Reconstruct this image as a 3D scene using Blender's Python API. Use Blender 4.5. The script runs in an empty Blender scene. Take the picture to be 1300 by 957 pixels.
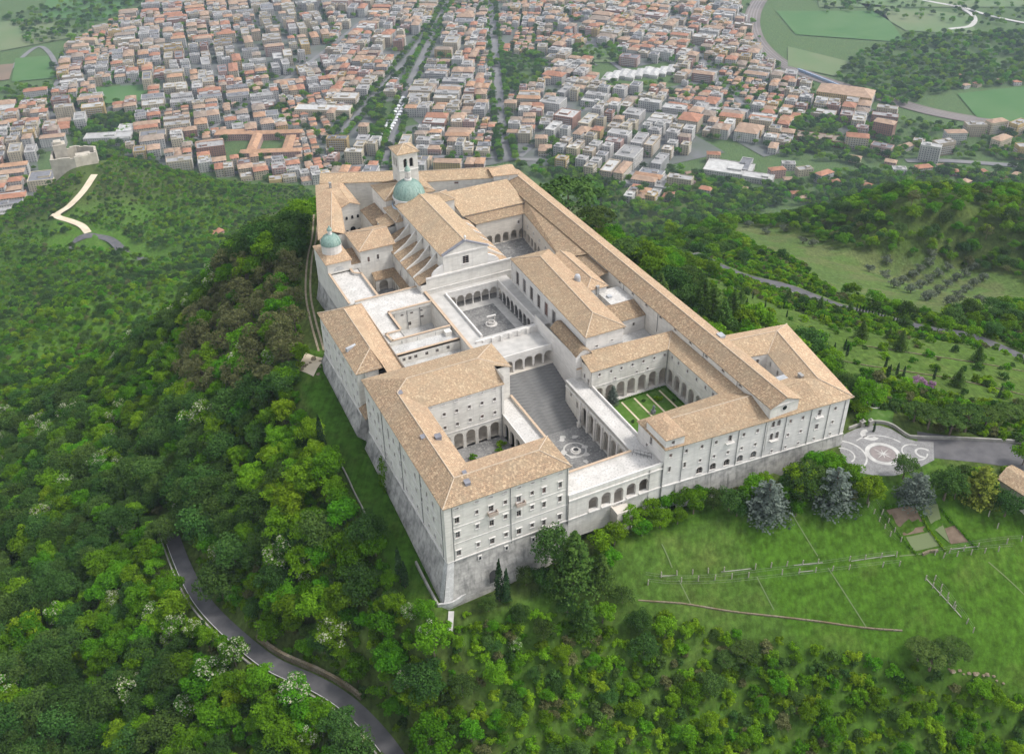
# Hilltop abbey above a town, seen from the air.  Units: metres.  X runs along the entrance front, Y along the church axis.
import bpy, bmesh, math, random
import numpy as np
from mathutils import Matrix, Vector
sc = bpy.context.scene
col = sc.collection
R = math.radians
random.seed(7)
rng = np.random.default_rng(11)

# ------------------------------------------------------------------ camera
CAM = np.array([-59.1, -162.0, 180.0])
FOC, PITCH, ROLL, YAW = 1258.1, R(33.414), R(-.849), R(-25.622)
CX, CY = 650.0, 433.5                      # optical centre in the 1300 x 957 frame
_fw = np.array([0, math.cos(PITCH), -math.sin(PITCH)]); _rt = np.array([1., 0, 0]); _up = np.array([0, math.sin(PITCH), math.cos(PITCH)])
_r2 = math.cos(ROLL) * _rt + math.sin(ROLL) * _up; _u2 = -math.sin(ROLL) * _rt + math.cos(ROLL) * _up
_M = np.array([[math.cos(YAW), -math.sin(YAW), 0], [math.sin(YAW), math.cos(YAW), 0], [0, 0, 1.]])
FW, RT, UP = _M @ _fw, _M @ _r2, _M @ _u2
cd = bpy.data.cameras.new('camera'); cam = bpy.data.objects.new('camera', cd); col.objects.link(cam)
m = Matrix.Identity(4)
for i in range(3):
    m[i][0], m[i][1], m[i][2], m[i][3] = RT[i], UP[i], -FW[i], CAM[i]
cam.matrix_world = m
cd.sensor_fit = 'HORIZONTAL'; cd.sensor_width = 36; cd.lens = FOC / 1300 * 36
cd.shift_y = -45 / 1300; cd.clip_start = 1; cd.clip_end = 30000
sc.camera = cam
def at(px, py, z):
    d = FW + (px - CX) / FOC * RT - (py - CY) / FOC * UP
    return CAM + d * ((z - CAM[2]) / d[2])
def proj(P):
    v = np.asarray(P, float) - CAM; w = v @ FW
    w = np.where(w < 1, 1, w)
    return CX + FOC * (v @ RT) / w, CY - FOC * (v @ UP) / w
# ------------------------------------------------------------------ sky, sun, exposure
SUN_EL, SUN_AZ = 54.0, 112.0
w = bpy.data.worlds.new('World'); sc.world = w; w.use_nodes = True
nt = w.node_tree; nt.nodes.clear()
sky = nt.nodes.new('ShaderNodeTexSky'); sky.sky_type = 'NISHITA'; sky.sun_disc = False
sky.sun_elevation = R(SUN_EL); sky.sun_rotation = R(SUN_AZ); sky.altitude = 600; sky.air_density = 1.2; sky.dust_density = 3.0; sky.ozone_density = 1.0
hs = nt.nodes.new('ShaderNodeHueSaturation'); hs.inputs['Saturation'].default_value = .28
bg = nt.nodes.new('ShaderNodeBackground'); bg.inputs['Strength'].default_value = .15
out = nt.nodes.new('ShaderNodeOutputWorld')
nt.links.new(sky.outputs[0], hs.inputs['Color']); nt.links.new(hs.outputs[0], bg.inputs['Color']); nt.links.new(bg.outputs[0], out.inputs['Surface'])
sd = bpy.data.lights.new('sun', 'SUN'); sd.energy = 1.25; sd.angle = R(12); sd.color = (1, .96, .9)
sun = bpy.data.objects.new('sun', sd); col.objects.link(sun)
_az = R(SUN_AZ)
_sdir = Vector((math.sin(_az) * math.cos(R(SUN_EL)), math.cos(_az) * math.cos(R(SUN_EL)), math.sin(R(SUN_EL))))   # towards the sun
sun.rotation_euler = _sdir.to_track_quat('Z', 'Y').to_euler(); sun.location = (0, 0, 400)
sc.view_settings.view_transform = 'Standard'; sc.view_settings.look = 'None'; sc.view_settings.gamma = 1; sc.view_settings.exposure = 1.02
sc.view_settings.use_curve_mapping = False
sc.cycles.max_bounces = 6; sc.cycles.diffuse_bounces = 3; sc.cycles.glossy_bounces = 2; sc.cycles.transmission_bounces = 3; sc.cycles.volume_bounces = 0
sc.cycles.transparent_max_bounces = 4; sc.cycles.caustics_reflective = False; sc.cycles.caustics_refractive = False

# ------------------------------------------------------------------ materials
MATS = {}
def mat(name, c1, c2=None, c3=None, scale=1.0, rough=.85, bump=0., bscale=None, detail=6, obj_var=0., spec=.2, stretch=None, contrast=(.35, .65)):
    """noise-mottled surface: c1/c2 by a broad noise, c3 in fine specks; obj_var shifts the value per object"""
    if name in MATS: return MATS[name]
    mt = bpy.data.materials.new(name); mt.use_nodes = True; t = mt.node_tree; N = t.nodes; L = t.links; b = N['Principled BSDF']
    b.inputs['Roughness'].default_value = rough; b.inputs['Specular IOR Level'].default_value = spec
    mt.diffuse_color = (*c1, 1)
    tc = N.new('ShaderNodeTexCoord'); vec = tc.outputs['Object']
    if stretch:
        mp = N.new('ShaderNodeMapping'); mp.inputs['Scale'].default_value = stretch; L.new(vec, mp.inputs[0]); vec = mp.outputs[0]
    cur = None
    if c2:
        n = N.new('ShaderNodeTexNoise'); n.inputs['Scale'].default_value = scale; n.inputs['Detail'].default_value = detail; L.new(vec, n.inputs[0])
        mr = N.new('ShaderNodeMapRange'); mr.inputs[1].default_value = contrast[0]; mr.inputs[2].default_value = contrast[1]; L.new(n.outputs[0], mr.inputs[0])
        mx = N.new('ShaderNodeMix'); mx.data_type = 'RGBA'; mx.inputs['A'].default_value = (*c1, 1); mx.inputs['B'].default_value = (*c2, 1); L.new(mr.outputs[0], mx.inputs['Factor']); cur = mx.outputs['Result']
    if c3:
        n = N.new('ShaderNodeTexNoise'); n.inputs['Scale'].default_value = scale * 6.3; n.inputs['Detail'].default_value = 4; L.new(vec, n.inputs[0])
        mr = N.new('ShaderNodeMapRange'); mr.inputs[1].default_value = .5; mr.inputs[2].default_value = .68; L.new(n.outputs[0], mr.inputs[0])
        mx = N.new('ShaderNodeMix'); mx.data_type = 'RGBA'; L.new(cur, mx.inputs['A']); mx.inputs['B'].default_value = (*c3, 1); L.new(mr.outputs[0], mx.inputs['Factor']); cur = mx.outputs['Result']
    if obj_var:
        oi = N.new('ShaderNodeObjectInfo'); hsv = N.new('ShaderNodeHueSaturation')
        mr = N.new('ShaderNodeMapRange'); mr.inputs[3].default_value = 1 - obj_var; mr.inputs[4].default_value = 1 + obj_var; L.new(oi.outputs['Random'], mr.inputs[0]); L.new(mr.outputs[0], hsv.inputs['Value'])
        if cur is None: hsv.inputs['Color'].default_value = (*c1, 1)
        else: L.new(cur, hsv.inputs['Color'])
        cur = hsv.outputs[0]
    if cur is None: b.inputs['Base Color'].default_value = (*c1, 1)
    else: L.new(cur, b.inputs['Base Color'])
    if bump:
        n = N.new('ShaderNodeTexNoise'); n.inputs['Scale'].default_value = bscale or scale * 5; n.inputs['Detail'].default_value = 5; L.new(vec, n.inputs[0])
        bp = N.new('ShaderNodeBump'); bp.inputs['Strength'].default_value = bump; bp.inputs['Distance'].default_value = .15; L.new(n.outputs[0], bp.inputs['Height']); L.new(bp.outputs[0], b.inputs['Normal'])
    MATS[name] = mt
    return mt
def mat_roof(name, a, b_, c, d, tile=(.42, .55)):
    """clay tiles: UV is metres along the eave and up the slope"""
    mt = bpy.data.materials.new(name); mt.use_nodes = True; t = mt.node_tree; N = t.nodes; L = t.links; b = N['Principled BSDF']
    b.inputs['Roughness'].default_value = .9; b.inputs['Specular IOR Level'].default_value = .1
    uv = N.new('ShaderNodeUVMap'); tc = N.new('ShaderNodeTexCoord')
    br = N.new('ShaderNodeTexBrick'); br.offset = .5; br.inputs['Scale'].default_value = 1; br.inputs['Brick Width'].default_value = tile[0]; br.inputs['Row Height'].default_value = tile[1]
    br.inputs['Mortar Size'].default_value = .035; br.inputs['Mortar Smooth'].default_value = .6; br.inputs['Color1'].default_value = (*a, 1); br.inputs['Color2'].default_value = (*b_, 1); br.inputs['Mortar'].default_value = (a[0]*.42, a[1]*.4, a[2]*.4, 1)
    L.new(uv.outputs[0], br.inputs['Vector'])
    n1 = N.new('ShaderNodeTexNoise'); n1.inputs['Scale'].default_value = .28; n1.inputs['Detail'].default_value = 7; n1.inputs['Roughness'].default_value = .65; L.new(tc.outputs['Object'], n1.inputs[0])
    m1 = N.new('ShaderNodeMapRange'); m1.inputs[1].default_value = .42; m1.inputs[2].default_value = .7; m1.inputs[4].default_value = .75; L.new(n1.outputs[0], m1.inputs[0])
    x1 = N.new('ShaderNodeMix'); x1.data_type = 'RGBA'; L.new(br.outputs['Color'], x1.inputs['A']); x1.inputs['B'].default_value = (*c, 1); L.new(m1.outputs[0], x1.inputs['Factor'])
    vo = N.new('ShaderNodeTexWhiteNoise'); vo.noise_dimensions = '2D'
    sn = N.new('ShaderNodeVectorMath'); sn.operation = 'SNAP'; sn.inputs[1].default_value = (tile[0], tile[1] * .9, 1); L.new(uv.outputs[0], sn.inputs[0]); L.new(sn.outputs[0], vo.inputs['Vector'])
    m2 = N.new('ShaderNodeMapRange'); m2.inputs[1].default_value = .72; m2.inputs[2].default_value = 1; m2.inputs[4].default_value = .6; L.new(vo.outputs['Value'], m2.inputs[0])
    x2 = N.new('ShaderNodeMix'); x2.data_type = 'RGBA'; L.new(x1.outputs['Result'], x2.inputs['A']); x2.inputs['B'].default_value = (*d, 1); L.new(m2.outputs[0], x2.inputs['Factor'])
    n3 = N.new('ShaderNodeTexNoise'); n3.inputs['Scale'].default_value = 2.2; n3.inputs['Detail'].default_value = 5; L.new(tc.outputs['Object'], n3.inputs[0])
    hv = N.new('ShaderNodeHueSaturation'); m3 = N.new('ShaderNodeMapRange'); m3.inputs[1].default_value = .3; m3.inputs[2].default_value = .7; m3.inputs[3].default_value = .8; m3.inputs[4].default_value = 1.16; L.new(n3.outputs[0], m3.inputs[0]); L.new(m3.outputs[0], hv.inputs['Value']); L.new(x2.outputs['Result'], hv.inputs['Color'])
    n4 = N.new('ShaderNodeTexNoise'); n4.inputs['Scale'].default_value = .11; n4.inputs['Detail'].default_value = 9; n4.inputs['Roughness'].default_value = .7; L.new(tc.outputs['Object'], n4.inputs[0])
    m4 = N.new('ShaderNodeMapRange'); m4.inputs[1].default_value = .5; m4.inputs[2].default_value = .72; m4.inputs[4].default_value = .5; L.new(n4.outputs[0], m4.inputs[0])
    x4 = N.new('ShaderNodeMix'); x4.data_type = 'RGBA'; L.new(hv.outputs[0], x4.inputs['A']); x4.inputs['B'].default_value = (.26, .215, .155, 1); L.new(m4.outputs[0], x4.inputs['Factor'])
    oi = N.new('ShaderNodeObjectInfo'); m5 = N.new('ShaderNodeMapRange'); m5.inputs[3].default_value = .88; m5.inputs[4].default_value = 1.1; L.new(oi.outputs['Random'], m5.inputs[0]); h5 = N.new('ShaderNodeHueSaturation'); L.new(m5.outputs[0], h5.inputs['Value']); L.new(x4.outputs['Result'], h5.inputs['Color'])
    L.new(h5.outputs[0], b.inputs['Base Color'])
    bp = N.new('ShaderNodeBump'); bp.inputs['Strength'].default_value = .8; bp.inputs['Distance'].default_value = .12
    ad = N.new('ShaderNodeMath'); ad.operation = 'MULTIPLY_ADD'; ad.inputs[1].default_value = -.8; L.new(br.outputs['Fac'], ad.inputs[0]); L.new(n3.outputs[0], ad.inputs[2]); L.new(ad.outputs[0], bp.inputs['Height']); L.new(bp.outputs[0], b.inputs['Normal'])
    MATS[name] = mt; return mt
def mat_leaf(name, dark, light, hue=.03, val=.25, trans=.25):
    """leaf clumps: each clump carries its own random value, each tree its own hue"""
    mt = bpy.data.materials.new(name); mt.use_nodes = True; t = mt.node_tree; N = t.nodes; L = t.links; N.clear()
    o = N.new('ShaderNodeOutputMaterial'); df = N.new('ShaderNodeBsdfDiffuse'); tr = N.new('ShaderNodeBsdfTranslucent'); ms = N.new('ShaderNodeMixShader'); ms.inputs[0].default_value = trans
    at_ = N.new('ShaderNodeAttribute'); at_.attribute_name = 'leaf'; oi = N.new('ShaderNodeObjectInfo')
    mx = N.new('ShaderNodeMix'); mx.data_type = 'RGBA'; mx.inputs['A'].default_value = (*dark, 1); mx.inputs['B'].default_value = (*light, 1); L.new(at_.outputs['Fac'], mx.inputs['Factor'])
    hv = N.new('ShaderNodeHueSaturation')
    a = N.new('ShaderNodeMapRange'); a.inputs[3].default_value = .5 - hue; a.inputs[4].default_value = .5 + hue; L.new(oi.outputs['Random'], a.inputs[0]); L.new(a.outputs[0], hv.inputs['Hue'])
    wn = N.new('ShaderNodeTexWhiteNoise'); wn.noise_dimensions = '1D'; L.new(oi.outputs['Random'], wn.inputs['W'])
    b = N.new('ShaderNodeMapRange'); b.inputs[3].default_value = 1 - val; b.inputs[4].default_value = 1 + val; L.new(wn.outputs['Value'], b.inputs[0]); L.new(b.outputs[0], hv.inputs['Value'])
    L.new(mx.outputs['Result'], hv.inputs['Color']); L.new(hv.outputs[0], df.inputs[0]); L.new(hv.outputs[0], tr.inputs[0]); L.new(df.outputs[0], ms.inputs[1]); L.new(tr.outputs[0], ms.inputs[2]); L.new(ms.outputs[0], o.inputs[0])
    MATS[name] = mt; return mt

# ------------------------------------------------------------------ object helpers
def tag(o, label=None, cat=None, group=None, kind=None):
    if label: o['label'] = label
    if cat: o['category'] = cat
    if group: o['group'] = group
    if kind: o['kind'] = kind
    return o
def empty(name, loc, label, cat, group=None):
    o = bpy.data.objects.new(name, None); o.location = loc; o.empty_display_size = 2; col.objects.link(o); bpy.context.view_layer
    return tag(o, label, cat, group)
def link(name, me, parent=None, loc=None, rot=None, scale=None):
    o = bpy.data.objects.new(name, me); col.objects.link(o)
    if parent is not None:
        o.parent = parent
        pl = Vector(parent.location)
        if parent.parent is not None: pl = pl + Vector(parent.parent.location)
        if loc is None: o.location = -pl            # mesh data is in world coordinates
        else: o.location = Vector(loc) - pl
    elif loc is not None: o.location = loc
    if rot: o.rotation_euler = rot
    if scale: o.scale = scale
    return o
class MB:
    """collects polygons; build() links them as one mesh object"""
    def __init__(s): s.v = []; s.f = []; s.m = []; s.uv = []; s.a = []
    def poly(s, pts, mi=0, uv=None, a=0.):
        i = len(s.v); s.v.extend([tuple(map(float, p)) for p in pts]); s.f.append(tuple(range(i, i + len(pts)))); s.m.append(mi); s.a.append(a)
        s.uv.append(uv or [(0, 0)] * len(pts))
    def box(s, x0, x1, y0, y1, z0, z1, mi=0, bottom=True):
        s.obox((x0, y0), (x1, y0), y1 - y0, z0, z1, mi, bottom)
    def obox(s, p0, p1, depth, z0, z1, mi=0, bottom=True):
        """box whose front edge is p0->p1 and which reaches `depth` to the left of that direction"""
        p0 = np.array(p0, float); p1 = np.array(p1, float); d = (p1 - p0) / np.linalg.norm(p1 - p0); n = np.array([-d[1], d[0]]) * depth
        q = [p0, p1, p1 + n, p0 + n]
        lo = [(*a, z0) for a in q]; hi = [(*a, z1) for a in q]
        if depth < 0: lo = lo[::-1]; hi = hi[::-1]
        for k in range(4): s.poly([lo[k], lo[(k+1) % 4], hi[(k+1) % 4], hi[k]], mi)
        s.poly(hi, mi)
        if bottom: s.poly(lo[::-1], mi)
    def bar(s, a, b, r, n=6, mi=0, r2=None, cap=True):
        a = Vector(a); b = Vector(b); d = (b - a).normalized(); u = d.orthogonal().normalized(); v = d.cross(u); r2 = r if r2 is None else r2
        A = [a + (u * math.cos(6.28319*k/n) + v * math.sin(6.28319*k/n)) * r for k in range(n)]; B = [b + (u * math.cos(6.28319*k/n) + v * math.sin(6.28319*k/n)) * r2 for k in range(n)]
        for k in range(n): s.poly([A[k], A[(k+1) % n], B[(k+1) % n], B[k]], mi)
        if cap: s.poly(A[::-1], mi); s.poly(B, mi)
    def lathe(s, c, prof, n=16, mi=0, start=0.):
        """prof: (radius, z) from bottom up"""
        for (r0, z0), (r1, z1) in zip(prof[:-1], prof[1:]):
            for k in range(n):
                a, b = start + 6.28319*k/n, start + 6.28319*(k+1)/n
                q = [(c[0]+r0*math.cos(a), c[1]+r0*math.sin(a), z0), (c[0]+r0*math.cos(b), c[1]+r0*math.sin(b), z0), (c[0]+r1*math.cos(b), c[1]+r1*math.sin(b), z1), (c[0]+r1*math.cos(a), c[1]+r1*math.sin(a), z1)]
                if r1 < 1e-4: q = q[:3]
                elif r0 < 1e-4: q = q[1:]
                s.poly(q, mi)
    def mesh(s, name, mats, smooth=False, attr=None):
        me = bpy.data.meshes.new(name); me.from_pydata(s.v, [], s.f)
        if not isinstance(mats, (list, tuple)): mats = [mats]
        for q in mats: me.materials.append(MATS[q] if isinstance(q, str) else q)
        me.polygons.foreach_set('material_index', s.m)
        ul = me.uv_layers.new(name='UVMap'); flat = [c for f in s.uv for q in f for c in q]; ul.data.foreach_set('uv', flat)
        if attr:
            at_ = me.attributes.new(attr, 'FLOAT', 'FACE'); at_.data.foreach_set('value', s.a)
        if smooth: me.polygons.foreach_set('use_smooth', [True] * len(s.f))
        me.update(); return me
    def build(s, name, mats, parent=None, smooth=False, weld=False):
        me = s.mesh(name, mats, smooth)
        if weld:
            b = bmesh.new(); b.from_mesh(me); bmesh.ops.remove_doubles(b, verts=b.verts, dist=1e-3); b.to_mesh(me); b.free()
        return link(name, me, parent)
def smoothstep(a, b, x):
    t = np.clip((x - a) / (b - a), 0, 1); return t * t * (3 - 2 * t)
def inpoly(P, X, Y):
    X = np.asarray(X, float); Y = np.asarray(Y, float); ins = np.zeros(X.shape, bool); n = len(P)
    for i in range(n):
        x0, y0 = P[i][:2]; x1, y1 = P[(i+1) % n][:2]
        if y0 == y1: continue
        c = ((y0 > Y) != (y1 > Y)) & (X < (x1 - x0) * (Y - y0) / (y1 - y0) + x0); ins ^= c
    return ins
def linedist(L, X, Y):
    """distance to a polyline and the height of its nearest point"""
    X = np.asarray(X, float); Y = np.asarray(Y, float); best = np.full(X.shape, 1e9); zz = np.zeros(X.shape)
    for a, b in zip(L[:-1], L[1:]):
        dx, dy = b[0]-a[0], b[1]-a[1]; t = np.clip(((X-a[0])*dx + (Y-a[1])*dy) / (dx*dx+dy*dy+1e-9), 0, 1)
        d = np.hypot(X-a[0]-t*dx, Y-a[1]-t*dy); z = a[2] + t*(b[2]-a[2]); q = d < best; best = np.where(q, d, best); zz = np.where(q, z, zz)
    return best, zz
def spline(P, n=8):
    """Catmull-Rom through points"""
    P = [np.array(p, float) for p in P]; Q = [2*P[0]-P[1]] + P + [2*P[-1]-P[-2]]; o = []
    for i in range(1, len(Q)-2):
        for k in range(n):
            t = k/n; a, b, c, d = Q[i-1:i+3]
            o.append(.5*((2*b)+(c-a)*t+(2*a-5*b+4*c-d)*t*t+(3*b-a-3*c+d)*t**3))
    o.append(P[-1]); return o
def vnoise(x, y, seed=0):
    """smooth value noise in 0..1"""
    x = np.asarray(x, float); y = np.asarray(y, float); xi = np.floor(x).astype(np.int64); yi = np.floor(y).astype(np.int64); fx = x-xi; fy = y-yi
    def h(a, b):
        q = np.sin(a*127.1 + b*311.7 + seed*74.7) * 43758.5453; return q - np.floor(q)
    fx = fx*fx*(3-2*fx); fy = fy*fy*(3-2*fy)
    return (h(xi, yi)*(1-fx)+h(xi+1, yi)*fx)*(1-fy)+(h(xi, yi+1)*(1-fx)+h(xi+1, yi+1)*fx)*fy
# ------------------------------------------------------------------ terrain
mat('asphalt', (.085, .083, .087), (.125, .12, .122), scale=.25, bump=.1)
mat('white_line', (.62, .61, .58), (.45, .45, .43), scale=.7)
mat('kerb_stone', (.34, .325, .29), (.23, .22, .195), scale=.6, bump=.3)
mat('dirt_track', (.36, .3, .22), (.25, .2, .13), scale=.5, bump=.2)
mat('pale_gravel', (.62, .53, .4), (.5, .42, .3), scale=.15, bump=.2)
mat('lawn', (.05, .115, .013), (.07, .15, .02), (.1, .17, .04), scale=.09, bump=.5, bscale=2.5)
mat('lawn_dark', (.03, .085, .01), (.05, .12, .016), scale=.2, bump=.5, bscale=2)
mat('tilled_soil', (.19, .14, .1), (.13, .095, .065), scale=.6, bump=.5)
mat('field_green', (.05, .13, .03), (.075, .15, .045), scale=.012, bump=0)
mat('field_pale', (.1, .16, .06), (.14, .17, .08), scale=.01)
mat('field_brown', (.2, .14, .1), (.15, .12, .08), scale=.01)
mat('olive_meadow', (.085, .105, .035), (.13, .12, .055), (.17, .13, .08), scale=.05, bump=.3, bscale=1)
mat('ballast', (.2, .17, .15), (.14, .12, .11), scale=.02)
mat('town_ground', (.14, .14, .14), (.09, .11, .08), scale=.02, detail=8)
def A3(*q): return tuple(float(c) for c in at(*q))
CTRL = [(-3,-3,-9),(-3,20,-6),(-3,53,-2.5),(-3,75,-.5),(-3,98,1),(5,112,0),(10,135,-1.5),(13,160,-2),(27,202,-4),(0,50,-2),(17,150,-2),
 (-11,12,-8.5),(-11,40,-5),(-12,65,-3),(-10,90,-1),(-8,112,-2),(2,140,-4),(8,172,-5),(20,208,-6),
 (20,-3,-7),(34,-3,-6),(48,-4,-3.5),(60,-4,-4),(90,-7,-3),(119,-7,-1.5),(34,20,-4),(60,60,-2),(60,120,-2),(90,60,-2),(118,15,-1.5),(130,30,-4),
 (107,40,-3),(108,80,-5),(108,130,-8),(104,170,-10),(60,205,-12),(80,300,-95),(150,450,-210),(250,700,-345),(300,900,-398),(140,150,-20),(150,110,-18),(150,200,-55),(200,300,-120),
 (18,400,-150),(-60,400,-155),(60,560,-215),(-130,560,-215),(-40,700,-262),(54,720,-262),(120,850,-315),
 (-47,1022,-268),(-60,1000,-270),(-30,985,-272),(-56,860,-286),(-82,908,-283),(-95,1045,-312),(-150,1060,-355),(124,1006,-338),(60,1030,-305),(183,1160,-402),(-143,1221,-402),(20,1120,-345),(-60,1120,-340),(60,900,-300),(-130,900,-292),(-200,1000,-340),
 (520,340,-160),(600,430,-260),(480,600,-360),(560,150,-110),(700,250,-280),(900,400,-380),(420,60,-95),(600,-50,-150),(900,0,-300),
 (-400,-300,-250),(400,-400,-180),(0,-500,-180),(-600,400,-350),(-700,1000,-400),(-400,100,-210),(-400,700,-330),(250,-200,-70),(-180,-150,-110)]
CTRL += [A3(*q) for q in [(1125,575,-1.5),(1290,570,-1.5),(1200,575,-1.5),(1109,513,-2.5),(1200,500,-9),(1250,450,-24),(1290,390,-60),(1180,420,-42),(1080,395,-48),(980,370,-50),(760,300,-14),(900,420,-13),(880,340,-45),(960,330,-70),(900,290,-112),(1000,290,-116),(1150,360,-112),(1280,350,-106),
 (1190,240,-77),(1150,247,-79),(1120,262,-88),(1270,275,-86),(1230,255,-78),(1060,300,-116),(1230,335,-110),(850,262,-380),(780,240,-395),
 (850,690,-8),(1050,655,-6),(1180,712,-10),(1290,640,-4),(820,765,-14.5),(1000,790,-18),(1230,830,-17),(1300,760,-12),(700,860,-22),(900,860,-25),(450,760,-19),(650,957,-30),(1250,940,-34),(100,957,-62),(-50,800,-62),
 (400,866,-31),(345,845,-32),(300,805,-34),(255,760,-37),(222,692,-41),(0,868,-58),(0,600,-112),(0,450,-160),(0,300,-290),(300,400,-25),(250,420,-42),(200,560,-58),(110,520,-88),(100,400,-170),(330,600,-24),(300,330,-35)]]
_C = np.array(CTRL)
def _ker(x, y):
    return np.sqrt((x[:, None] - _C[None, :, 0])**2 + (y[:, None] - _C[None, :, 1])**2 + 4.**2)
_W = np.linalg.solve(_ker(_C[:, 0], _C[:, 1]) - 4.0 * np.eye(len(_C)), _C[:, 2])
# roads carved into the slope: (polyline xyz, half width, shoulder)
ROAD_NEAR = spline([A3(212,660,-43), A3(222,692,-41), A3(240,735,-39), A3(262,770,-37), A3(300,808,-34), A3(345,843,-32), A3(400,868,-31), A3(440,893,-31), A3(478,930,-31.5), A3(510,975,-32), A3(530,1030,-33)], 6)
ROAD_RIGHT = spline([A3(1440,622,-2.4), A3(1325,590,-1.4), A3(1290,579,-1.4), A3(1240,571,-1.4), A3(1190,566,-1.4), A3(1165,562,-1.4)], 6)
ROAD_GROVE = spline([A3(1330,470,-34), A3(1240,430,-40), A3(1180,419,-43), A3(1120,404,-46), A3(1060,388,-49), A3(1000,365,-52), A3(940,350,-56), A3(880,322,-62)], 6)
TRACK = spline([A3(408,445,-1.5), A3(397,405,-2.2), A3(391,370,-3), A3(393,330,-3.6), A3(399,300,-4), A3(401,272,-4.6)], 6)
LOOP = spline([A3(215,335,-286), A3(180,330,-287), A3(160,322,-287), A3(140,305,-287), A3(115,301,-288), A3(92,308,-289), A3(86,316,-290), A3(100,321,-290.5), A3(130,322,-290.5), A3(165,328,-291)], 6)
PALE = spline([A3(120,222,-271), A3(106,243,-275), A3(88,262,-280), A3(72,274,-283), A3(90,281,-284.5), A3(104,287,-285.5), A3(112,296,-286.5)], 6)
CARVE = [(ROAD_NEAR, 4.6, 5), (ROAD_RIGHT, 6.5, 5), (ROAD_GROVE, 3.2, 6), (TRACK, 2.0, 4), (LOOP, 5, 14), (PALE, 4.5, 12)]
def height(X, Y, carve=True):
    X = np.asarray(X, float); Y = np.asarray(Y, float); sh = X.shape; x = X.ravel(); y = Y.ravel(); h = np.empty(x.shape)
    for i in range(0, len(x), 4000): h[i:i+4000] = _ker(x[i:i+4000], y[i:i+4000]) @ _W
    far = smoothstep(120, 420, np.hypot(x - 60, y - 60))
    h = h + far * ((vnoise(x/70, y/70, 1) - .5) * 16 + (vnoise(x/27, y/27, 2) - .5) * 5) * (h > -392) + (vnoise(x/13, y/13, 3) - .5) * .5
    h = np.where(h < -396, np.maximum(-400, -396 + (h + 396) * .25), h); h = np.where((y > 1350) | (x > 1500), np.minimum(h, -399.9), h)
    q = (x > -20) & (x < 148) & (y > -22) & (y < 216)
    if q.any():
        d, z = linedist(BASE, x[q], y[q]); k = smoothstep(15, 4, d); hq = h[q] * (1 - k) + (z - .12 * np.minimum(d, 10)) * k; ins = inpoly(BASE, x[q], y[q]) & (d > 1.5); h[q] = np.where(ins, np.minimum(hq, z - 2.5), hq)
    # the level ground of the forecourt
    dp = np.hypot(x - PIAZZA[0], y - PIAZZA[1]); k = smoothstep(26, 17, dp); h = h * (1 - k) + (-1.5) * k
    if carve:
        for L, hw, sh_ in CARVE:
            P = np.array(L); q = (x > P[:, 0].min() - 30) & (x < P[:, 0].max() + 30) & (y > P[:, 1].min() - 30) & (y < P[:, 1].max() + 30)
            if not q.any(): continue
            d, z = linedist(L, x[q], y[q]); k = smoothstep(hw + sh_, hw, d); h[q] = h[q] * (1 - k) + (z - .12) * k
    return h.reshape(sh)
PIAZZA = A3(1125, 573, -1.5)[:2]
# foot of the abbey walls, all the way round
BASE = [(-3,-3,-9.5),(-3,25,-6),(-3,53,-3),(-3,98,0),(8,107,-1),(10,146,-2.5),(26,200,-5),(62,184,-8),(105,170,-9),(106,38,-4),(130,33,-4),(121,-6,-2),(100,-6,-3),(80,-5,-4.5),(62,-3.5,-5),(48,-4,-4.5),(34,-3,-6.5),(15,-3,-8.5),(-3,-3,-9.5)]
def h1(x, y): return float(height(np.array([x]), np.array([y]))[0])
_TT = np.concatenate([np.arange(90, 700, 2.), np.arange(700, 3200, 12.)])
def hit(px, py):
    """where the sight line through a pixel meets the ground"""
    d = FW + (px - CX) / FOC * RT - (py - CY) / FOC * UP; P = CAM[None] + d[None] * _TT[:, None]; g = P[:, 2] - height(P[:, 0], P[:, 1]); i = int(np.argmax(g < 0)) or len(g) - 1
    f = g[i-1] / (g[i-1] - g[i] + 1e-9); q = P[i-1] + (P[i] - P[i-1]) * f; return (float(q[0]), float(q[1]), h1(q[0], q[1]))
def axis(a, b, step, lo, hi):
    c = list(np.arange(a, b + .1, step)); s = step
    q = a; left = []
    while q > lo: s *= 1.12; q -= min(s, 160); left.append(q)
    s = step; q = b; right = []
    while q < hi: s *= 1.06; q += min(s, 160); right.append(q)
    return np.array(left[::-1] + c + right)
gx = axis(-150, 480, 3.2, -3500, 6500); gy = axis(-110, 340, 3.2, -2500, 7000)
GX, GY = np.meshgrid(gx, gy)
GZ = height(GX, GY)
# land cover colours (what grows or lies there)
OLIVE_FIELD = [hit(*q) for q in [(935,285),(1000,292),(1060,315),(1130,325),(1235,345),(1320,360),(1330,405),(1200,405),(1120,385),(1060,372),(1010,330),(930,305)]]
LAWN = [hit(*q) for q in [(762,700),(830,640),(960,630),(1080,640),(1300,640),(1340,680),(1340,800),(1300,885),(1190,852),(1010,818),(890,795),(800,772),(740,745)]]
GARDEN_R = [hit(*q) for q in [(1090,505),(1130,490),(1190,500),(1320,530),(1330,450),(1240,440),(1090,420),(980,385),(900,350),(880,380),(960,420),(1040,430)]]
OPEN_R = [hit(*q) for q in [(880,335),(1000,300),(1060,370),(1240,440),(1320,420),(1320,545),(1100,500),(1000,425)]]
cov = np.zeros(GX.shape + (3,)); cov[:] = (.06, .095, .02)
n1 = vnoise(GX/9, GY/9, 5)[..., None]; n2 = vnoise(GX/31, GY/31, 6)[..., None]
cov = cov * (.7 + .6 * n1); cov = cov * (1 - n2 * .35) + np.array((.07, .075, .03)) * n2 * .35
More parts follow.
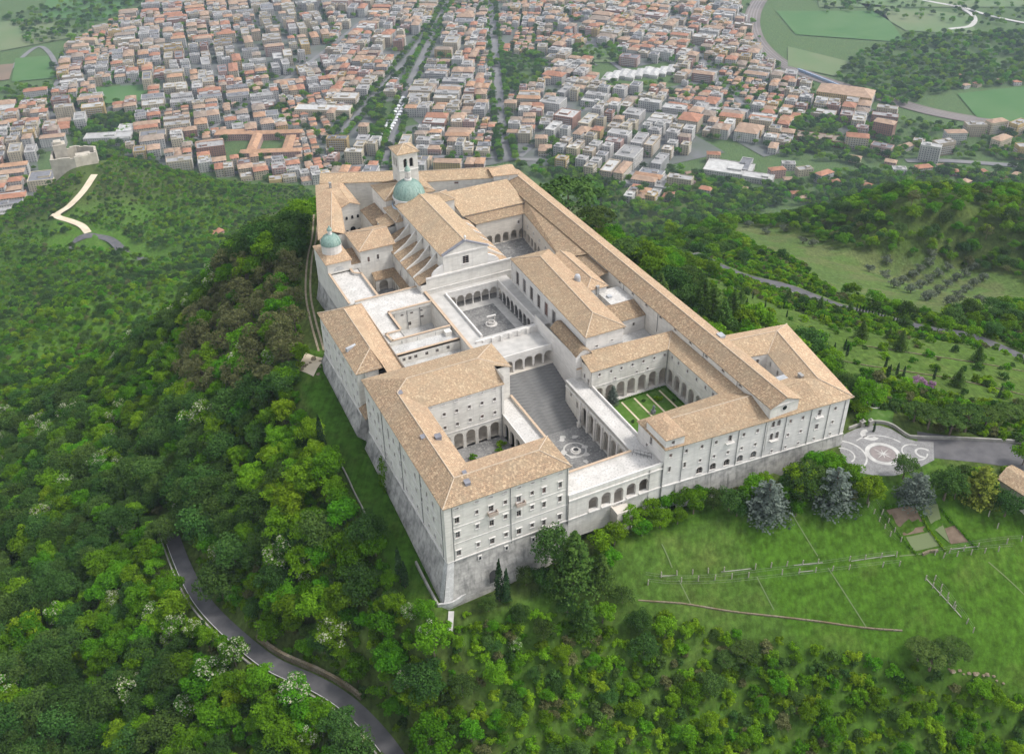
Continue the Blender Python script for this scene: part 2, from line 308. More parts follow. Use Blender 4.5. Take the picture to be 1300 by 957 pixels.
def paint(mask, c, k=1.): cov[mask] = cov[mask] * (1 - k) + np.array(c) * k
paint(inpoly(OPEN_R, GX, GY), (.085, .135, .028), .85); paint((GX > 0) & (GX < 140) & (GY > -110) & (GY < -8), (.05, .11, .013), .8); paint(inpoly(LAWN, GX, GY), (.05, .11, .011)); paint(inpoly(GARDEN_R, GX, GY), (.06, .105, .018), .85)
paint((GX > -12) & (GX < 2) & (GY > -2) & (GY < 112), (.042, .1, .01))
paint((GX > 34) & (GX < 75) & (GY > -45) & (GY < -8), (.055, .1, .018), .7)
paint(inpoly(OLIVE_FIELD, GX, GY), (.075, .12, .03)); m2_ = inpoly(OLIVE_FIELD, GX, GY) & (vnoise(GX/14, GY/14, 8) > .55); paint(m2_, (.12, .11, .055), .4); m2_ = inpoly(OLIVE_FIELD, GX, GY) & (vnoise(GX/9, GY/9, 9) > .6); paint(m2_, (.07, .11, .03), .7)
far_s = (GY > 270) & (GX < 130) & (GY < 900); paint(far_s, (.06, .135, .014), .8)
plain = GZ < -396
paint(plain, (.075, .12, .045))
me = bpy.data.meshes.new('ground'); ny, nx = GX.shape
idx = np.arange(nx * ny).reshape(ny, nx); F = np.stack([idx[:-1, :-1], idx[:-1, 1:], idx[1:, 1:], idx[1:, :-1]], -1).reshape(-1, 4)
me.from_pydata(np.stack([GX, GY, GZ], -1).reshape(-1, 3).tolist(), [], F.tolist())
ca = me.color_attributes.new('cover', 'FLOAT_COLOR', 'POINT'); ca.data.foreach_set('color', np.concatenate([cov, np.ones(GX.shape + (1,))], -1).ravel())
me.polygons.foreach_set('use_smooth', [True] * len(F))
mt = bpy.data.materials.new('ground_cover'); mt.use_nodes = True; t = mt.node_tree; N = t.nodes; L = t.links; b = N['Principled BSDF']; b.inputs['Roughness'].default_value = .95; b.inputs['Specular IOR Level'].default_value = .05
vc = N.new('ShaderNodeVertexColor'); vc.layer_name = 'cover'; tc = N.new('ShaderNodeTexCoord')
ns = N.new('ShaderNodeTexNoise'); ns.inputs['Scale'].default_value = .45; ns.inputs['Detail'].default_value = 8; ns.inputs['Roughness'].default_value = .7; L.new(tc.outputs['Object'], ns.inputs[0])
mr = N.new('ShaderNodeMapRange'); mr.inputs[1].default_value = .3; mr.inputs[2].default_value = .7; mr.inputs[3].default_value = .55; mr.inputs[4].default_value = 1.5; L.new(ns.outputs[0], mr.inputs[0])
mpS = N.new('ShaderNodeMapping'); mpS.inputs['Rotation'].default_value = (0, 0, R(-58)); L.new(tc.outputs['Object'], mpS.inputs[0]); mp2 = N.new('ShaderNodeMapping'); mp2.inputs['Scale'].default_value = (.05, 1.1, 1); L.new(mpS.outputs[0], mp2.inputs[0])
nS = N.new('ShaderNodeTexNoise'); nS.inputs['Scale'].default_value = 1; nS.inputs['Detail'].default_value = 3; L.new(mp2.outputs[0], nS.inputs[0]); mS = N.new('ShaderNodeMapRange'); mS.inputs[1].default_value = .3; mS.inputs[2].default_value = .7; mS.inputs[3].default_value = .8; mS.inputs[4].default_value = 1.2; L.new(nS.outputs[0], mS.inputs[0]); mulS = N.new('ShaderNodeMath'); mulS.operation = 'MULTIPLY'; L.new(mS.outputs[0], mulS.inputs[0]); L.new(mr.outputs[0], mulS.inputs[1])
hv = N.new('ShaderNodeHueSaturation'); nb_ = N.new('ShaderNodeTexNoise'); nb_.inputs['Scale'].default_value = .07; nb_.inputs['Detail'].default_value = 9; nb_.inputs['Roughness'].default_value = .72; L.new(tc.outputs['Object'], nb_.inputs[0]); mb_ = N.new('ShaderNodeMapRange'); mb_.inputs[1].default_value = .5; mb_.inputs[2].default_value = .72; mb_.inputs[4].default_value = .45; L.new(nb_.outputs[0], mb_.inputs[0]); xb_ = N.new('ShaderNodeMix'); xb_.data_type = 'RGBA'; xb_.inputs['B'].default_value = (.11, .125, .035, 1); L.new(mb_.outputs[0], xb_.inputs['Factor']); L.new(vc.outputs[0], xb_.inputs['A']); L.new(xb_.outputs['Result'], hv.inputs['Color']); L.new(mulS.outputs[0], hv.inputs['Value']); L.new(hv.outputs[0], b.inputs['Base Color'])
bp = N.new('ShaderNodeBump'); bp.inputs['Strength'].default_value = .6; bp.inputs['Distance'].default_value = .4; L.new(ns.outputs[0], bp.inputs['Height']); L.new(bp.outputs[0], b.inputs['Normal'])
me.materials.append(mt)
tag(link('ground', me), 'green wooded hillside falling away to the flat plain with the town', 'ground', kind='structure')

def strip(mb, L, hw, off, mi=0, side=0., uvs=1, cross=2):
    """ribbon draped along a polyline; side shifts it sideways"""
    P = np.array(L)[:, :2]; T = np.gradient(P, axis=0); T /= np.linalg.norm(T, axis=1)[:, None] + 1e-9; Nn = np.stack([-T[:, 1], T[:, 0]], 1)
    offs = np.linspace(-hw, hw, cross + 1) + side
    rows = [P + Nn * o for o in offs]; Z = [height(r[:, 0], r[:, 1]) + off for r in rows]
    for j in range(cross):
        for i in range(len(P) - 1):
            mb.poly([(*rows[j+1][i], Z[j+1][i]), (*rows[j][i], Z[j][i]), (*rows[j][i+1], Z[j][i+1]), (*rows[j+1][i+1], Z[j+1][i+1])], mi)
def sheet(name, quad, off, mt, parent=None, n=8, lab=None, kind='structure', cat=None):
    """bilinear patch draped on the ground"""
    q = np.array([c[:2] for c in quad]); m_ = MB(); u = np.linspace(0, 1, n + 1); U, V = np.meshgrid(u, u)
    X = (1-U)*(1-V)*q[0, 0]+U*(1-V)*q[1, 0]+U*V*q[2, 0]+(1-U)*V*q[3, 0]; Y = (1-U)*(1-V)*q[0, 1]+U*(1-V)*q[1, 1]+U*V*q[2, 1]+(1-U)*V*q[3, 1]; Z = height(X, Y) + off
    flip = np.cross(q[1] - q[0], q[3] - q[0]) < 0
    for i in range(n):
        for j in range(n):
            f = [(X[a, c], Y[a, c], Z[a, c]) for a, c in ((i, j), (i, j+1), (i+1, j+1), (i+1, j))]
            m_.poly(f[::-1] if flip else f)
    o = m_.build(name, mt, parent)
    if parent is None: tag(o, lab, cat or name.replace('_', ' '), kind=kind)
    return o
def ribbon(name, L, hw, off, mt, lab, cross=2, cat=None, side=0.):
    m_ = MB(); strip(m_, L, hw, off, 0, side, cross=cross); return tag(m_.build(name, mt), lab, cat or 'road', kind='structure')
rd = ribbon('road', ROAD_NEAR, 2.3, .3, 'asphalt', 'grey asphalt road curving below the abbey through the wood')
m_ = MB(); strip(m_, ROAD_NEAR, .08, .32, 0, -2.1, cross=1); m_.build('edge_line', 'white_line', rd)
# low stone wall on the valley side of the road and a rubble bank on the hill side
def low_wall(name, L, side, h, t_, mt, lab, cat, group=None, dz=-.3):
    P = np.array(L)[:, :2]; T = np.gradient(P, axis=0); T /= np.linalg.norm(T, axis=1)[:, None] + 1e-9; Nn = np.stack([-T[:, 1], T[:, 0]], 1)
    a = P + Nn * side; b_ = P + Nn * (side + t_); z = height(P[:, 0] + Nn[:, 0] * side, P[:, 1] + Nn[:, 1] * side); m_ = MB()
    for i in range(len(P) - 1):
        lo0, lo1 = z[i] + dz, z[i+1] + dz; hi0, hi1 = z[i] + h, z[i+1] + h
        m_.poly([(*a[i], lo0), (*a[i+1], lo1), (*a[i+1], hi1), (*a[i], hi0)]); m_.poly([(*b_[i+1], lo1), (*b_[i], lo0), (*b_[i], hi0), (*b_[i+1], hi1)]); m_.poly([(*a[i], hi0), (*a[i+1], hi1), (*b_[i+1], hi1), (*b_[i], hi0)])
    for i in (0, -1): m_.poly([(*a[i], z[i] + dz), (*a[i], z[i] + h), (*b_[i], z[i] + h), (*b_[i], z[i] + dz)])
    return tag(m_.build(name, mt), lab, cat, group)
low_wall('parapet_wall', ROAD_NEAR, -3.0, .55, -.45, 'kerb_stone', 'low pale stone parapet wall along the valley side of the road in the wood', 'wall')
mat('bank_earth', (.16, .12, .07), (.24, .2, .15), (.09, .1, .04), scale=.35, bump=.6)
low_wall('retaining_wall', ROAD_NEAR[26:44], 2.9, 1.9, .8, 'bank_earth', 'rough brown retaining wall holding the bank above the road in the wood', 'wall')
rr = ribbon('road', ROAD_RIGHT, 5.6, .06, 'asphalt', 'wide asphalt drive leading from the paved forecourt along the gardens', cross=4)
gr = ribbon('road', ROAD_GROVE, 2.9, .25, 'asphalt', 'pale asphalt lane lined with small cypresses below the olive field', cross=3)
low_wall('roadside_wall', ROAD_GROVE, 3.2, .8, .4, 'kerb_stone', 'pale stone wall along the lane below the olive field', 'wall')
tk = MB(); strip(tk, TRACK, .35, .1, 0, .85, cross=1); strip(tk, TRACK, .35, .1, 0, -.85, cross=1)
tag(tk.build('track', 'dirt_track'), 'two worn wheel ruts of a grassy track beside the abbey flank', 'track', kind='structure')
ribbon('road', LOOP, 4.6, .9, 'asphalt', 'hairpin bend of grey road on the saddle below the castle ruin', cross=4)
ribbon('path', PALE, 3.8, .6, 'pale_gravel', 'broad pale gravel path climbing to the castle ruin', cross=4, cat='path')
ribbon('path', spline([A3(70,274,-283), A3(62,273,-284), A3(52,275,-287)], 4), 2.5, .5, 'pale_gravel', 'short pale gravel spur leaving the castle path', cat='path')
# ------------------------------------------------------------------ abbey: materials and builders
mat_roof('tile_tan', (0.476, 0.335, 0.212), (0.37, 0.269, 0.176), (0.396, 0.304, 0.201), (0.627, 0.489, 0.325))
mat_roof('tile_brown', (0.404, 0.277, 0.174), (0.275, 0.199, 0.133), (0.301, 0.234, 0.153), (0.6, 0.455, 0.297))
mat_roof('tile_orange_lit', (0.522, 0.353, 0.225), (0.417, 0.294, 0.193), (0.456, 0.34, 0.224), (0.648, 0.491, 0.326))  # lit look of right-facing slopes put into the colour; also covers some whole roofs
def mat_wall(name, a, b_, c, streak=.5):
    """pale ashlar: block courses, mottling and grey rain streaks"""
    mt = bpy.data.materials.new(name); mt.use_nodes = True; t = mt.node_tree; N = t.nodes; L = t.links; b = N['Principled BSDF']; b.inputs['Roughness'].default_value = .9; b.inputs['Specular IOR Level'].default_value = .15
    tc = N.new('ShaderNodeTexCoord'); ob = tc.outputs['Object']
    n1 = N.new('ShaderNodeTexNoise'); n1.inputs['Scale'].default_value = .35; n1.inputs['Detail'].default_value = 8; n1.inputs['Roughness'].default_value = .62; L.new(ob, n1.inputs[0])
    m1 = N.new('ShaderNodeMapRange'); m1.inputs[1].default_value = .38; m1.inputs[2].default_value = .68; L.new(n1.outputs[0], m1.inputs[0])
    x1 = N.new('ShaderNodeMix'); x1.data_type = 'RGBA'; x1.inputs['A'].default_value = (*a, 1); x1.inputs['B'].default_value = (*b_, 1); L.new(m1.outputs[0], x1.inputs['Factor'])
    mp = N.new('ShaderNodeMapping'); mp.inputs['Scale'].default_value = (1.1, 1.1, .07); L.new(ob, mp.inputs[0])
    n2 = N.new('ShaderNodeTexNoise'); n2.inputs['Scale'].default_value = .9; n2.inputs['Detail'].default_value = 6; L.new(mp.outputs[0], n2.inputs[0])
    m2 = N.new('ShaderNodeMapRange'); m2.inputs[1].default_value = .52; m2.inputs[2].default_value = .78; m2.inputs[4].default_value = streak; L.new(n2.outputs[0], m2.inputs[0])
    x2 = N.new('ShaderNodeMix'); x2.data_type = 'RGBA'; L.new(x1.outputs['Result'], x2.inputs['A']); x2.inputs['B'].default_value = (*c, 1); L.new(m2.outputs[0], x2.inputs['Factor'])
    mp3 = N.new('ShaderNodeMapping'); mp3.inputs['Scale'].default_value = (.35, .35, 2.1); L.new(ob, mp3.inputs[0])
    n3 = N.new('ShaderNodeTexNoise'); n3.inputs['Scale'].default_value = 1.; n3.inputs['Detail'].default_value = 4; L.new(mp3.outputs[0], n3.inputs[0])
    m3 = N.new('ShaderNodeMapRange'); m3.inputs[1].default_value = .3; m3.inputs[2].default_value = .7; m3.inputs[3].default_value = .9; m3.inputs[4].default_value = 1.08; L.new(n3.outputs[0], m3.inputs[0])
    hv = N.new('ShaderNodeHueSaturation'); L.new(m3.outputs[0], hv.inputs['Value']); L.new(x2.outputs['Result'], hv.inputs['Color']); L.new(hv.outputs[0], b.inputs['Base Color'])
    bp = N.new('ShaderNodeBump'); bp.inputs['Strength'].default_value = .35; bp.inputs['Distance'].default_value = .08; L.new(n3.outputs[0], bp.inputs['Height']); L.new(bp.outputs[0], b.inputs['Normal'])
    MATS[name] = mt; return mt
mat_wall('ashlar', (.66, .63, .575), (.57, .54, .49), (.41, .39, .36), .55)
mat_wall('stucco', (.6, .55, .48), (.54, .49, .43), (.42, .38, .34), .3)
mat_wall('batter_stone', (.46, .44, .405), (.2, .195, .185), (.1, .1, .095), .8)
mat_wall('white_stone', (.67, .64, .6), (.59, .565, .53), (.45, .43, .405), .4)
mat('white_roof', (.58, .555, .52), (.47, .45, .42), (.36, .345, .32), scale=.3, bump=.05)
mat('grey_roof', (.5, .49, .47), (.36, .355, .34), (.58, .57, .55), scale=.3, bump=.1)
mat('grey_paving', (.21, .206, .198), (.135, .133, .13), (.3, .29, .275), scale=.25, bump=.2)
mat('step_stone', (.185, .182, .176), (.12, .119, .116), scale=.7, bump=.2, stretch=(.5, 2, 1))
mat('pale_paving', (.5, .48, .45), (.4, .385, .36), scale=.4, bump=.1)
mat('coping_tile', (.5, .36, .25), (.4, .3, .21), (.56, .46, .35), scale=1.2, bump=.3)
mat('ridge_tile', (.5, .4, .3), (.4, .32, .24), scale=1.5, bump=.3)
mat('lead', (.17, .17, .19), (.22, .22, .24), scale=.6)
mat('lead_blue', (.34, .42, .5), (.42, .48, .54), scale=.6)
mat('copper_green', (.2, .3, .26), (.27, .36, .31), (.14, .22, .19), scale=.5, rough=.6, stretch=(1, 1, .25))
mat('pane_dark', (.02, .021, .024), rough=.15, spec=.5)
mat('pane_grey', (.12, .125, .13), rough=.2, spec=.5); mat('shutter_red', (.17, .075, .06), (.12, .06, .05), scale=2)
mat('casement', (.42, .36, .32), (.3, .24, .2), scale=2)
mat('iron', (.05, .05, .05), rough=.6)
mat('pipe_grey', (.2, .2, .2), rough=.6)
mat('grey_stone_dark', (.25, .245, .235), (.36, .35, .33), scale=.8, bump=.3)
mat('balcony_stone', (.45, .36, .3), (.38, .31, .26), scale=1)
mat('metal_panel', (.42, .43, .44), (.33, .34, .35), scale=.7, rough=.45)

def wall(mb, p0, p1, z0, z1, ops=(), depth=.45, mi=0, mi_in=None, zs=None):
    """vertical wall p0->p1, outside on the right; ops = (u_centre, z_bottom, width, height, arched)"""
    p0 = np.array(p0, float); p1 = np.array(p1, float); Ln = np.linalg.norm(p1 - p0); d = (p1 - p0) / Ln; n = np.array([-d[1], d[0]])
    mi_in = mi if mi_in is None else mi_in
    def W(u, z, k=0.): q = p0 + d * u + n * k; return (q[0], q[1], z)
    us = sorted({0., Ln, *[o[0]-o[2]/2 for o in ops], *[o[0]+o[2]/2 for o in ops]}); vs = sorted({z0, z1, *[o[1] for o in ops], *[o[1]+o[3] for o in ops]})
    us = [u for u in us if -1e-6 <= u <= Ln + 1e-6]; vs = [v for v in vs if z0 - 1e-6 <= v <= z1 + 1e-6]
    for a, b in zip(us[:-1], us[1:]):
        run = None
        for c, e in zip(vs[:-1], vs[1:]):
            um, vm = (a+b)/2, (c+e)/2
            hole = any(abs(um-o[0]) < o[2]/2 and o[1] < vm < o[1]+o[3] for o in ops)
            if hole:
                if run: mb.poly([W(a, run[0]), W(b, run[0]), W(b, run[1]), W(a, run[1])], mi); run = None
            else: run = (run[0], e) if run else (c, e)
        if run: mb.poly([W(a, run[0]), W(b, run[0]), W(b, run[1]), W(a, run[1])], mi)
    for o in ops:
        u0, u1, zb, zt = o[0]-o[2]/2, o[0]+o[2]/2, o[1], o[1]+o[3]
        if len(o) > 4 and o[4]:
            r = o[2]/2; zsq = zt - r; S = 10; arc = [(o[0]-r*math.cos(math.pi*k/S), zsq+r*math.sin(math.pi*k/S)) for k in range(S+1)]
            for k in range(S):
                (a, za), (b, zb_) = arc[k], arc[k+1]
                mb.poly([W(a, za), W(b, zb_), W(b, zt), W(a, zt)], mi) if min(zt-za, zt-zb_) > 1e-6 else mb.poly([W(a, za), W(b, zb_), W(b, zt)] if zt-zb_ > 1e-6 else [W(a, za), W(b, zb_), W(a, zt)], mi)
                mb.poly([W(a, za), W(a, za, depth), W(b, zb_, depth), W(b, zb_)], mi_in)
            jt = zsq
        else:
            jt = zt; mb.poly([W(u0, zt), W(u0, zt, depth), W(u1, zt, depth), W(u1, zt)], mi_in)
        mb.poly([W(u0, zb), W(u0, zb, depth), W(u0, jt, depth), W(u0, jt)], mi_in); mb.poly([W(u1, zb), W(u1, jt), W(u1, jt, depth), W(u1, zb, depth)], mi_in)
        if zb > z0 + 1e-6: mb.poly([W(u0, zb), W(u1, zb), W(u1, zb, depth), W(u0, zb, depth)], mi_in)
def hwall(mb, pts, z0, z1, mi=0, closed=True):
    """plain walls round a footprint given clockwise as seen from above (outside on the right is then the outside)"""
    n = len(pts)
    for k in range(n if closed else n - 1): wall(mb, pts[k], pts[(k+1) % n], z0, z1, mi=mi)
def flat(mb, pts, z, mi=0): mb.poly([(*p[:2], z) for p in pts], mi)
_WM = {}
def window_mesh(w_, h_, arched, style):
    k = (round(w_, 2), round(h_, 2), arched, style)
    if k in _WM: return _WM[k]
    a = MB(); s = .16; t_ = .09; r = w_/2
    # stone surround standing proud of the wall
    if style != 'bare':
        hh = h_ - (r if arched else 0)
        a.box(-r-s, -r, -t_, .04, 0, hh); a.box(r, r+s, -t_, .04, 0, hh); a.box(-r-s-.1, r+s+.1, -t_-.1, .04, -.18, 0)
        if arched:
            S = 8
            for q in range(S):
                t0, t1 = math.pi*q/S, math.pi*(q+1)/S
                o0, o1, i0, i1 = [(-(rr*math.cos(t)), hh+rr*math.sin(t)) for rr in (r+s, r) for t in (t0, t1)]
                a.poly([(i0[0], -t_, i0[1]), (i1[0], -t_, i1[1]), (o1[0], -t_, o1[1]), (o0[0], -t_, o0[1])]); a.poly([(o0[0], -t_, o0[1]), (o1[0], -t_, o1[1]), (o1[0], .04, o1[1]), (o0[0], .04, o0[1])])
        else:
            a.box(-r-s, r+s, -t_, .04, h_, h_+s)
            if style == 'hood': a.box(-r-s-.15, r+s+.15, -t_-.18, .04, h_+s+.12, h_+s+.26)
    y0, y1 = .2, .27; f = .07
    nh = 1 if style in ('slot', 'bare') else max(1, round(h_/.8) - 1)
    a.box(-r, -r+f, y0, y1, 0, h_ - (r if arched else 0), 1); a.box(r-f, r, y0, y1, 0, h_ - (r if arched else 0), 1); a.box(-r+f, r-f, y0, y1, 0, f, 1)
    if not arched: a.box(-r+f, r-f, y0, y1, h_-f, h_, 1)
    if w_ > .6: a.box(-f/2, f/2, y0+.01, y1, f, h_-f, 1)
    for q in range(nh): z = h_*(q+1)/(nh+1); a.box(-r+f, r-f, y0+.02, y1, z-.03, z+.03, 1)
    p = MB(); S = 10
    if arched: p.poly([(-r, .3, 0), (r, .3, 0)] + [(r*math.cos(math.pi*q/S), .3, h_-r+r*math.sin(math.pi*q/S)) for q in range(S+1)])
    else: p.poly([(-r, .3, 0), (r, .3, 0), (r, .3, h_), (-r, .3, h_)])
    _WM[k] = (a.mesh('window', ['white_stone', 'casement']), [p.mesh('pane', q_) for q_ in ('pane_dark', 'pane_grey', 'shutter_red')]); return _WM[k]
WR = random.Random(17)
def windows(parent, p0, p1, ops, style='plain', name='window'):
    p0 = np.array(p0, float); p1 = np.array(p1, float); d = (p1-p0)/np.linalg.norm(p1-p0); ang = math.atan2(d[1], d[0])
    for o in ops:
        ar = len(o) > 4 and bool(o[4]); st = o[5] if len(o) > 5 else style; a, p = window_mesh(o[2], o[3], ar, st); q = p0 + d*o[0]
        wo = link(name, a, parent, (q[0], q[1], o[1]), (0, 0, ang)); po = bpy.data.objects.new('pane', p[WR.choice((0, 0, 0, 0, 0, 1, 1, 2))]); col.objects.link(po); po.parent = wo
def slopes(parent, polys, mt='tile_tan', th=.22, name='roof', caps=(), eave_uv=True):
    """tiled roof: each polygon (counter-clockwise from above) becomes a slab; caps are ridge and hip lines"""
    a = MB()
    for P in polys:
        P = [np.array(p, float) for p in P]; n = np.zeros(3)
        for i in range(len(P)): n += np.cross(P[i], P[(i+1) % len(P)])
        if n[2] < 0: P = P[::-1]; n = -n
        n /= np.linalg.norm(n); u = np.cross((0, 0, 1.), n); u = u/np.linalg.norm(u) if np.linalg.norm(u) > 1e-4 else np.array([1., 0, 0]); v = np.cross(n, u)
        uv = [(float(p @ u), float(p @ v)) for p in P]
        a.poly(P, 0, uv); lo = [p - np.array([0, 0, th]) for p in P]
        for i in range(len(P)):
            j = (i+1) % len(P); a.poly([lo[i], lo[j], P[j], P[i]], 0, [(uv[i][0], uv[i][1]-.2), (uv[j][0], uv[j][1]-.2), uv[j], uv[i]])
        a.poly(lo[::-1], 0)
    ro = a.build(name, mt, parent)
    if caps:
        c = MB()
        for (p, q) in caps:
            p = Vector(p); q = Vector(q); up = Vector((0, 0, .05)); c.bar(p + up, q + up, .17, 5)
        c.build('ridge_tiles', 'ridge_tile', ro)
    return ro
def hipbox(parent, x0, x1, y0, y1, ze, zr, mt='tile_tan', along='y', hip=(True, True), name='roof', skew=None):
    """hipped or gabled roof over a rectangle; zr ridge height; hip = low end, high end"""
    if along == 'y':
        xm = (x0+x1)/2; hw = (x1-x0)/2; a = y0 + (hw if hip[0] else 0); b = y1 - (hw if hip[1] else 0)
        A, B, C_, D = (x0, y0, ze), (x1, y0, ze), (x1, y1, ze), (x0, y1, ze); r0, r1 = (xm, a, zr), (xm, b, zr)
        P = [[A, r0, r1, D], [B, C_, r1, r0]]; cp = [(r0, r1)]
        if hip[0]: P.append([A, B, r0]); cp += [(A, r0), (B, r0)]
        if hip[1]: P.append([C_, D, r1]); cp += [(C_, r1), (D, r1)]
    else:
        ym = (y0+y1)/2; hw = (y1-y0)/2; a = x0 + (hw if hip[0] else 0); b = x1 - (hw if hip[1] else 0)
        A, B, C_, D = (x0, y0, ze), (x1, y0, ze), (x1, y1, ze), (x0, y1, ze); r0, r1 = (a, ym, zr), (b, ym, zr)
        P = [[A, B, r1, r0], [C_, D, r0, r1]]; cp = [(r0, r1)]
        if hip[0]: P.append([D, A, r0]); cp += [(A, r0), (D, r0)]
        if hip[1]: P.append([B, C_, r1]); cp += [(B, r1), (C_, r1)]
    return slopes(parent, P, mt, name=name, caps=cp)
def pipe(parent, x, y, z0, z1):
    a = MB(); a.bar((x, y, z0), (x, y, z1), .09, 6); a.build('downpipe', 'pipe_grey', parent)
def course(parent, pts, z, h=.25, t_=.18, name='string_course', mt='white_stone', closed=False):
    a = MB(); n = len(pts)
    for k in range(n if closed else n-1):
        a.obox(pts[k], pts[(k+1) % n], .05, z, z+h); a.obox(pts[k], pts[(k+1) % n], -t_, z, z+h)
    a.build(name, mt, parent)
def parapet(parent, pts, z0, z1, t_=.4, mt='white_stone', cop=None, closed=False, name='parapet'):
    a = MB(); c = MB(); n = len(pts)
    for k in range(n if closed else n-1):
        a.obox(pts[k], pts[(k+1) % n], t_, z0, z1)
        if cop:
            p = np.array(pts[k], float); q = np.array(pts[(k+1) % n], float); d = (q-p)/np.linalg.norm(q-p); nn = np.array([-d[1], d[0]])
            c.obox(p - nn*.12, q - nn*.12, t_ + .24, z1 + .003, z1 + .2)
    o = a.build(name, mt, parent)
    if cop: c.build('coping', cop, o)
    return o
def arcade(parent, p0, p1, z0, z1, zf, cent, wd, zt, deep=3.6, mi_back='stucco', mt='ashlar', thick=.7, extra=(), back_ops=()):
    """gallery with round arches: cent = arch centres along the wall, zf floor, zt crown height"""
    a = MB(); ops = [(c, zf, wd, zt - zf, True) for c in cent] + list(extra)
    wall(a, p0, p1, z0, z1, ops, thick)
    o = a.build('arcade_wall', mt, parent)
    p0 = np.array(p0, float); p1 = np.array(p1, float); d = (p1-p0)/np.linalg.norm(p1-p0); n = np.array([-d[1], d[0]])*deep
    g = MB(); q0, q1 = p0 + n, p1 + n; wall(g, q0, q1, zf, zt + .8, back_ops); k = n/deep*.7
    g.poly([(*(p0+k), zf+.02), (*(p1+k), zf+.02), (*q1, zf+.02), (*q0, zf+.02)]); g.poly([(*(p0+k), zt+.6), (*q0, zt+.6), (*q1, zt+.6), (*(p1+k), zt+.6)])
    wall(g, q0, p0 + k, zf, zt+.7); wall(g, p1 + k, q1, zf, zt+.7)
    g.build('gallery', mi_back, parent); return o
def chimney(parent, x, y, z, w_=.7, d_=1.2, h=1.4):
    a = MB(); a.box(x-w_/2, x+w_/2, y-d_/2, y+d_/2, z-.8, z+h); a.box(x-w_/2-.12, x+w_/2+.12, y-d_/2-.12, y+d_/2+.12, z+h, z+h+.15); return a.build('chimney', 'grey_stone_dark', parent)
# ------------------------------------------------------------------ abbey: entrance block round its small cloister
EB = empty('entrance_block', (0, 0, -6), 'corner abbey block on a battered stone base with small shrub-planted cloister', 'building')
F0, F1_ = (.5, .5), (33.9, .5)
fops = [(u, 18.3, 1.0, .35, False, 'slot') for u in (3.2, 8.4, 12.1, 15.9, 19.6, 23.3, 26.6, 31.1)]
for u, b in ((3.1, 0), (8.3, 1), (12.1, 2), (15.9, 1), (19.5, 2), (23.2, 1), (26.5, 3), (31., 3)):
    w_ = (1.15, .8, 1.2, .95, 1.2, .95, .95, .95)[(3.1, 8.3, 12.1, 15.9, 19.5, 23.2, 26.5, 31.).index(u)]
    for zc, k in ((14.7, 0), (10., 0), (3.9, 0)):
        h_ = 1.9 if b in (0, 2) and zc > 5 else (1.3 if b == 1 else 1.8); zc2 = zc + (.5 if b == 1 else 0)
        fops.append((u, zc2 - h_/2, w_, h_, False, 'hood' if b != 1 or zc < 12 else 'plain'))
a = MB(); wall(a, F0, F1_, 1.8, 20, fops)
lops = []
for k in range(14):
    y = 3.6 + k*3.9
    for zc, h_ in ((15., 1.7), (10.3, 1.5), (4.4, 1.5)):
        if (k * 7 + int(zc)) % 5 == 0: continue
        tall = (k in (9, 11) and zc > 12)
        lops.append((57.5 - y, zc - (2.4 if tall else h_/2), 1.0 if tall else .85, 3.6 if tall else h_, tall, 'plain'))
wall(a, (.5, 58), F0, 1.8, 20, lops)
wall(a, F1_, (33.9, 12.9), -1, 20); wall(a, (33.9, 12.9), (11.3, 12.9), 2, 20); wall(a, (11.3, 12.9), (11.3, 38.9), 2, 20); wall(a, (39.5, 58), (.5, 58), 0, 20)
wall(a, (34.5, 45.4), (39.5, 45.4), 5, 20.4, [(2.0, 10.5, .8, 3.4, True)]); wall(a, (39.5, 45.4), (39.5, 58), 0, 20); wall(a, (34.5, 38.9), (34.5, 45.4), 8, 22.2)
# corner pier standing proud
a.box(.35, 2.2, .35, .48, 1.8, 20); a.box(.35, .48, .48, 2.2, 1.8, 20)
a.build('wall', 'ashlar', EB)
windows(EB, F0, F1_, fops); windows(EB, (.5, 58), F0, lops); windows(EB, (34.5, 45.4), (39.5, 45.4), [(2.0, 10.5, .8, 3.4, True)])
course(EB, [(.5, 58), (.5, .5), (33.9, .5)], 1.7, .3, .25)
course(EB, [(.5, 58), (.5, .5), (33.9, .5)], 12.4, .18, .1, 'string_course')
course(EB, [(.5, 58), (.5, .5), (33.9, .5)], 7.2, .18, .1, 'string_course')
course(EB, [(.5, 58), (.5, .5), (33.9, .5), (33.9, 12.9)], 19.4, .35, .3, 'cornice')
# battered base, weathered and steep
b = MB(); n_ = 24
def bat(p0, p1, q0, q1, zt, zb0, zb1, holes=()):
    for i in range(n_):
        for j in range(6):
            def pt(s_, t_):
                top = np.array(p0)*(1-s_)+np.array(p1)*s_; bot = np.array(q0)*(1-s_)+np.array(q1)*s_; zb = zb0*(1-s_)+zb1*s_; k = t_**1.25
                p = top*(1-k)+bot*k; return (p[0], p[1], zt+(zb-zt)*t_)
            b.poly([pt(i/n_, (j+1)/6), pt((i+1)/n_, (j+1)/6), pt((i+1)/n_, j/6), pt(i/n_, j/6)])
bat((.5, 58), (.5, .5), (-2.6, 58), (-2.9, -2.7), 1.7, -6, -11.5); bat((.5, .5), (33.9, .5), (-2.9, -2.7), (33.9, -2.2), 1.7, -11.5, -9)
bo = b.build('battered_base', 'batter_stone', EB)
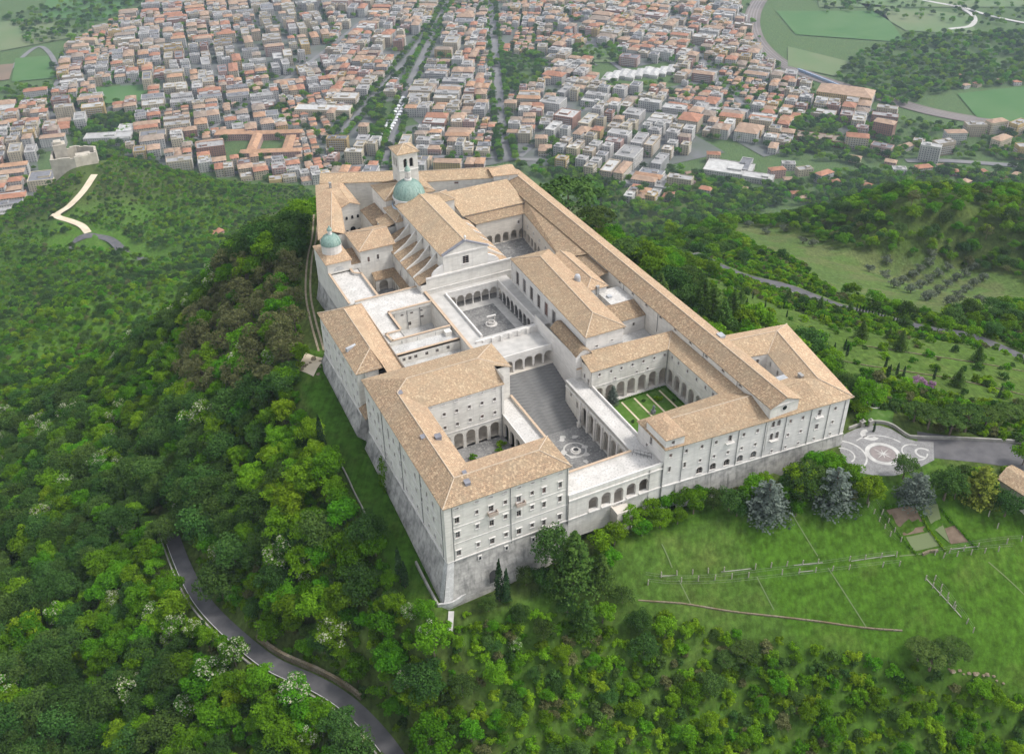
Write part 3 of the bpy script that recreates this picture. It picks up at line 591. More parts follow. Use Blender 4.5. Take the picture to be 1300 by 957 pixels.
# paler quoin strips on the base corner and the walled-up arch near the ground
q = MB(); q.poly([(-2.75, -2.78, -11.5), (-.1, -2.84, -11.5), (2.2, .42, 1.7), (.44, .42, 1.7)]); q.poly([(-2.98, -.2, -11.5), (-2.98, -2.7, -11.5), (.42, .42, 1.7), (.42, 2.2, 1.7)]); q.build('quoin', 'grey_roof', bo)
nb = MB(); cx_, w2 = 11.6, 2.6
pts = [(cx_-w2/2, -1.75, -7.4), (cx_+w2/2, -1.75, -7.4)] + [(cx_+w2/2*math.cos(math.pi*k/8), -1.3 - .35*(1-math.sin(math.pi*k/8)), -4.9+1.3*math.sin(math.pi*k/8)) for k in range(9)]
nb.poly([(p[0], p[1]-.55, p[2]) for p in pts]); nb.build('arched_niche', 'iron', bo)
for u, z in ((8.5, 0.1), (15.8, .2), (23.3, -.1), (26.6, -1.3)):
    s_ = MB(); k = ((1.7 - z)/12.2)**1.25; y = .5 - 3.1*k - .12
    s_.box(u-.55+.5, u+.55+.5, y-.1, y+.5, z-.75, z+.75); so = s_.build('window', 'white_stone', EB)
    s_ = MB(); s_.box(u-.3+.5, u+.3+.5, y-.14, y-.104, z-.45, z+.45); s_.build('pane', 'pane_dark', so)
for u in (12.3, 19.8):
    s_ = MB(); s_.box(u-.75, u+1.75, -.6, .5, 13.0, 13.25); s_.box(u-.75, u+1.75, -.6, -.48, 13.25, 14.0); s_.box(u-.75, u-.63, -.48, .5, 13.25, 14.0); s_.box(u+1.63, u+1.75, -.48, .5, 13.25, 14.0); s_.build('balcony', 'balcony_stone', EB)
for x in (2.4, 17.8, 33.5): pipe(EB, x, .38, 1, 19.8)
for y in (2.6, 16, 30, 44): pipe(EB, .38, y, 1, 19.8)
A, B = (5.8, 6.5, 22.4), (28.6, 6.5, 22.4); Cc, D, E_ = (5.8, 45.2, 22.3), (9.9, 48.6, 23.5), (31, 48.6, 23.5); z = 20.
slopes(EB, [[(-.1, -.1, z), (34.5, -.1, z), B, A], [(34.5, -.1, z), (34.5, 13.1, z), B]], 'tile_brown', caps=[((-.1, -.1, z), A), (A, B), ((34.5, -.1, z), B), ((34.5, 13.1, z), B)])
slopes(EB, [[(11.7, 13.1, z), A, B, (34.5, 13.1, z)], [(11.7, 13.1, z), (11.7, 38.6, z), Cc, A]], 'tile_orange_lit')
slopes(EB, [[(-.1, -.1, z), A, Cc, D, (-.1, 58.6, z)]], 'tile_brown', caps=[(A, Cc)])
slopes(EB, [[(11.7, 38.6, z), (34.6, 38.6, z), (34.6, 45.2, 22.2), E_, D, Cc], [(34.6, 45.2, 22.2), (40, 45.2, z), E_], [(40, 45.2, z), (40, 58.6, z), E_], [(40, 58.6, z), (-.1, 58.6, z), D, E_]], 'tile_tan', caps=[(Cc, D), (D, E_), (E_, (40, 45.2, z)), (E_, (40, 58.6, z))])
for px, py, w_ in ((537, 555, 1.1), (556, 554, 1.5), (590, 601, .9), (593, 612, 1.3), (508, 499, 1.1)):
    p = at(px, py, 22.); s_ = MB(); s_.box(p[0]-w_/2, p[0]+w_/2, p[1]-.6, p[1]+.6, 21., 22.15, 0); s_.poly([(p[0]-w_/2-.1, p[1]-.7, 22.2), (p[0]+w_/2+.1, p[1]-.7, 22.2), (p[0]+w_/2+.1, p[1]+.7, 22.5), (p[0]-w_/2-.1, p[1]+.7, 22.5)]); s_.build('skylight', 'lead', EB)
# cloister of the block
cen = [1.6 + 3.72*k for k in range(6)]
cops = [(u + .7, 15.0, .85, 1.1, False, 'plain') for u in (.8, 4.5, 8.2, 12, 15.8, 19.6)] + [(u + .7, 10.4, .85, 1.1, False, 'plain') for u in (.8, 4.5, 8.2, 12.1, 15.7, 19.6)] + [(u+.7, 18.8, .9, .3, False, 'slot') for u in (.8, 4.4, 8.2, 12, 15.8, 19.7)]
arcade(EB, (11.3, 38.9), (34.5, 38.9), 1.5, 20, 2.0, cen, 2.75, 7.6, extra=cops)
windows(EB, (11.3, 38.9), (34.5, 38.9), cops)
course(EB, [(11.3, 38.9), (34.5, 38.9)], 8.5, .25, .15); course(EB, [(11.3, 38.9), (34.5, 38.9)], 19.5, .3, .25, 'cornice')
pipe(EB, 33.7, 38.75, 2, 19.8)
g = MB(); flat(g, [(11.3, 12.9), (34, 12.9), (34, 43), (11.3, 43)], 2.0); g.build('paving', 'grey_paving', EB)

# ------------------------------------------------------------------ entrance loggia and great stepped courtyard
LG = empty('entrance_loggia', (47, 0, -3), 'white terrace over a five-arched loggia between the two front blocks', 'building')
l5 = [(41.2 - 33.9 + 3.8*k, 2.6 if k != 2 else 1.0, 2.75, 4.3 if k != 2 else 5.9, True) for k in range(5)]
a = MB(); wall(a, (33.9, .2), (62, .2), -5, 9.6, l5, .8); wall(a, (62, .2), (62, 8), -5, 9.6); wall(a, (57, 8.3), (33.9, 8.3), 0, 9.6); wall(a, (39.5, 12.9), (33.9, 12.9), 0, 9.6)
a.build('arcade_wall', 'ashlar', LG)
a = MB(); wall(a, (33.9, 4.6), (62, 4.6), .8, 8.5); a.poly([(33.9, 1., .98), (62, 1., .98), (62, 4.6, .98), (33.9, 4.6, .98)]); a.poly([(33.9, 1., 7.6), (33.9, 4.6, 7.6), (62, 4.6, 7.6), (62, 1., 7.6)]); a.build('gallery', 'stucco', LG)
a = MB(); flat(a, [(33.9, .6), (63.2, .6), (63.2, 8.3), (33.9, 8.3)], 9.45); a.build('terrace', 'white_roof', LG)
course(LG, [(33.9, .2), (62, .2)], 8.3, .3, .25); course(LG, [(33.9, .2), (62, .2)], 1.9, .3, .25)
parapet(LG, [(33.9, .2), (62, .2)], 9.6, 10.3, .45); parapet(LG, [(57.2, 8.5), (34.6, 8.5)], 9.3, 10.1, .45, 'white_stone', 'coping_tile')
for k in range(5):
    if k == 2: continue
    u = 41.2 + 3.8*k; a = MB(); a.box(u-1.45, u+1.45, -.35, .15, 2.3, 2.58); [a.bar((u-1.2+.4*q_, -.2, 1.0), (u-1.2+.4*q_, -.2, 2.3), .07, 5) for q_ in range(7)]; a.build('balustrade', 'white_stone', LG)
a = MB(); a.box(46.4, 51.2, -3.4, .1, -6, .98); a.box(46.4, 51.2, -3.4, -3.1, .983, 1.7); a.box(46.4, 46.7, -3.1, .1, .983, 1.7); a.build('portal_landing', 'stucco', LG)
a = MB()
for s_ in ((57.2, 7.4, 60.6, 3.6), (58.0, 8.3, 61.3, 4.6)):
    a.bar((s_[0], s_[1], 10.35), (s_[2], s_[3], 10.35), .05, 5)
    for k in range(6): a.bar((s_[0]+(s_[2]-s_[0])*k/5, s_[1]+(s_[3]-s_[1])*k/5, 9.45), (s_[0]+(s_[2]-s_[0])*k/5, s_[1]+(s_[3]-s_[1])*k/5, 10.35), .04, 4)
a.build('stair_railing', 'iron', LG)
a = MB(); a.poly([(57.8, 7.4, 9.47), (60.9, 3.7, 9.47), (61.4, 4.5, 9.47), (58.3, 8.2, 9.47)]); a.build('stairwell', 'grey_stone_dark', LG)
pipe(LG, 57.9, .05, -2, 9.5); pipe(LG, 61.8, .05, -2, 9.5)

SC = empty('stepped_courtyard', (49, 30, 0), 'large grey paved courtyard with a broad flight of steps between two arcaded terraces', 'courtyard')
a = MB(); flat(a, [(40, 8.3), (57.3, 8.3), (57.3, 36.5), (40, 36.5)], 0); a.build('paving', 'grey_paving', SC)
a = MB()
a.lathe((50.3, 26.0), [(3.4, .012), (2.9, .013)], 24)
wr_ = random.Random(4)
for k in range(9):
    t_ = k*.7 + wr_.uniform(-.3, .3); rr = wr_.uniform(3.8, 6.2); c_ = (50.3 + rr*math.cos(t_)*.8, 26.5 + rr*math.sin(t_)); a.poly([(c_[0] + wr_.uniform(.5, 1.4)*math.cos(q*.9), c_[1] + wr_.uniform(.4, 1.1)*math.sin(q*.9), .012 + .001*k) for q in range(7)])
a.build('worn_patches', 'pale_paving', SC)['kind'] = 'stuff'
me_s = MB(); me_s.poly([(0, .45, .31), (20.8, .45, .31), (20.8, 1.5, .31), (0, 1.5, .31)]); me_s.poly([(0, 0, 0), (20.8, 0, 0), (20.8, .45, .31), (0, .45, .31)]); me_s.poly([(0, 0, -.4), (20.8, 0, -.4), (20.8, 0, 0), (0, 0, 0)]); me_s.poly([(0, 0, -.4), (0, 0, 0), (0, .45, .31), (0, 1.5, .31), (0, 1.5, -.4)]); me_s.poly([(20.8, 1.5, -.4), (20.8, 1.5, .31), (20.8, .45, .31), (20.8, 0, 0), (20.8, 0, -.4)]); sm = me_s.mesh('step', 'step_stone')
st = bpy.data.objects.new('staircase', None); col.objects.link(st); st.parent = SC; st.location = (0, 0, 0)
for k in range(20):
    o = bpy.data.objects.new('step', sm); col.objects.link(o); o.parent = st; o.location = Vector((39.95, 35.3 + k*1.19, k*.325)) - Vector((49, 30, 0))
    o.scale = ((17.3 if k < 8 else 20.6)/20.8, 1, 1)
rops = [3.2 + 3.9*k for k in range(6)]
arcade(SC, (57.3, 44.5), (57.3, 8.5), -.5, 9.3, 0., [11.2 + 4.1*k for k in range(6)], 2.8, 7.2, deep=4.2, extra=[(3.2, 6.2, 1.1, 1.3, False), (7.0, 4.4, 1.1, 2.4, True)])
a = MB(); flat(a, [(57.8, 8.3), (63.2, 8.3), (63.2, 46), (57.8, 46)], 9.0); flat(a, [(34, 12.9), (39.6, 12.9), (39.6, 45.4), (34, 45.4)], 9.0); a.build('terrace', 'white_roof', SC)
parapet(SC, [(57.3, 44.5), (57.3, 8.5)], 9.0, 9.85, .45, 'white_stone', 'pale_paving'); parapet(SC, [(63.2, 12.5), (63.2, 45)], 9.0, 9.8, .4, 'white_stone')
parapet(SC, [(40.0, 12.9), (40.0, 45.4)], 8.8, 9.8, .45, 'white_stone', 'coping_tile')
a = MB(); wall(a, (40, 12.9), (40, 59), -.5, 9.0); wall(a, (34.0, 38.9), (34.0, 12.9), 2, 9, [(2.3+3.7*k, 2., 2.6, 5.3, True) for k in range(7)], .6); a.build('wall', 'ashlar', SC)
a = MB(); wall(a, (36.8, 38.9), (36.8, 12.9), 2, 8.8); a.build('gallery', 'stucco', SC)
parapet(SC, [(34.0, 38.9), (34.0, 12.9)], 8.99, 9.45, .3)
course(SC, [(57.3, 44.5), (57.3, 8.5)], 8.0, .25, .2)
for k in range(6):
    y = 35.4 - 4.1*k; a = MB(); a.box(56.9, 57.29, y-.35, y+.35, 0, 8.0); a.build('pilaster', 'white_stone', SC)
def statue(parent, x, y, z, h=2.2, mt='white_stone', ped=1.1, name='statue'):
    a = MB(); a.box(x-.5, x+.5, y-.5, y+.5, z, z+ped); a.box(x-.6, x+.6, y-.6, y+.6, z+ped, z+ped+.15); b0 = z+ped+.15
    a.lathe((x, y), [(.36, b0), (.4, b0+h*.1), (.34, b0+h*.35), (.26, b0+h*.55), (.34, b0+h*.72), (.3, b0+h*.8), (.1, b0+h*.85), (.15, b0+h*.9), (.15, b0+h*.97), (.0, b0+h)], 10)
    a.bar((x+.25, y-.1, b0+h*.75), (x+.55, y-.35, b0+h*.55), .09, 6); a.bar((x-.25, y-.1, b0+h*.75), (x-.5, y-.15, b0+h*.45), .09, 6)
    return a.build(name, mt, parent)
WL = empty('well', (50.3, 25.5, 0), 'round stone well with dark mouth in the stepped courtyard', 'well')
a = MB(); a.lathe((50.3, 25.5), [(1.6, .02), (1.6, .15), (1.15, .15), (1.1, .5), (1.15, .55), (.85, .55), (.8, .3)], 8); a.build('well_curb', 'white_stone', WL)
a = MB(); a.lathe((50.3, 25.5), [(.86, .45), (0, .46)], 12); a.build('well_mouth', 'iron', WL)
tag(statue(None, 56.4, 34.6, 0, 2.6, ped=1.4), 'pale stone figure on a pedestal at the foot of the wide steps', 'statue')
# ------------------------------------------------------------------ upper loggia and atrium in front of the church
AT = empty('atrium', (52, 86, 7), 'square arcaded atrium of white columns in front of the church', 'courtyard')
a = MB(); wall(a, (43.5, 59.6), (61.5, 59.6), 6.8, 12.2, [(2.5 + 3.35*k, 6.8, 2.75, 4.1, True) for k in range(5)], .6); wall(a, (61.5, 59.6), (61.5, 70), 6.8, 12.2); a.build('arcade_wall', 'white_stone', AT)
a = MB(); wall(a, (43.5, 64.5), (61.5, 64.5), 6.4, 12, [(3, 6.5, 1.6, 3, False), (10, 6.5, 1.6, 3, False)]); a.poly([(40, 58.6, 6.6), (61.5, 58.6, 6.6), (61.5, 64.5, 6.6), (40, 64.5, 6.6)]); a.build('gallery', 'stucco', AT)
a = MB(); flat(a, [(40, 60), (61.5, 60), (61.5, 70), (40, 70)], 12.0); flat(a, [(37.4, 68), (43.2, 68), (43.2, 103.9), (37.4, 103.9)], 13.2); flat(a, [(61.9, 70), (66.6, 70), (66.6, 103.9), (61.9, 103.9)], 13.2); flat(a, [(43.2, 100.9), (61.9, 100.9), (61.9, 103.9), (43.2, 103.9)], 13.2); flat(a, [(43.2, 69.8), (61.9, 69.8), (61.9, 72.2), (43.2, 72.2)], 13.2); a.build('terrace', 'pale_paving', AT)
parapet(AT, [(40, 59.6), (61.5, 59.6)], 12.2, 13.0, .4); parapet(AT, [(40, 69.7), (62, 69.7)], 12.0, 14.0, .5)
for k in range(7):
    a = MB(); x = 42.5+3*k; a.box(x-.5, x+.5, 69.3, 69.69, 12.02, 13.8); a.build('pilaster', 'white_stone', AT)
parapet(AT, [(43.2, 72.2), (43.2, 100.9)], 13.0, 14.1, .5); parapet(AT, [(61.9, 100.9), (61.9, 72.2)], 13.0, 14.0, .4); parapet(AT, [(43.2, 100.9), (61.9, 100.9)], 13.0, 13.8, .4)
a = MB(); flat(a, [(40, 66), (66, 66), (66, 105), (40, 105)], 7.4); a.build('paving', 'grey_paving', AT)
a = MB(); flat(a, [(43.6, 97.6), (61.8, 97.6), (61.8, 100.7), (43.6, 100.7)], 7.42); flat(a, [(58.6, 73), (61.6, 73), (61.6, 97.6), (58.6, 97.6)], 7.42); a.build('walk_paving', 'pale_paving', AT)
def colarcade(p0, p1, n, zf, zs, zt, deep):
    p0 = np.array(p0, float); p1 = np.array(p1, float); Ln = np.linalg.norm(p1-p0); d = (p1-p0)/Ln; nn = np.array([-d[1], d[0]]); s_ = Ln/n; r = s_/2 - .32
    a = MB(); wall(a, p0, p1, zs, zt, [(s_*(k+.5), zs, 2*r, r, True) for k in range(n)], .5); a.build('arch_wall', 'white_stone', AT)
    for k in range(n+1):
        q = p0 + d*s_*k + nn*.25; c = MB(); c.lathe(q, [(.34, zf), (.34, zf+.25), (.22, zf+.35), (.19, zs-.35), (.34, zs-.1), (.34, zs)], 8); c.build('column', 'white_stone', AT, smooth=False)
    g = MB(); wall(g, p0+nn*deep, p1+nn*deep, zf-.4, zt); g.poly([(*(p0+nn*.5), zt-.15), (*(p0+nn*deep), zt-.15), (*(p1+nn*deep), zt-.15), (*(p1+nn*.5), zt-.15)]); g.build('gallery', 'stucco', AT)
colarcade((43.6, 100.7), (61.8, 100.7), 6, 7.4, 10.6, 13.1, 3.2); colarcade((61.8, 100.5), (61.8, 73), 9, 7.4, 10.6, 13.1, 4.0); colarcade((43.4, 73), (43.4, 100.5), 9, 7.4, 10.6, 13.1, 4.0)
FT = empty('atrium_well', (52.5, 86, 7.4), 'round stone well-head with tall columns in the atrium', 'well')
a = MB(); a.lathe((52.5, 86), [(2.0, 7.42), (2.0, 7.7), (1.2, 7.7), (1.2, 8.6), (.95, 8.6), (.9, 7.9), (0, 7.9)], 12); a.build('well_curb', 'white_stone', FT)
for dx in (-1.2, 1.2):
    a = MB(); a.bar((52.5+dx, 86, 7.6), (52.5+dx, 86, 10.4), .14, 8); a.build('column', 'white_stone', FT)
a = MB(); a.box(50.9, 54.1, 85.7, 86.3, 10.4, 10.8); a.build('lintel', 'white_stone', FT)
a = MB(); wall(a, (37.0, 106), (36.6, 66), 6, 14.4); wall(a, (37.4, 66), (37.4, 106), 12, 14.4); a.obox((36.5, 66.0), (36.9, 106), .1, 14.4, 14.45); a.build('divider_wall', 'ashlar', AT)
a = MB(); a.obox((37.45, 66), (37.45, 106), .95, 14.4, 14.62); a.build('coping', 'coping_tile', AT)
# ------------------------------------------------------------------ church
CH = empty('basilica', (52, 104, 6), 'pale abbey church with gabled front, buttressed aisles and green copper dome', 'church')
gx0, gx1, gy = 44., 60., 104.
a = MB(); wall(a, (37.6, gy), (68.6, gy), 6, 19.4); wall(a, (gx0, gy), (gx1, gy), 19.4, 26, [(8.0, 21.3, 2.2, 2.9, False)])
a.poly([(gx0, gy, 26), (gx1, gy, 26), (52, gy, 29.6)])
wall(a, (gx0, 146), (gx0, gy), 16, 26, [(5 + 6.3*k, 22.2, 1.3, 2.2, False) for k in range(6)]); wall(a, (gx1, gy), (gx1, 146), 14, 26)
wall(a, (35.8, 140), (35.8, gy), 5, 16.8, [(3.5 + 6.3*k, 10.5, 1.2, 2.6, True) for k in range(5)]); wall(a, (68.6, gy), (68.6, 140), 5, 17); wall(a, (37.6, gy+.01), (35.8, gy+.01), 5, 17)
a.build('wall', 'ashlar', CH)
windows(CH, (37.6, gy), (68.6, gy), []); windows(CH, (gx0, gy), (gx1, gy), [(8.0, 21.3, 2.2, 2.9, False)]); windows(CH, (gx0, 146), (gx0, gy), [(5 + 6.3*k, 22.2, 1.3, 2.2, False) for k in range(6)])
windows(CH, (35.8, 140), (35.8, gy), [(3.5 + 6.3*k, 10.5, 1.2, 2.6, True) for k in range(5)])
course(CH, [(37.6, gy), (68.6, gy)], 18.9, .5, .35, 'cornice'); course(CH, [(gx0, gy), (gx1, gy)], 25.6, .45, .3, 'cornice'); course(CH, [(37.6, gy), (68.6, gy)], 14.5, .3, .2)
# swept shoulders either side of the gable and lead on the verges
for s_ in (-1, 1):
    a = MB(); x = 52 + s_*8; pts = [(x, gy, 19.4), (x + s_*4.2, gy, 19.4)] + [(x + s_*4.2*math.cos(t)**2, gy, 19.4 + 3.4*math.sin(t)) for t in (.25, .5, .8, 1.1, 1.4)]
    p2 = [(p[0], gy + .7, p[2]) for p in pts]; a.poly(pts if s_ > 0 else pts[::-1]); a.poly(p2[::-1] if s_ > 0 else p2)
    for i in range(1, len(pts)-1): a.poly([pts[i], p2[i], p2[i+1], pts[i+1]])
    a.build('gable_shoulder', 'white_stone', CH)
a = MB()
for x, s_ in ((gx0-.35, 1), (gx1+.35, -1)):
    a.poly([(x, gy-.35, 26.15), (52, gy-.35, 29.95), (52, gy+.9, 29.95), (x, gy+.9, 26.15)]) if s_ < 0 else a.poly([(x, gy-.35, 26.15), (x, gy+.9, 26.15), (52, gy+.9, 29.95), (52, gy-.35, 29.95)])
    a.poly([(x, gy-.35, 25.85), (52, gy-.35, 29.6), (52, gy-.35, 29.95), (x, gy-.35, 26.15)])
a.build('gable_lead', 'lead', CH)
a = MB(); a.bar((52, gy, 29.6), (52, gy, 31.0), .3, 8); a.lathe((52, gy), [(.45, 31.), (.45, 31.3), (0, 31.8)], 8); a.build('finial', 'white_stone', CH)
slopes(CH, [[(43.5, 104.3, 25.9), (52, 104.3, 29.6), (52, 147, 29.6), (43.5, 147, 25.9)], [(60.5, 104.3, 25.9), (60.5, 147, 25.9), (52, 147, 29.6), (52, 104.3, 29.6)]], 'tile_tan', caps=[((52, 104.9, 29.6), (52, 146, 29.6))])
# aisles: chapel roofs between raking buttress walls
for i in range(6):
    y0, y1 = 104.6 + 6.1*i, 104.6 + 6.1*(i+1) - .7
    if y1 > 141: break
    slopes(CH, [[(35.3, y0, 16.9), (44, y0, 20.2), (44, y1, 20.2), (35.3, y1, 16.9)]], 'tile_brown', name='chapel_roof')
    slopes(CH, [[(69, y0, 17), (69, y1, 17), (60, y1, 21.3), (60, y0, 21.3)]], 'tile_orange_lit', name='chapel_roof')
    if i:
        for x0, x1, zl, zh in ((35.5, 44, 17.2, 24.2), (60, 68.8, 17.2, 23.4)):
            yb = y0 - .7; b = MB(); hi, lo = (zh, zl) if x0 > 50 else (zl, zh)
            P = [(x0, yb, 12), (x1, yb, 12), (x1, yb, lo), (x0, yb, hi)]; Q = [(p[0], yb+.55, p[2]) for p in P]
            if x0 < 50:                                             # swept top edge
                P = [(x0, yb, 12), (x1, yb, 12), (x1, yb, 24.2), (40, yb, 20.1), (x0, yb, 17.2)]; Q = [(p[0], yb+.55, p[2]) for p in P]
            b.poly(P); b.poly(Q[::-1]); n = len(P)
            for k in range(n): b.poly([P[k], Q[k], Q[(k+1) % n], P[(k+1) % n]][::-1])
            b.build('buttress', 'ashlar', CH)
# transept, choir and dome
a = MB(); hwall(a, [(41.5, 141), (60, 141), (60, 153), (41.5, 153)], 8, 22.4); hwall(a, [(42, 153), (61, 153), (61, 168), (42, 168)], 8, 25.6); hwall(a, [(37.5, 143), (41.5, 143), (41.5, 151), (37.5, 151)], 8, 20); a.build('choir_wall', 'ashlar', CH)
hipbox(CH, 41.2, 61, 140.8, 154, 22.4, 26.2, 'tile_tan', 'x', (True, True)); hipbox(CH, 41.6, 61.4, 152.6, 168.4, 25.6, 28.6, 'tile_tan', 'y', (True, True)); slopes(CH, [[(37, 142.6, 20), (41.5, 142.6, 21.4), (41.5, 151.4, 21.4), (37, 151.4, 20)]], 'tile_brown')
a = MB(); hwall(a, [(60, 146), (66, 146), (66, 154), (60, 154)], 8, 24); a.build('transept_wall', 'ashlar', CH); hipbox(CH, 58, 66.4, 145.6, 154.4, 24, 25.8, 'tile_tan', 'x', (False, True))
DX, DY = 50.0, 149.5
dm = bpy.data.objects.new('dome', None); col.objects.link(dm); dm.parent = CH; dm.location = Vector((DX, DY, 26)) - Vector((52, 104, 6))
def sub(mb, name, mt, smooth=False):
    o = bpy.data.objects.new(name, mb.mesh(name, mt, smooth)); col.objects.link(o); o.parent = dm; o.location = Vector((-DX, -DY, -26)); return o
a = MB(); a.lathe((DX, DY), [(6.5, 22), (6.5, 24.4), (6.2, 24.5)], 24); sub(a, 'dome_skirt', 'lead_blue')
a = MB(); a.lathe((DX, DY), [(5.75, 24.4), (5.75, 27.0), (6.05, 27.1), (6.05, 27.5), (5.7, 27.6)], 32); sub(a, 'drum', 'white_stone')
for k in range(12):
    t_ = 6.28319*k/12; a = MB(); c = (DX+5.78*math.cos(t_), DY+5.78*math.sin(t_)); tx, ty = -math.sin(t_), math.cos(t_); a.poly([(c[0]-tx*.45, c[1]-ty*.45, 25.2), (c[0]+tx*.45, c[1]+ty*.45, 25.2), (c[0]+tx*.45, c[1]+ty*.45, 26.4), (c[0]-tx*.45, c[1]-ty*.45, 26.4)]); sub(a, 'drum_window', 'pane_dark')
prof = [(5.7*math.cos(t), 27.5 + 6.2*math.sin(t)) for t in np.linspace(0, 1.40, 12)]
a = MB(); a.lathe((DX, DY), prof, 40); sub(a, 'copper_shell', 'copper_green', True)
for k in range(24):
    t_ = 6.28319*k/24; a = MB(); pr = [(DX+(r+.04)*math.cos(t_), DY+(r+.04)*math.sin(t_), z) for r, z in prof]
    for p, q in zip(pr[:-1], pr[1:]): a.bar(p, q, .09, 4, cap=False)
    sub(a, 'rib', 'copper_green')
a = MB(); a.lathe((DX, DY), [(1.3, 33.4), (1.35, 34.1), (1.0, 34.2)], 16); a.lathe((DX, DY), [(.6, 34.2), (.6, 36.6)], 8); a.lathe((DX, DY), [(1.15, 36.5), (1.15, 36.9), (.9, 37.0)], 16)
for k in range(8): t_ = 6.28319*k/8; a.bar((DX+.9*math.cos(t_), DY+.9*math.sin(t_), 34.2), (DX+.9*math.cos(t_), DY+.9*math.sin(t_), 36.6), .14, 6)
sub(a, 'lantern', 'white_stone')
a = MB(); a.lathe((DX, DY), [(1.1, 36.95), (1.0, 37.6), (.6, 38.4), (.2, 38.9), (.25, 39.2), (.0, 39.5)], 16); a.bar((DX, DY, 39.3), (DX, DY, 40.9), .06, 5); a.bar((DX-.4, DY, 40.4), (DX+.4, DY, 40.4), .06, 5); sub(a, 'lantern_cap', 'copper_green')
BT = empty('bell_tower', (53.6, 162, 10), 'square stone bell tower with paired arched openings behind the church dome', 'tower')
bops = [(2.6, 34.0, 1.5, 3.6, True), (4.9, 34.0, 1.5, 3.6, True)]
a = MB(); T4 = [(50, 158.4), (57.4, 158.4), (57.4, 165.8), (50, 165.8)]
for k in range(4): wall(a, T4[k], T4[(k+1) % 4], 8, 39.8, bops, 1.0)
a.build('wall', 'ashlar', BT)
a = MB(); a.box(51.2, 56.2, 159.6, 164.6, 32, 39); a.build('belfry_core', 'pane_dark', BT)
course(BT, T4, 33.0, .3, .2, closed=True); hipbox(BT, 49.3, 58.1, 157.7, 166.5, 39.8, 42.0, 'tile_tan', 'y', (True, True))
# ------------------------------------------------------------------ west wing (flank block), inner terraces
WW = empty('flank_wing', (7, 80, 0), 'tile-roofed wing on the wooded flank with a tall weathered wall', 'building')
wops = []
for k in range(9):
    for zc in (14.6, 10.2, 6.0):
        if (k*5 + int(zc)) % 4: wops.append((3.4 + k*3.9, zc - .8, .9, 1.6, False, 'plain'))
a = MB(); wall(a, (.6, 101), (.6, 64.6), 3, 18, wops); wall(a, (.6, 64.6), (7, 64.6), 3, 18.2); wall(a, (14, 101), (.6, 101), 0, 18); wall(a, (2.8, 64.6), (2.8, 57.5), 2, 17.5); wall(a, (14, 58.5), (14, 101), 8, 18); a.build('wall', 'ashlar', WW)
windows(WW, (.6, 101), (.6, 64.6), wops); windows(WW, (.6, 64.6), (7, 64.6), [(2.8, 17.2, .8, .3, False, 'slot')])
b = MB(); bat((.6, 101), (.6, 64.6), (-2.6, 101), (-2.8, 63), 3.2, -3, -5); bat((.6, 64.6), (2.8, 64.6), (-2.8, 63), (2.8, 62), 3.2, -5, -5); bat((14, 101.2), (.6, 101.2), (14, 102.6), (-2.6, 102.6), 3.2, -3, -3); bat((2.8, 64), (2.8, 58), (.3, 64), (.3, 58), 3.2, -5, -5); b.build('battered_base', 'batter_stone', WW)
course(WW, [(.6, 101), (.6, 64.6)], 3.1, .3, .22); course(WW, [(.6, 101), (.6, 64.6)], 12.4, .18, .1)
z = 18.; A, B = (7.2, 71.6, 20.6), (7.2, 96.0, 20.6)
slopes(WW, [[(.1, 64.2, z), A, B, (.1, 101.6, z)], [(.1, 64.2, z), (8.4, 64.2, z), A], [(.1, 101.6, z), B, (14.4, 101.0, z)], ], 'tile_brown', caps=[((.1, 64.2, z), A), (A, B), (B, (.1, 101.6, z))])
slopes(WW, [[A, (8.4, 64.2, z + .5), (8.2, 59.4, z + .8), (14.4, 59.4, z - 1.4), (14.4, 101, z - .1), B]], 'tile_orange_lit')
a = MB(); p = at(450, 439, 19.3); a.obox((p[0]-2.6, p[1]-1.2), (p[0]+2.6, p[1]+.6), .9, 18.4, 19.6); a.build('skylight', 'metal_panel', WW)
slopes(WW, [[(-.2, 58.2, 6.2), (2.7, 58.2, 7.4), (2.7, 64.4, 7.4), (-.2, 64.4, 6.2)]], 'tile_brown', name='lean_to_roof')

TH = empty('terraced_house', (25, 85, 6), 'flat-roofed range with white terraces and a sunken inner court', 'building')
a = MB(); CW = [(21.5, 81), (21.5, 97.5), (36.3, 97.5), (36.3, 81)]
wall(a, (21.5, 97.5), (36.3, 97.5), 6, 14.3, [(1.5 + 3.3*k, 11.6, 1.0, .7, False) for k in range(4)] + [(3.2, 7.4, 1.0, 1.4, False), (7.2, 7.4, 1.0, 1.4, False), (11.5, 9.2, 1.4, .9, False)]); wall(a, (36.3, 97.5), (36.3, 81), 6, 14.3); wall(a, (21.5, 81), (21.5, 97.5), 6, 14.3); wall(a, (36.3, 80.6), (21.5, 80.6), 6, 14.3)
wall(a, (14.4, 74.6), (36.6, 74.6), 9, 13.3, [(u, 10.6, 1.0, 1.2, False) for u in (3.8, 5.7, 7.6, 11.2, 14.6, 18.2)]); wall(a, (36.6, 74.6), (36.6, 106), 6, 14); wall(a, (16, 80.8), (36.3, 80.8), 12.5, 14.3)
wall(a, (14.2, 108.4), (14.2, 75), 3, 14); wall(a, (36.6, 108.6), (14.2, 108.6), 4, 14)
a.build('wall', 'ashlar', TH)
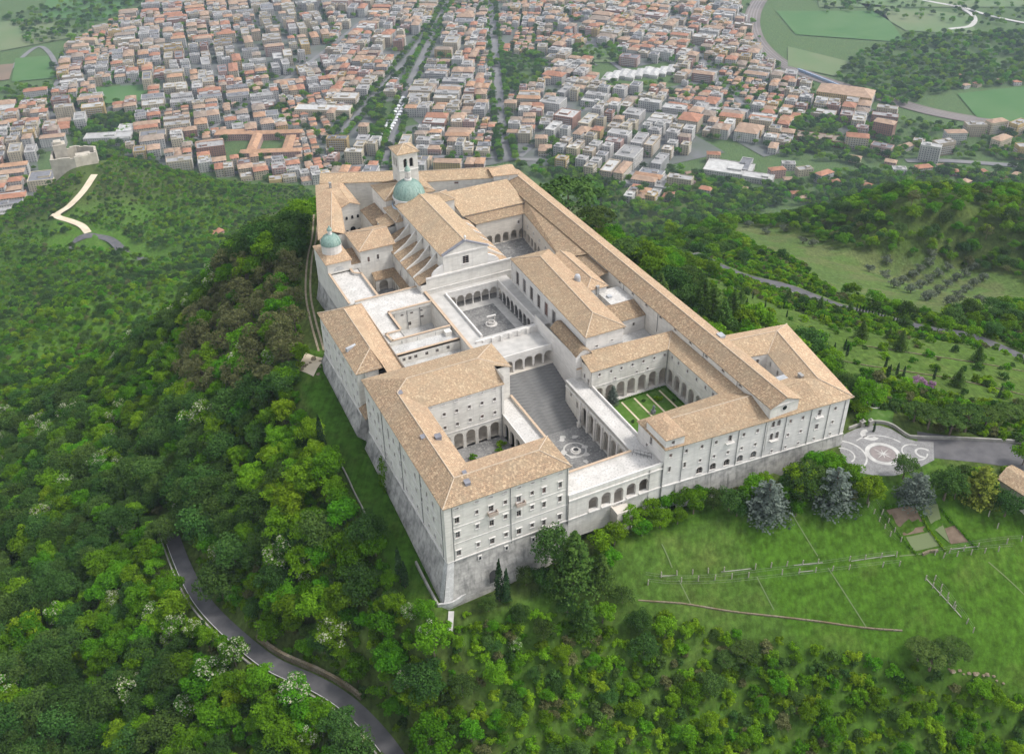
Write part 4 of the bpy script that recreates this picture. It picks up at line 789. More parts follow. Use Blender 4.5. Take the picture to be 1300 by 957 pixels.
windows(TH, (21.5, 97.5), (36.3, 97.5), [(1.5 + 3.3*k, 11.6, 1.0, .7, False) for k in range(4)] + [(3.2, 7.4, 1.0, 1.4, False), (7.2, 7.4, 1.0, 1.4, False), (11.5, 9.2, 1.4, .9, False)], 'bare'); windows(TH, (14.4, 74.6), (36.6, 74.6), [(u, 10.6, 1.0, 1.2, False) for u in (3.8, 5.7, 7.6, 11.2, 14.6, 18.2)], 'bare')
a = MB(); flat(a, [(14.3, 97.5), (36.4, 97.5), (36.4, 108.5), (14.3, 108.5)], 13.9); flat(a, [(14.3, 81), (21.5, 81), (21.5, 97.5), (14.3, 97.5)], 13.9); a.build('white_terrace', 'white_roof', TH)
a = MB(); flat(a, [(14.4, 74.6), (36.6, 74.6), (36.6, 80.8), (14.4, 80.8)], 12.7); flat(a, [(8, 58), (40, 58), (40, 74.6), (8, 74.6)], 9.6); flat(a, [(21, 80), (37, 80), (37, 98), (21, 98)], 6.2); a.build('grey_terrace', 'grey_roof', TH)
parapet(TH, [(36.3, 97.5), (21.5, 97.5)], 13.6, 14.6, .5, 'ashlar', 'coping_tile'); parapet(TH, [(21.5, 97.5), (21.5, 86)], 13.6, 14.6, .5, 'ashlar', 'coping_tile'); parapet(TH, [(17, 81), (36.3, 81)], 12.7, 14.4, .5, 'ashlar', 'coping_tile'); parapet(TH, [(15, 74.6), (36.6, 74.6)], 12.7, 13.4, .5, 'ashlar', 'coping_tile'); parapet(TH, [(16.5, 86), (17, 81)], 13.6, 14.4, .5, 'ashlar', 'coping_tile'); parapet(TH, [(21.5, 86), (16.5, 86)], 13.6, 14.4, .4, 'ashlar', 'coping_tile')
parapet(TH, [(36.4, 108.6), (14.3, 108.6)], 13.6, 14.5, .4, 'ashlar', 'coping_tile')
a = MB(); a.box(33.5, 35.6, 78.2, 80.2, 12.7, 14.2); a.build('roof_hatch', 'ashlar', TH)
for x in (23.6, 28, 32.4): pipe(TH, x, 97.35, 6.3, 14)
for x in (20, 25, 31): pipe(TH, x, 80.65, 12.8, 14)

DC = empty('domed_chapel', (16, 130, -2), 'small corner chapel under a green copper dome with a white terrace before it', 'chapel')
a = MB(); wall(a, (12.2, 146), (12.2, 108.4), -5, 18 - 4.2); wall(a, (12.2, 108.4), (22.8, 108.4), 0, 13.8); hwall(a, [(12.2, 130.6), (20.6, 130.6), (20.6, 145), (12.2, 145)], 13.8, 18); wall(a, (12.1, 146), (12.1, 130.6), 12, 18); wall(a, (22.8, 108.4), (22.8, 131), 4, 13.8)
a.build('wall', 'ashlar', DC)
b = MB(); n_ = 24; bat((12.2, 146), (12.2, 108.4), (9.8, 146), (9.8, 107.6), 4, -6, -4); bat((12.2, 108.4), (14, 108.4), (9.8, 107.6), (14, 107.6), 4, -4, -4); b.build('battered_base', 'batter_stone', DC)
slopes(DC, [[(11.6, 130, 18), (21, 130, 18), (19.4, 133, 19), (13.2, 133, 19)], [(21, 130, 18), (21, 145.6, 18), (19.4, 142, 19), (19.4, 133, 19)], [(11.6, 145.6, 18), (11.6, 130, 18), (13.2, 133, 19), (13.2, 142, 19)], [(21, 145.6, 18), (11.6, 145.6, 18), (13.2, 142, 19), (19.4, 142, 19)], [(13.2, 133, 19), (19.4, 133, 19), (19.4, 142, 19), (13.2, 142, 19.01)]], 'tile_orange_lit')
a = MB(); a.lathe((16.2, 137.2), [(3.45, 18.6), (3.45, 21.6), (3.65, 21.7), (3.65, 22)], 16); a.build('drum', 'white_stone', DC)
pr2 = [(3.5*math.cos(t), 22 + 3.5*math.sin(t)) for t in np.linspace(0, 1.38, 10)]
a = MB(); a.lathe((16.2, 137.2), pr2, 28); do_ = a.build('dome', 'copper_green', DC, True)
a = MB()
for k in range(16):
    t_ = 6.28319*k/16; q_ = [(16.2+(r+.03)*math.cos(t_), 137.2+(r+.03)*math.sin(t_), z_) for r, z_ in pr2]
    for p, q in zip(q_[:-1], q_[1:]): a.bar(p, q, .07, 4, cap=False)
a.build('dome_ribs', 'copper_green', do_)
a = MB(); a.lathe((16.2, 137.2), [(.75, 25.4), (.7, 26.8), (.9, 26.9)], 8); a.build('lantern', 'white_stone', do_)
a = MB(); a.lathe((16.2, 137.2), [(.95, 26.9), (.8, 27.5), (.3, 28), (.3, 28.4), (0, 28.6)], 12); a.build('lantern_cap', 'copper_green', do_)
a = MB(); a.lathe((15.2, 130.35), [(0, 0), (0, 0)], 3)
g = MB(); g.poly([(14.2, 130.52, 14.6), (18.0, 130.52, 14.6)] + [(16.1+1.9*math.cos(math.pi*k/8), 130.52, 14.6+1.5*math.sin(math.pi*k/8)) for k in range(9)]); g.build('lunette', 'grey_roof', DC)
a = MB(); flat(a, [(12.3, 108.5), (22.7, 108.5), (22.7, 130.6), (12.3, 130.6)], 13.4); a.build('white_terrace', 'white_roof', DC)
parapet(DC, [(12.3, 130.5), (12.3, 108.5)], 13.2, 14.2, .5, 'ashlar', 'coping_tile'); parapet(DC, [(22.7, 108.5), (22.7, 126)], 13.2, 14.2, .5, 'ashlar', 'coping_tile'); parapet(DC, [(22.7, 126), (20.4, 127.5)], 13.2, 14.2, .5, 'ashlar', 'coping_tile'); parapet(DC, [(20.4, 127.5), (20.4, 130.5)], 13.2, 14.2, .5, 'ashlar', 'coping_tile')

SA = empty('sacristy', (29, 130, 4), 'hip-roofed stone building beside the church over a deep arcaded light court', 'building')
sops = [(2.8, 15, .8, 2.0, True), (6.2, 15.2, .8, 2.0, True)]
a = MB(); wall(a, (24.2, 130.9), (33.4, 130.9), 4, 20, sops); wall(a, (24.2, 146), (24.2, 130.9), 4, 20); wall(a, (36, 146), (24.2, 146), 4, 20); wall(a, (33.4, 130.9), (36, 130.9), 4, 20); a.build('wall', 'ashlar', SA); windows(SA, (24.2, 130.9), (33.4, 130.9), sops)
hipbox(SA, 23.6, 37, 130.3, 146.6, 20, 22.8, 'tile_orange_lit', 'x', (True, False))
a = MB(); flat(a, [(22.7, 108), (36, 108), (36, 131), (22.7, 131)], 4.6); a.build('court_paving', 'grey_paving', SA)
slopes(SA, [[(27.5, 127.3, 9.2), (33.4, 127.3, 9.2), (35.8, 130.9, 10.6), (27.5, 130.9, 10.6)], [(33.4, 109, 9.2), (35.8, 109, 10.6), (35.8, 130.9, 10.6), (33.4, 127.3, 9.2)]], 'tile_brown', name='gallery_roof')
arcade(SA, (33.6, 127.4), (33.6, 109.2), 4.6, 9, 4.6, [1.8 + 2.9*k for k in range(6)], 1.9, 8.3, deep=2.1); arcade(SA, (27.6, 127.5), (33.5, 127.5), 4.6, 9, 4.6, [2.9], 3.2, 8.6, deep=3.2)
slopes(SA, [[(20.7, 131, 15.5), (24.1, 131, 15.5), (24.1, 140, 17), (20.7, 140, 17)]], 'tile_brown', name='lean_to_roof'); a = MB(); wall(a, (20.7, 131), (24.2, 131), 6, 15.5); a.build('link_wall', 'ashlar', SA)

# ------------------------------------------------------------------ ranges closing the abbey towards the town
def range_(name, p0, p1, wd, z0, ze, zr, lab, mt='tile_tan', ops0=(), hip=(False, False)):
    """straight range: p0->p1 is the wall line facing the camera side; wd depth to the left"""
    p0 = np.array(p0, float); p1 = np.array(p1, float); Ln = np.linalg.norm(p1-p0); d = (p1-p0)/Ln; n = np.array([-d[1], d[0]])
    T = empty(name, (*((p0+p1)/2), z0), lab, 'building'); a = MB(); P = [p0, p1, p1+n*wd, p0+n*wd]
    wall(a, P[0], P[1], z0, ze, ops0)
    for k in (1, 2, 3): wall(a, P[k], P[(k+1) % 4], z0, ze)
    for e, s_ in ((P[0], P[3]), (P[2], P[1])):
        m_ = (np.array(e)+np.array(s_))/2
        a.poly([(*s_, ze), (*e, ze), (*m_, zr-.15)])
    a.build('wall', 'ashlar', T); windows(T, p0, p1, ops0)
    o = .5; E0, E1, E2, E3 = p0-d*o-n*o, p1+d*o-n*o, p1+d*o+n*(wd+o), p0-d*o+n*(wd+o); h0 = wd/2 if hip[0] else 0; h1_ = wd/2 if hip[1] else 0
    r0, r1 = p0+n*wd/2-d*o+d*h0, p1+n*wd/2+d*o-d*h1_
    slopes(T, [[(*E0, ze), (*E1, ze), (*r1, zr), (*r0, zr)], [(*E2, ze), (*E3, ze), (*r0, zr), (*r1, zr)]] + ([[(*E3, ze), (*E0, ze), (*r0, zr)]] if hip[0] else []) + ([[(*E1, ze), (*E2, ze), (*r1, zr)]] if hip[1] else []), mt, caps=[((*r0, zr), (*r1, zr))])
    return T
NW = empty('corner_wing', (24, 166, -2), 'tile-roofed wing with a small gabled front of three windows near the domed chapel', 'building')
a = MB(); NP = [(14.6, 146), (23.6, 146), (29, 166.5), (36, 166.5), (36, 190), (27, 190)]; hwall(a, NP, -5, 19.8); a.poly([(29, 166.5, 19.8), (36, 166.5, 19.8), (32.5, 166.5, 21.3)])
wall(a, (36, 150), (36, 168), 6, 16); a.build('wall', 'ashlar', NW)
gops = [(1.6, 14.6, .9, 1.3, True), (3.8, 14.6, .9, 1.4, True), (6., 14.6, .9, 1.3, True), (3.6, 9.0, 2.0, 2.4, True), (1.3, 9., 1.2, 1.3, True), (6.0, 9., 1.2, 1.3, True)]
windows(NW, (28.9, 166.4), (36, 166.4), [(u, z_, w_, h_, True, 'bare') for u, z_, w_, h_, _ in gops])
o = MB()
for u, z_, w_, h_, _ in gops: o.poly([(29+u-w_/2, 166.3, z_), (29+u+w_/2, 166.3, z_)] + [(29+u+w_/2*math.cos(math.pi*k/8), 166.3, z_+h_-w_/2+w_/2*math.sin(math.pi*k/8)) for k in range(9)])
o.build('arched_opening', 'pane_dark', NW)
slopes(NW, [[(13.8, 145.5, 19.8), (19.2, 146.5, 21.6), (28.6, 176, 22.4), (26.4, 190.6, 19.8)], [(19.2, 146.5, 21.6), (24, 145.5, 19.8), (29, 166, 19.9), (28.6, 176, 22.4)], [(28.6, 166, 19.9), (32.5, 166, 21.5), (32.5, 178, 22.3), (28.6, 176, 22.4)], [(32.5, 166, 21.5), (36.4, 166, 19.9), (36.4, 190, 20), (32.5, 178, 22.3)], [(28.6, 176, 22.4), (32.5, 178, 22.3), (36.4, 190, 20), (26.4, 190.6, 19.8)]], 'tile_orange_lit', caps=[((19.2, 146.5, 21.6), (28.6, 176, 22.4))])
chimney(NW, 30, 182, 22)
a = MB(); wall(a, (36.2, 164), (36.2, 150), 5, 17.5, [(3, 9, 1, 1.8, True), (8, 9, 1, 1.8, True)]); a.build('court_wall', 'ashlar', NW); slopes(NW, [[(36, 150, 17.6), (41.8, 150, 19.4), (41.8, 166, 19.4), (36, 166, 17.6)]], 'tile_brown', name='lean_to_roof')
range_('north_range', (28.6, 190.5), (62.5, 176.2), 8.5, -6, 20.2, 22.4, 'low tile-roofed range closing the abbey on the town side behind the bell tower', 'tile_tan')
range_('north_range', (62.5, 171.5), (94.5, 160), 8.5, -8, 21.4, 23.8, 'tile-roofed range with grey wall strip joining the long wing on the town side', 'tile_tan', [(14, 19.6, 1.6, .8, False)])
# ------------------------------------------------------------------ long wing, halls, second cloister
LW = empty('long_wing', (98, 80, -4), 'very long straight wing with a tiled ridge roof and lunette windows', 'building')
xl, xr = 93.6, 103.0
lun = [(168 - y, 17.5, 1.7, .85, True, 'bare') for y in (165, 157, 149.2)] + [(168 - (82.7 - 8.0*k), 17.55, 1.7, .85, True, 'bare') for k in range(10)]
a = MB(); wall(a, (xl, 168), (xl, -2.5), 4, 19.2, lun); wall(a, (xr, -2.5), (xr, 168), -12, 19.2, [(8 + 5*k, z_, 1, 1.7, False) for k in range(32) for z_ in (5, 10, 14.5)]); wall(a, (xr, 168), (xl, 168), -12, 19.2); wall(a, (xl, -2.5), (xr, -2.5), 14, 19.2); a.poly([(xl, -2.5, 19.2), (xr, -2.5, 19.2), (98.3, -2.5, 21.1)])
a.build('wall', 'ashlar', LW); windows(LW, (xl, 168), (xl, -2.5), lun); windows(LW, (xr, -2.5), (xr, 168), [(8 + 5*k, z_, 1, 1.7, False) for k in range(32) for z_ in (5, 10, 14.5) if k % 3 == 0])
slopes(LW, [[(xl-.5, -3.0, 19.2), (98.3, -3.0, 21.3), (98.3, 168.5, 21.3), (xl-.5, 168.5, 19.2)]], 'tile_brown'); slopes(LW, [[(xr+.5, -3.0, 19.2), (xr+.5, 168.5, 19.2), (98.3, 168.5, 21.3), (98.3, -3.0, 21.3)]], 'tile_orange_lit', caps=[((98.3, -2.8, 21.3), (98.3, 168.3, 21.3))])
a = MB(); c = (98.3, -2.56, 18.0)
a.lathe((0, 0), [(0, 0), (0, 0)], 3)
g = MB(); g.poly([(98.3+1.0*math.cos(6.28319*k/16), -2.62, 17.7+.95*math.sin(6.28319*k/16)) for k in range(16)]); rw = g.build('round_window', 'white_stone', LW)
g = MB(); g.poly([(98.3+.75*math.cos(6.28319*k/16), -2.64, 17.7+.72*math.sin(6.28319*k/16)) for k in range(16)]); g.build('pane', 'pane_dark', rw)
course(LW, [(xl, -2.5), (xr, -2.5)], 19.0, .25, .3, 'cornice')
for y in (148, 110, 96, 72, 52, 28, 12): pipe(LW, xl-.12, y, 12, 19)
a = MB(); p = at(914, 424, 20.6); a.obox((p[0]-.9, p[1]-1.6), (p[0]+.9, p[1]-1.6), 2.2, 19.9, 20.75); a.build('skylight', 'metal_panel', LW)
p = at(613, 207, 25); a = MB(); hwall(a, [(89, 161), (98.3, 158.5), (98.3, 168), (89, 168)], 0, 22.5); a.build('end_wall', 'ashlar', LW); slopes(LW, [[(88.4, 160.6, 22.5), (98.6, 158, 22.5), (98.6, 164.3, 24), (88.4, 164.3, 24)], [(98.6, 168.6, 22.5), (88.4, 168.6, 22.5), (88.4, 164.3, 24), (98.6, 164.3, 24)]], 'tile_orange_lit')

LH = empty('library_hall', (80, 148, 6), 'hall with a broad single-slope tiled roof above the rear cloister gallery', 'building')
a = MB(); wall(a, (68, 143.2), (93.6, 143.2), 12, 18); wall(a, (68, 160), (68, 143.2), 6, 18); wall(a, (93.6, 159), (68, 159), 6, 21); a.build('wall', 'white_stone', LH)
slopes(LH, [[(67.6, 142.7, 18), (93.5, 142.7, 18), (93.5, 158.6, 21.2), (67.6, 158.6, 21.2)]], 'tile_tan')
slopes(LH, [[(70.6, 137.4, 16.4), (90.2, 137.4, 16.4), (93.5, 143, 17.4), (68.4, 143, 17.4)]], 'tile_brown', name='gallery_roof')
arcade(LH, (70.8, 137.8), (90, 137.8), 6, 16.4, 6.2, [1.8 + 3.4*k for k in range(6)], 2.5, 10.2, deep=4.2, mt='stucco', extra=[(17.3, 12.5, .8, 1.3, False)]); windows(LH, (70.8, 137.8), (90, 137.8), [(17.3, 12.5, .8, 1.3, False)])
slopes(LH, [[(85.6, 100.5, 16.5), (93.5, 95, 18.9), (93.5, 143, 18.9), (90.2, 137.4, 16.5)]], 'tile_brown', name='gallery_roof')
arcade(LH, (90.0, 137.8), (86.1, 100.5), 6, 16.4, 6.2, [2.2 + 3.5*k for k in range(10)], 2.4, 10.2, deep=3.6, mt='stucco', extra=[(5+6*k, 12.4, .7, 1.2, False) for k in range(6)]); windows(LH, (90.0, 137.8), (86.1, 100.5), [(5+6*k, 12.4, .7, 1.2, False) for k in range(6)])
pipe(LH, 89.7, 137.65, 6.2, 16.3)
a = MB(); flat(a, [(66, 96), (94, 96), (94, 144), (66, 144)], 6.1); a.build('court_paving', 'grey_paving', LH)
a = MB(); random.seed(3)
for k in range(60):
    x, y = random.uniform(71, 86), random.uniform(108, 134); s_ = random.uniform(.3, 1.0); a.obox((x, y), (x+s_, y+random.uniform(-.4, .4)), s_*.8, 6.1, 6.1 + random.uniform(.08, .35))
tag(a.build('rubble', 'grey_stone_dark'), 'loose grey stone rubble lying in the rear cloister', 'rubble', kind='stuff')

RF = empty('refectory', (71, 72, 8), 'tall hall with a hipped tile roof and large arched windows beside the atrium', 'building')
rfo = [(4 + 5.4*k, 14.4, 2.3, 5.0, False, 'plain') for k in range(6)]
a = MB(); RP = [(64.6, 45.9), (77.2, 45.9), (79.6, 98), (66.2, 98)]
wall(a, RP[0], RP[1], 10, 22.3, [(3.6, 17.6, .9, .7, False), (8.8, 18.2, .9, .5, False)]); wall(a, RP[1], RP[2], 8, 22.3); wall(a, RP[2], RP[3], 8, 22.3); wall(a, RP[3], RP[0], 8, 22.3, rfo)
a.build('wall', 'white_stone', RF); windows(RF, RP[0], RP[1], [(3.6, 17.6, .9, .7, False), (8.8, 18.2, .9, .5, False)]); windows(RF, RP[3], RP[0], rfo)
z = 22.3; A, B = (70.7, 53, 24.9), (72.9, 91, 24.9)
slopes(RF, [[(64, 45.4, z), A, B, (65.6, 98.6, z)], [(64, 45.4, z), (77.8, 45.4, z), A], [(80.2, 98.6, z), (65.6, 98.6, z), B]], 'tile_tan', caps=[((64, 45.4, z), A), (A, B), (B, (65.6, 98.6, z)), (A, (77.8, 45.4, z))]); slopes(RF, [[(77.8, 45.4, z), (80.2, 98.6, z), B, A]], 'tile_orange_lit')
a = MB(); p = at(733, 352, 24); a.lathe((p[0], p[1]), [(1., 22), (1., 24.2), (.7, 24.9), (0, 25.2)], 12); a.build('roof_vent', 'metal_panel', RF)
VP = empty('vaulted_pavilion', (63, 57, 6), 'pavilion with a curved tile roof and arched door beside the steps', 'building')
vops = [(2.7, 8.9, 1.5, 3.0, True), (2.5, 14.2, .8, 1.5, False)]
a = MB(); wall(a, (60.6, 44.8), (65, 44.8), 6, 17.2, vops); wall(a, (60.6, 71), (60.6, 44.8), 0, 17.2); S = 8; vc_ = [(60.6 + 5.4*k/S, 17.2 + 2.5*math.sin(math.pi*(.06 + .88*k/S)) - .47) for k in range(S+1)]
a.poly([(60.6, 44.8, 17.1), (66, 44.8, 17.1)] + [(x, 44.8, z_) for x, z_ in vc_[::-1]]); a.build('wall', 'white_stone', VP); windows(VP, (60.6, 44.8), (65, 44.8), vops)
slopes(VP, [[(x0-.1, 44.4, z0), (x1-.1, 44.4, z1), (x1+.6, 62, z1), (x0+.6, 62, z0)] for (x0, z0), (x1, z1) in zip(vc_[:-1], vc_[1:])], 'tile_brown')
a = MB(); a.box(60.9, 65, 44.25, 44.8, 12.6, 12.85); a.build('string_course', 'coping_tile', VP)
SV = empty('service_range', (86, 75, 8), 'cluster of low service buildings wedged between the tall hall and the long wing', 'building')
a = MB(); hwall(a, [(80.6, 73.6), (88, 73.6), (88, 98), (80.6, 98)], 8, 19); hwall(a, [(85.6, 66.2), (93.4, 66.2), (93.4, 74.6), (85.6, 74.6)], 8, 16.4); wall(a, (80, 58.8), (93.4, 58.8), 8, 14.9, [(5.6, 11.2, .9, 1.2, False), (9.4, 11.6, .9, 1.2, False)]); hwall(a, [(77.8, 58.8), (80, 58.8), (80, 66), (77.8, 66)], 8, 13.5); a.build('wall', 'white_stone', SV)
windows(SV, (80, 58.8), (93.4, 58.8), [(5.6, 11.2, .9, 1.2, False), (9.4, 11.6, .9, 1.2, False)]); windows(SV, (85.6, 66.1), (93.4, 66.1), [(4.6, 13.6, 1.2, 1.3, False, 'bare'), (6.4, 13.6, 1.2, 1.3, False, 'bare')]); windows(SV, (85.5, 74.6), (85.5, 66.2), [(1.6, 13.4, .9, 1.4, False), (3.6, 13.4, .9, 1.4, False)])
hipbox(SV, 80.2, 88.5, 73.2, 98.4, 19, 20.8, 'tile_orange_lit', 'y', (True, False)); slopes(SV, [[(88.5, 82, 17), (93.5, 82, 18.2), (93.5, 97, 18.2), (88.5, 97, 17)]], 'tile_brown', name='lean_to_roof'); slopes(SV, [[(79.6, 58.4, 14.8), (93.5, 58.4, 14.8), (93.5, 66.1, 16.6), (79.6, 66.1, 16.6)]], 'tile_brown', name='low_roof')
a = MB(); a.box(85.2, 93.5, 65.9, 75, 16.4, 16.62); a.build('flat_roof', 'white_roof', SV); a = MB(); a.box(86.4, 87.8, 69.5, 71, 15, 17.2); a.build('roof_vent', 'metal_panel', SV)
a = MB(); flat(a, [(77, 45), (93.6, 45), (93.6, 100), (77, 100)], 9.2); a.build('yard_paving', 'grey_roof', SV); chimney(SV, 84.5, 73.3, 17.5, .8, .8, 2.2)

CL = empty('cloister_range', (76, 40, 2), 'two arcaded ranges with tile roofs round the green cloister garden', 'building')
cops = [(u, 12.5, .75, 1.0, False, 'plain') for u in (2.7, 6.6, 10.1, 13.9, 17.7, 21.5, 25.2)] + [(u, 9.5, .6, .8, False, 'plain') for u in (8.2, 15.6, 19.4)]
c1 = [2.7 + 3.75*k for k in range(7)]
arcade(CL, (62.6, 38.9), (89.0, 38.9), 1.5, 15, 2.2, c1, 2.7, 8.2, extra=cops); windows(CL, (62.6, 38.9), (89, 38.9), cops)
wall_o = MB(); wall(wall_o, (62.6, 45), (62.6, 38.9), 2, 15, [(2.2, 10.2, .9, 1.6, False), (4.6, 9.2, 1.0, 2.2, False)]); wall_o.build('wall', 'ashlar', CL); windows(CL, (62.6, 45), (62.6, 38.9), [(2.2, 10.2, .9, 1.6, False), (4.6, 9.2, 1.0, 2.2, False)])
c2 = [1.9 + 3.7*k for k in range(7)]; cop2 = [(u, 12.5, .7, 1.1, False, 'plain') for u in (2.2, 5.6, 10.2, 14.7, 19.1, 22.8)]
arcade(CL, (89.0, 38.9), (89.0, 12.5), 1.5, 15, 2.2, c2, 2.6, 8.2, extra=cop2); windows(CL, (89, 38.9), (89, 12.5), cop2)
course(CL, [(62.6, 38.9), (89, 38.9)], 9.0, .22, .14); course(CL, [(89, 38.9), (89, 12.5)], 9.0, .22, .14)
slopes(CL, [[(62.2, 38.5, 15), (88.6, 38.5, 15), (93.5, 44.2, 16.9), (62.2, 45.8, 17.2)], [(88.6, 38.5, 15), (88.6, 11.5, 15), (93.5, 9, 16.9), (93.5, 44.2, 16.9)]], 'tile_tan', caps=[((88.6, 38.5, 15), (93.4, 44.1, 16.9))])
pipe(CL, 88.75, 38.7, 2.2, 14.9); pipe(CL, 62.5, 38.8, 9, 14.9)
CG = empty('cloister_garden', (76, 26, 2.2), 'green lawn with straight gravel paths inside the arcaded cloister', 'garden')
a = MB(); flat(a, [(63.4, 9), (89.5, 9), (89.5, 39.5), (63.4, 39.5)], 2.15); a.build('paving', 'pale_paving', CG)
a = MB(); a.box(65.8, 88.2, 11, 37.9, 2.16, 2.26); a.build('lawn', 'lawn', CG)
for x in (72.0, 76.4, 80.8, 85.2):
    a = MB(); a.box(x-.28, x+.28, 12.2, 36.6, 2.2, 2.29); a.build('gravel_path', 'pale_gravel', CG)
a = MB(); wall(a, (63.4, 8.5), (63.4, 38.9), 2, 9); a.build('terrace_wall', 'ashlar', CG)
tag(statue(None, 77.4, 27.8, 2.25, 1.9, 'lead', 1.0), 'dark bronze figure on a plinth in the cloister garden', 'statue')
# ------------------------------------------------------------------ front wing and annex
FWg = empty('front_wing', (90, -3, -4), 'long front wing with round-arched ground windows and a tile roof above the shrubs', 'building')
P0, P1 = (62.1, -.1), (120.2, -4.3); ops = []
for u in (1.8, 6.5, 11.2, 15.5, 19.8, 24.1, 28.4, 39.0, 43.0, 48.4, 53.7): ops.append((u, 11.8 if u not in (19.8, 48.4) else 11.5, .85 if u not in (19.8, 48.4) else 1.1, 1.2 if u not in (19.8, 48.4) else 2.0, False, 'plain'))
for u in (1.8, 6.4, 11.1, 15.4, 19.7, 24.0, 28.3, 38.8, 43.0, 48.3, 53.6): ops.append((u, 7.2 if u not in (1.8, 6.4, 48.3) else 6.8, .75 if u != 48.3 else 1.1, 1.0 if u not in (1.8, 6.4, 48.3) else 1.8, False, 'plain'))
for u in (11.2, 15.4, 19.7, 23.9, 28.2): ops.append((u, 3.1, 1.9, 2.3, True, 'plain'))
for u in (34.2, 38.7, 42.9, 48.2, 53.6): ops.append((u, 3.1, .6, .8, False, 'plain'))
for u in (33.3, 35.1): ops += [(u, 12.0, 1.1, 2.1, True, 'plain'), (u, 7.6, 1.1, 2.4, True, 'plain')]
a = MB(); wall(a, P0, P1, -6, 15.2, ops); wall(a, (89, 12.8), (62.1, 12.8), 2, 15.2); wall(a, (62.1, 12.8), (62.1, -.1), -3, 15.2, [(6.4, 12, 1.1, 2.4, True), (4.6, 10, .8, 1.0, False)])
wall(a, (62.1, -.1), (67.6, -.5), 15.2, 18.4, [(2.2, 16.0, .9, 1.2, False)]); wall(a, (62.1, 9), (62.1, -.1), 15.2, 18.4); wall(a, (67.6, -.5), (67.6, 9), 15.2, 18.4)
a.build('wall', 'white_stone', FWg); windows(FWg, P0, P1, ops); windows(FWg, (62.1, 12.8), (62.1, -.1), [(6.4, 12, 1.1, 2.4, True), (4.6, 10, .8, 1.0, False)]); windows(FWg, (62.1, -.1), (67.6, -.5), [(2.2, 16.0, .9, 1.2, False)])
pl = MB(); dv = np.array(P1)-np.array(P0); dv /= np.linalg.norm(dv); nv = np.array([dv[1], -dv[0]])
p_, q_ = np.array(P0)+dv*4, np.array(P1)
for i in range(20):
    s0, s1 = i/20, (i+1)/20; t0, t1 = p_+(q_-p_)*s0, p_+(q_-p_)*s1
    pl.poly([(*(t0+nv*1.5), -6), (*(t1+nv*1.5), -6), (*(t1+nv*.12), 2.1), (*(t0+nv*.12), 2.1)])
pl.build('rubble_base', 'batter_stone', FWg); course(FWg, [P0, P1], 2.1, .3, .3); course(FWg, [P0, P1], 14.8, .3, .3, 'cornice')
for u in (5.4, 14.0, 22.4, 30.9, 37.4, 45.6, 51.5, 56.8):
    q = np.array(P0)+dv*u+nv*.12; pipe(FWg, q[0], q[1], 2, 15)
for u in (19.8, 34.2, 48.4):
    q = np.array(P0)+dv*(u-1.3); a = MB(); a.obox(q, q+dv*2.6, -.8, 7.3 if u == 34.2 else 11.0, 7.5 if u == 34.2 else 11.2); a.build('balcony', 'white_stone', FWg)
z = 15.2
def fr(u, off, zz): q = np.array((61.6, -.5)) + dv*u - nv*off; return (q[0], q[1], zz)
slopes(FWg, [[(61.7, -.7, z), (111, -4.3, z), (111, 4.6, 17.9), (66, 7.2, 17.9)], [(61.7, 13.2, z), (66, 7.2, 17.9), (94, 5.6, 17.9), (94, 13.2, z)], [(61.7, 13.2, z), (61.7, -.7, z), (66, 7.2, 17.9)]], 'tile_tan', caps=[((66, 7.2, 17.9), (93, 5.7, 17.9))])
slopes(FWg, [[(61.6, -.7, 18.4), (68.1, -1.1, 18.4), (64.9, 3, 19.6)], [(68.1, -1.1, 18.4), (68.1, 9.4, 18.4), (64.9, 6, 19.6), (64.9, 3, 19.6)], [(61.6, 9.4, 18.4), (61.6, -.7, 18.4), (64.9, 3, 19.6), (64.9, 6, 19.6)], [(68.1, 9.4, 18.4), (61.6, 9.4, 18.4), (64.9, 6, 19.6)]], 'tile_orange_lit', name='turret_roof')
AX = empty('corner_annex', (116, 12, -3), 'four-sided corner block with hipped tile roof round a small light well by the forecourt', 'building')
K = dict(fr=(120.2, -4.3), br=(128, 33), bl=(103.4, 37), c1=(107.2, 24.0), c2=(113, 22.8), c3=(110.4, 11.0), c4=(104.5, 11.5))
a = MB(); wall(a, K['fr'], K['br'], -6, 15.2, [(4+4.5*k, z_, 1, 1.6, False) for k in range(7) for z_ in (5, 10)]); wall(a, K['br'], K['bl'], -6, 15.2); wall(a, K['c1'], K['c2'], 4, 15.2, [(2.9, 12.4, .9, 1.5, False)]); wall(a, K['c2'], K['c3'], 4, 15.2, [(2.4, 12.2, .8, 1.8, False), (7, 12.2, .8, 1.8, False)]); wall(a, (104, 37), (104, -3), -6, 15.2)
a.build('wall', 'white_stone', AX); windows(AX, K['c1'], K['c2'], [(2.9, 12.4, .9, 1.5, False)]); windows(AX, K['c2'], K['c3'], [(2.4, 12.2, .8, 1.8, False), (7, 12.2, .8, 1.8, False)]); windows(AX, K['fr'], K['br'], [(4+4.5*k, z_, 1, 1.6, False) for k in range(7) for z_ in (5, 10)])
o1, o2, o3 = (120.9, -5.0, z), (128.7, 33.4, z), (103, 37.6, z); r1, r2, r3, r4 = (114.9, 3.6, 17.9), (120.4, 28.4, 17.9), (104, 30.6, 17.9), (104, 4.6, 17.9)
i1, i2, i3 = (*K['c1'], z), (*K['c2'], z), (*K['c3'], z)
slopes(AX, [[o1, o2, r2, r1], [o2, o3, r3, r2]], 'tile_orange_lit', caps=[(o1, r1), (r1, r2), (r2, o2), (r2, r3)])
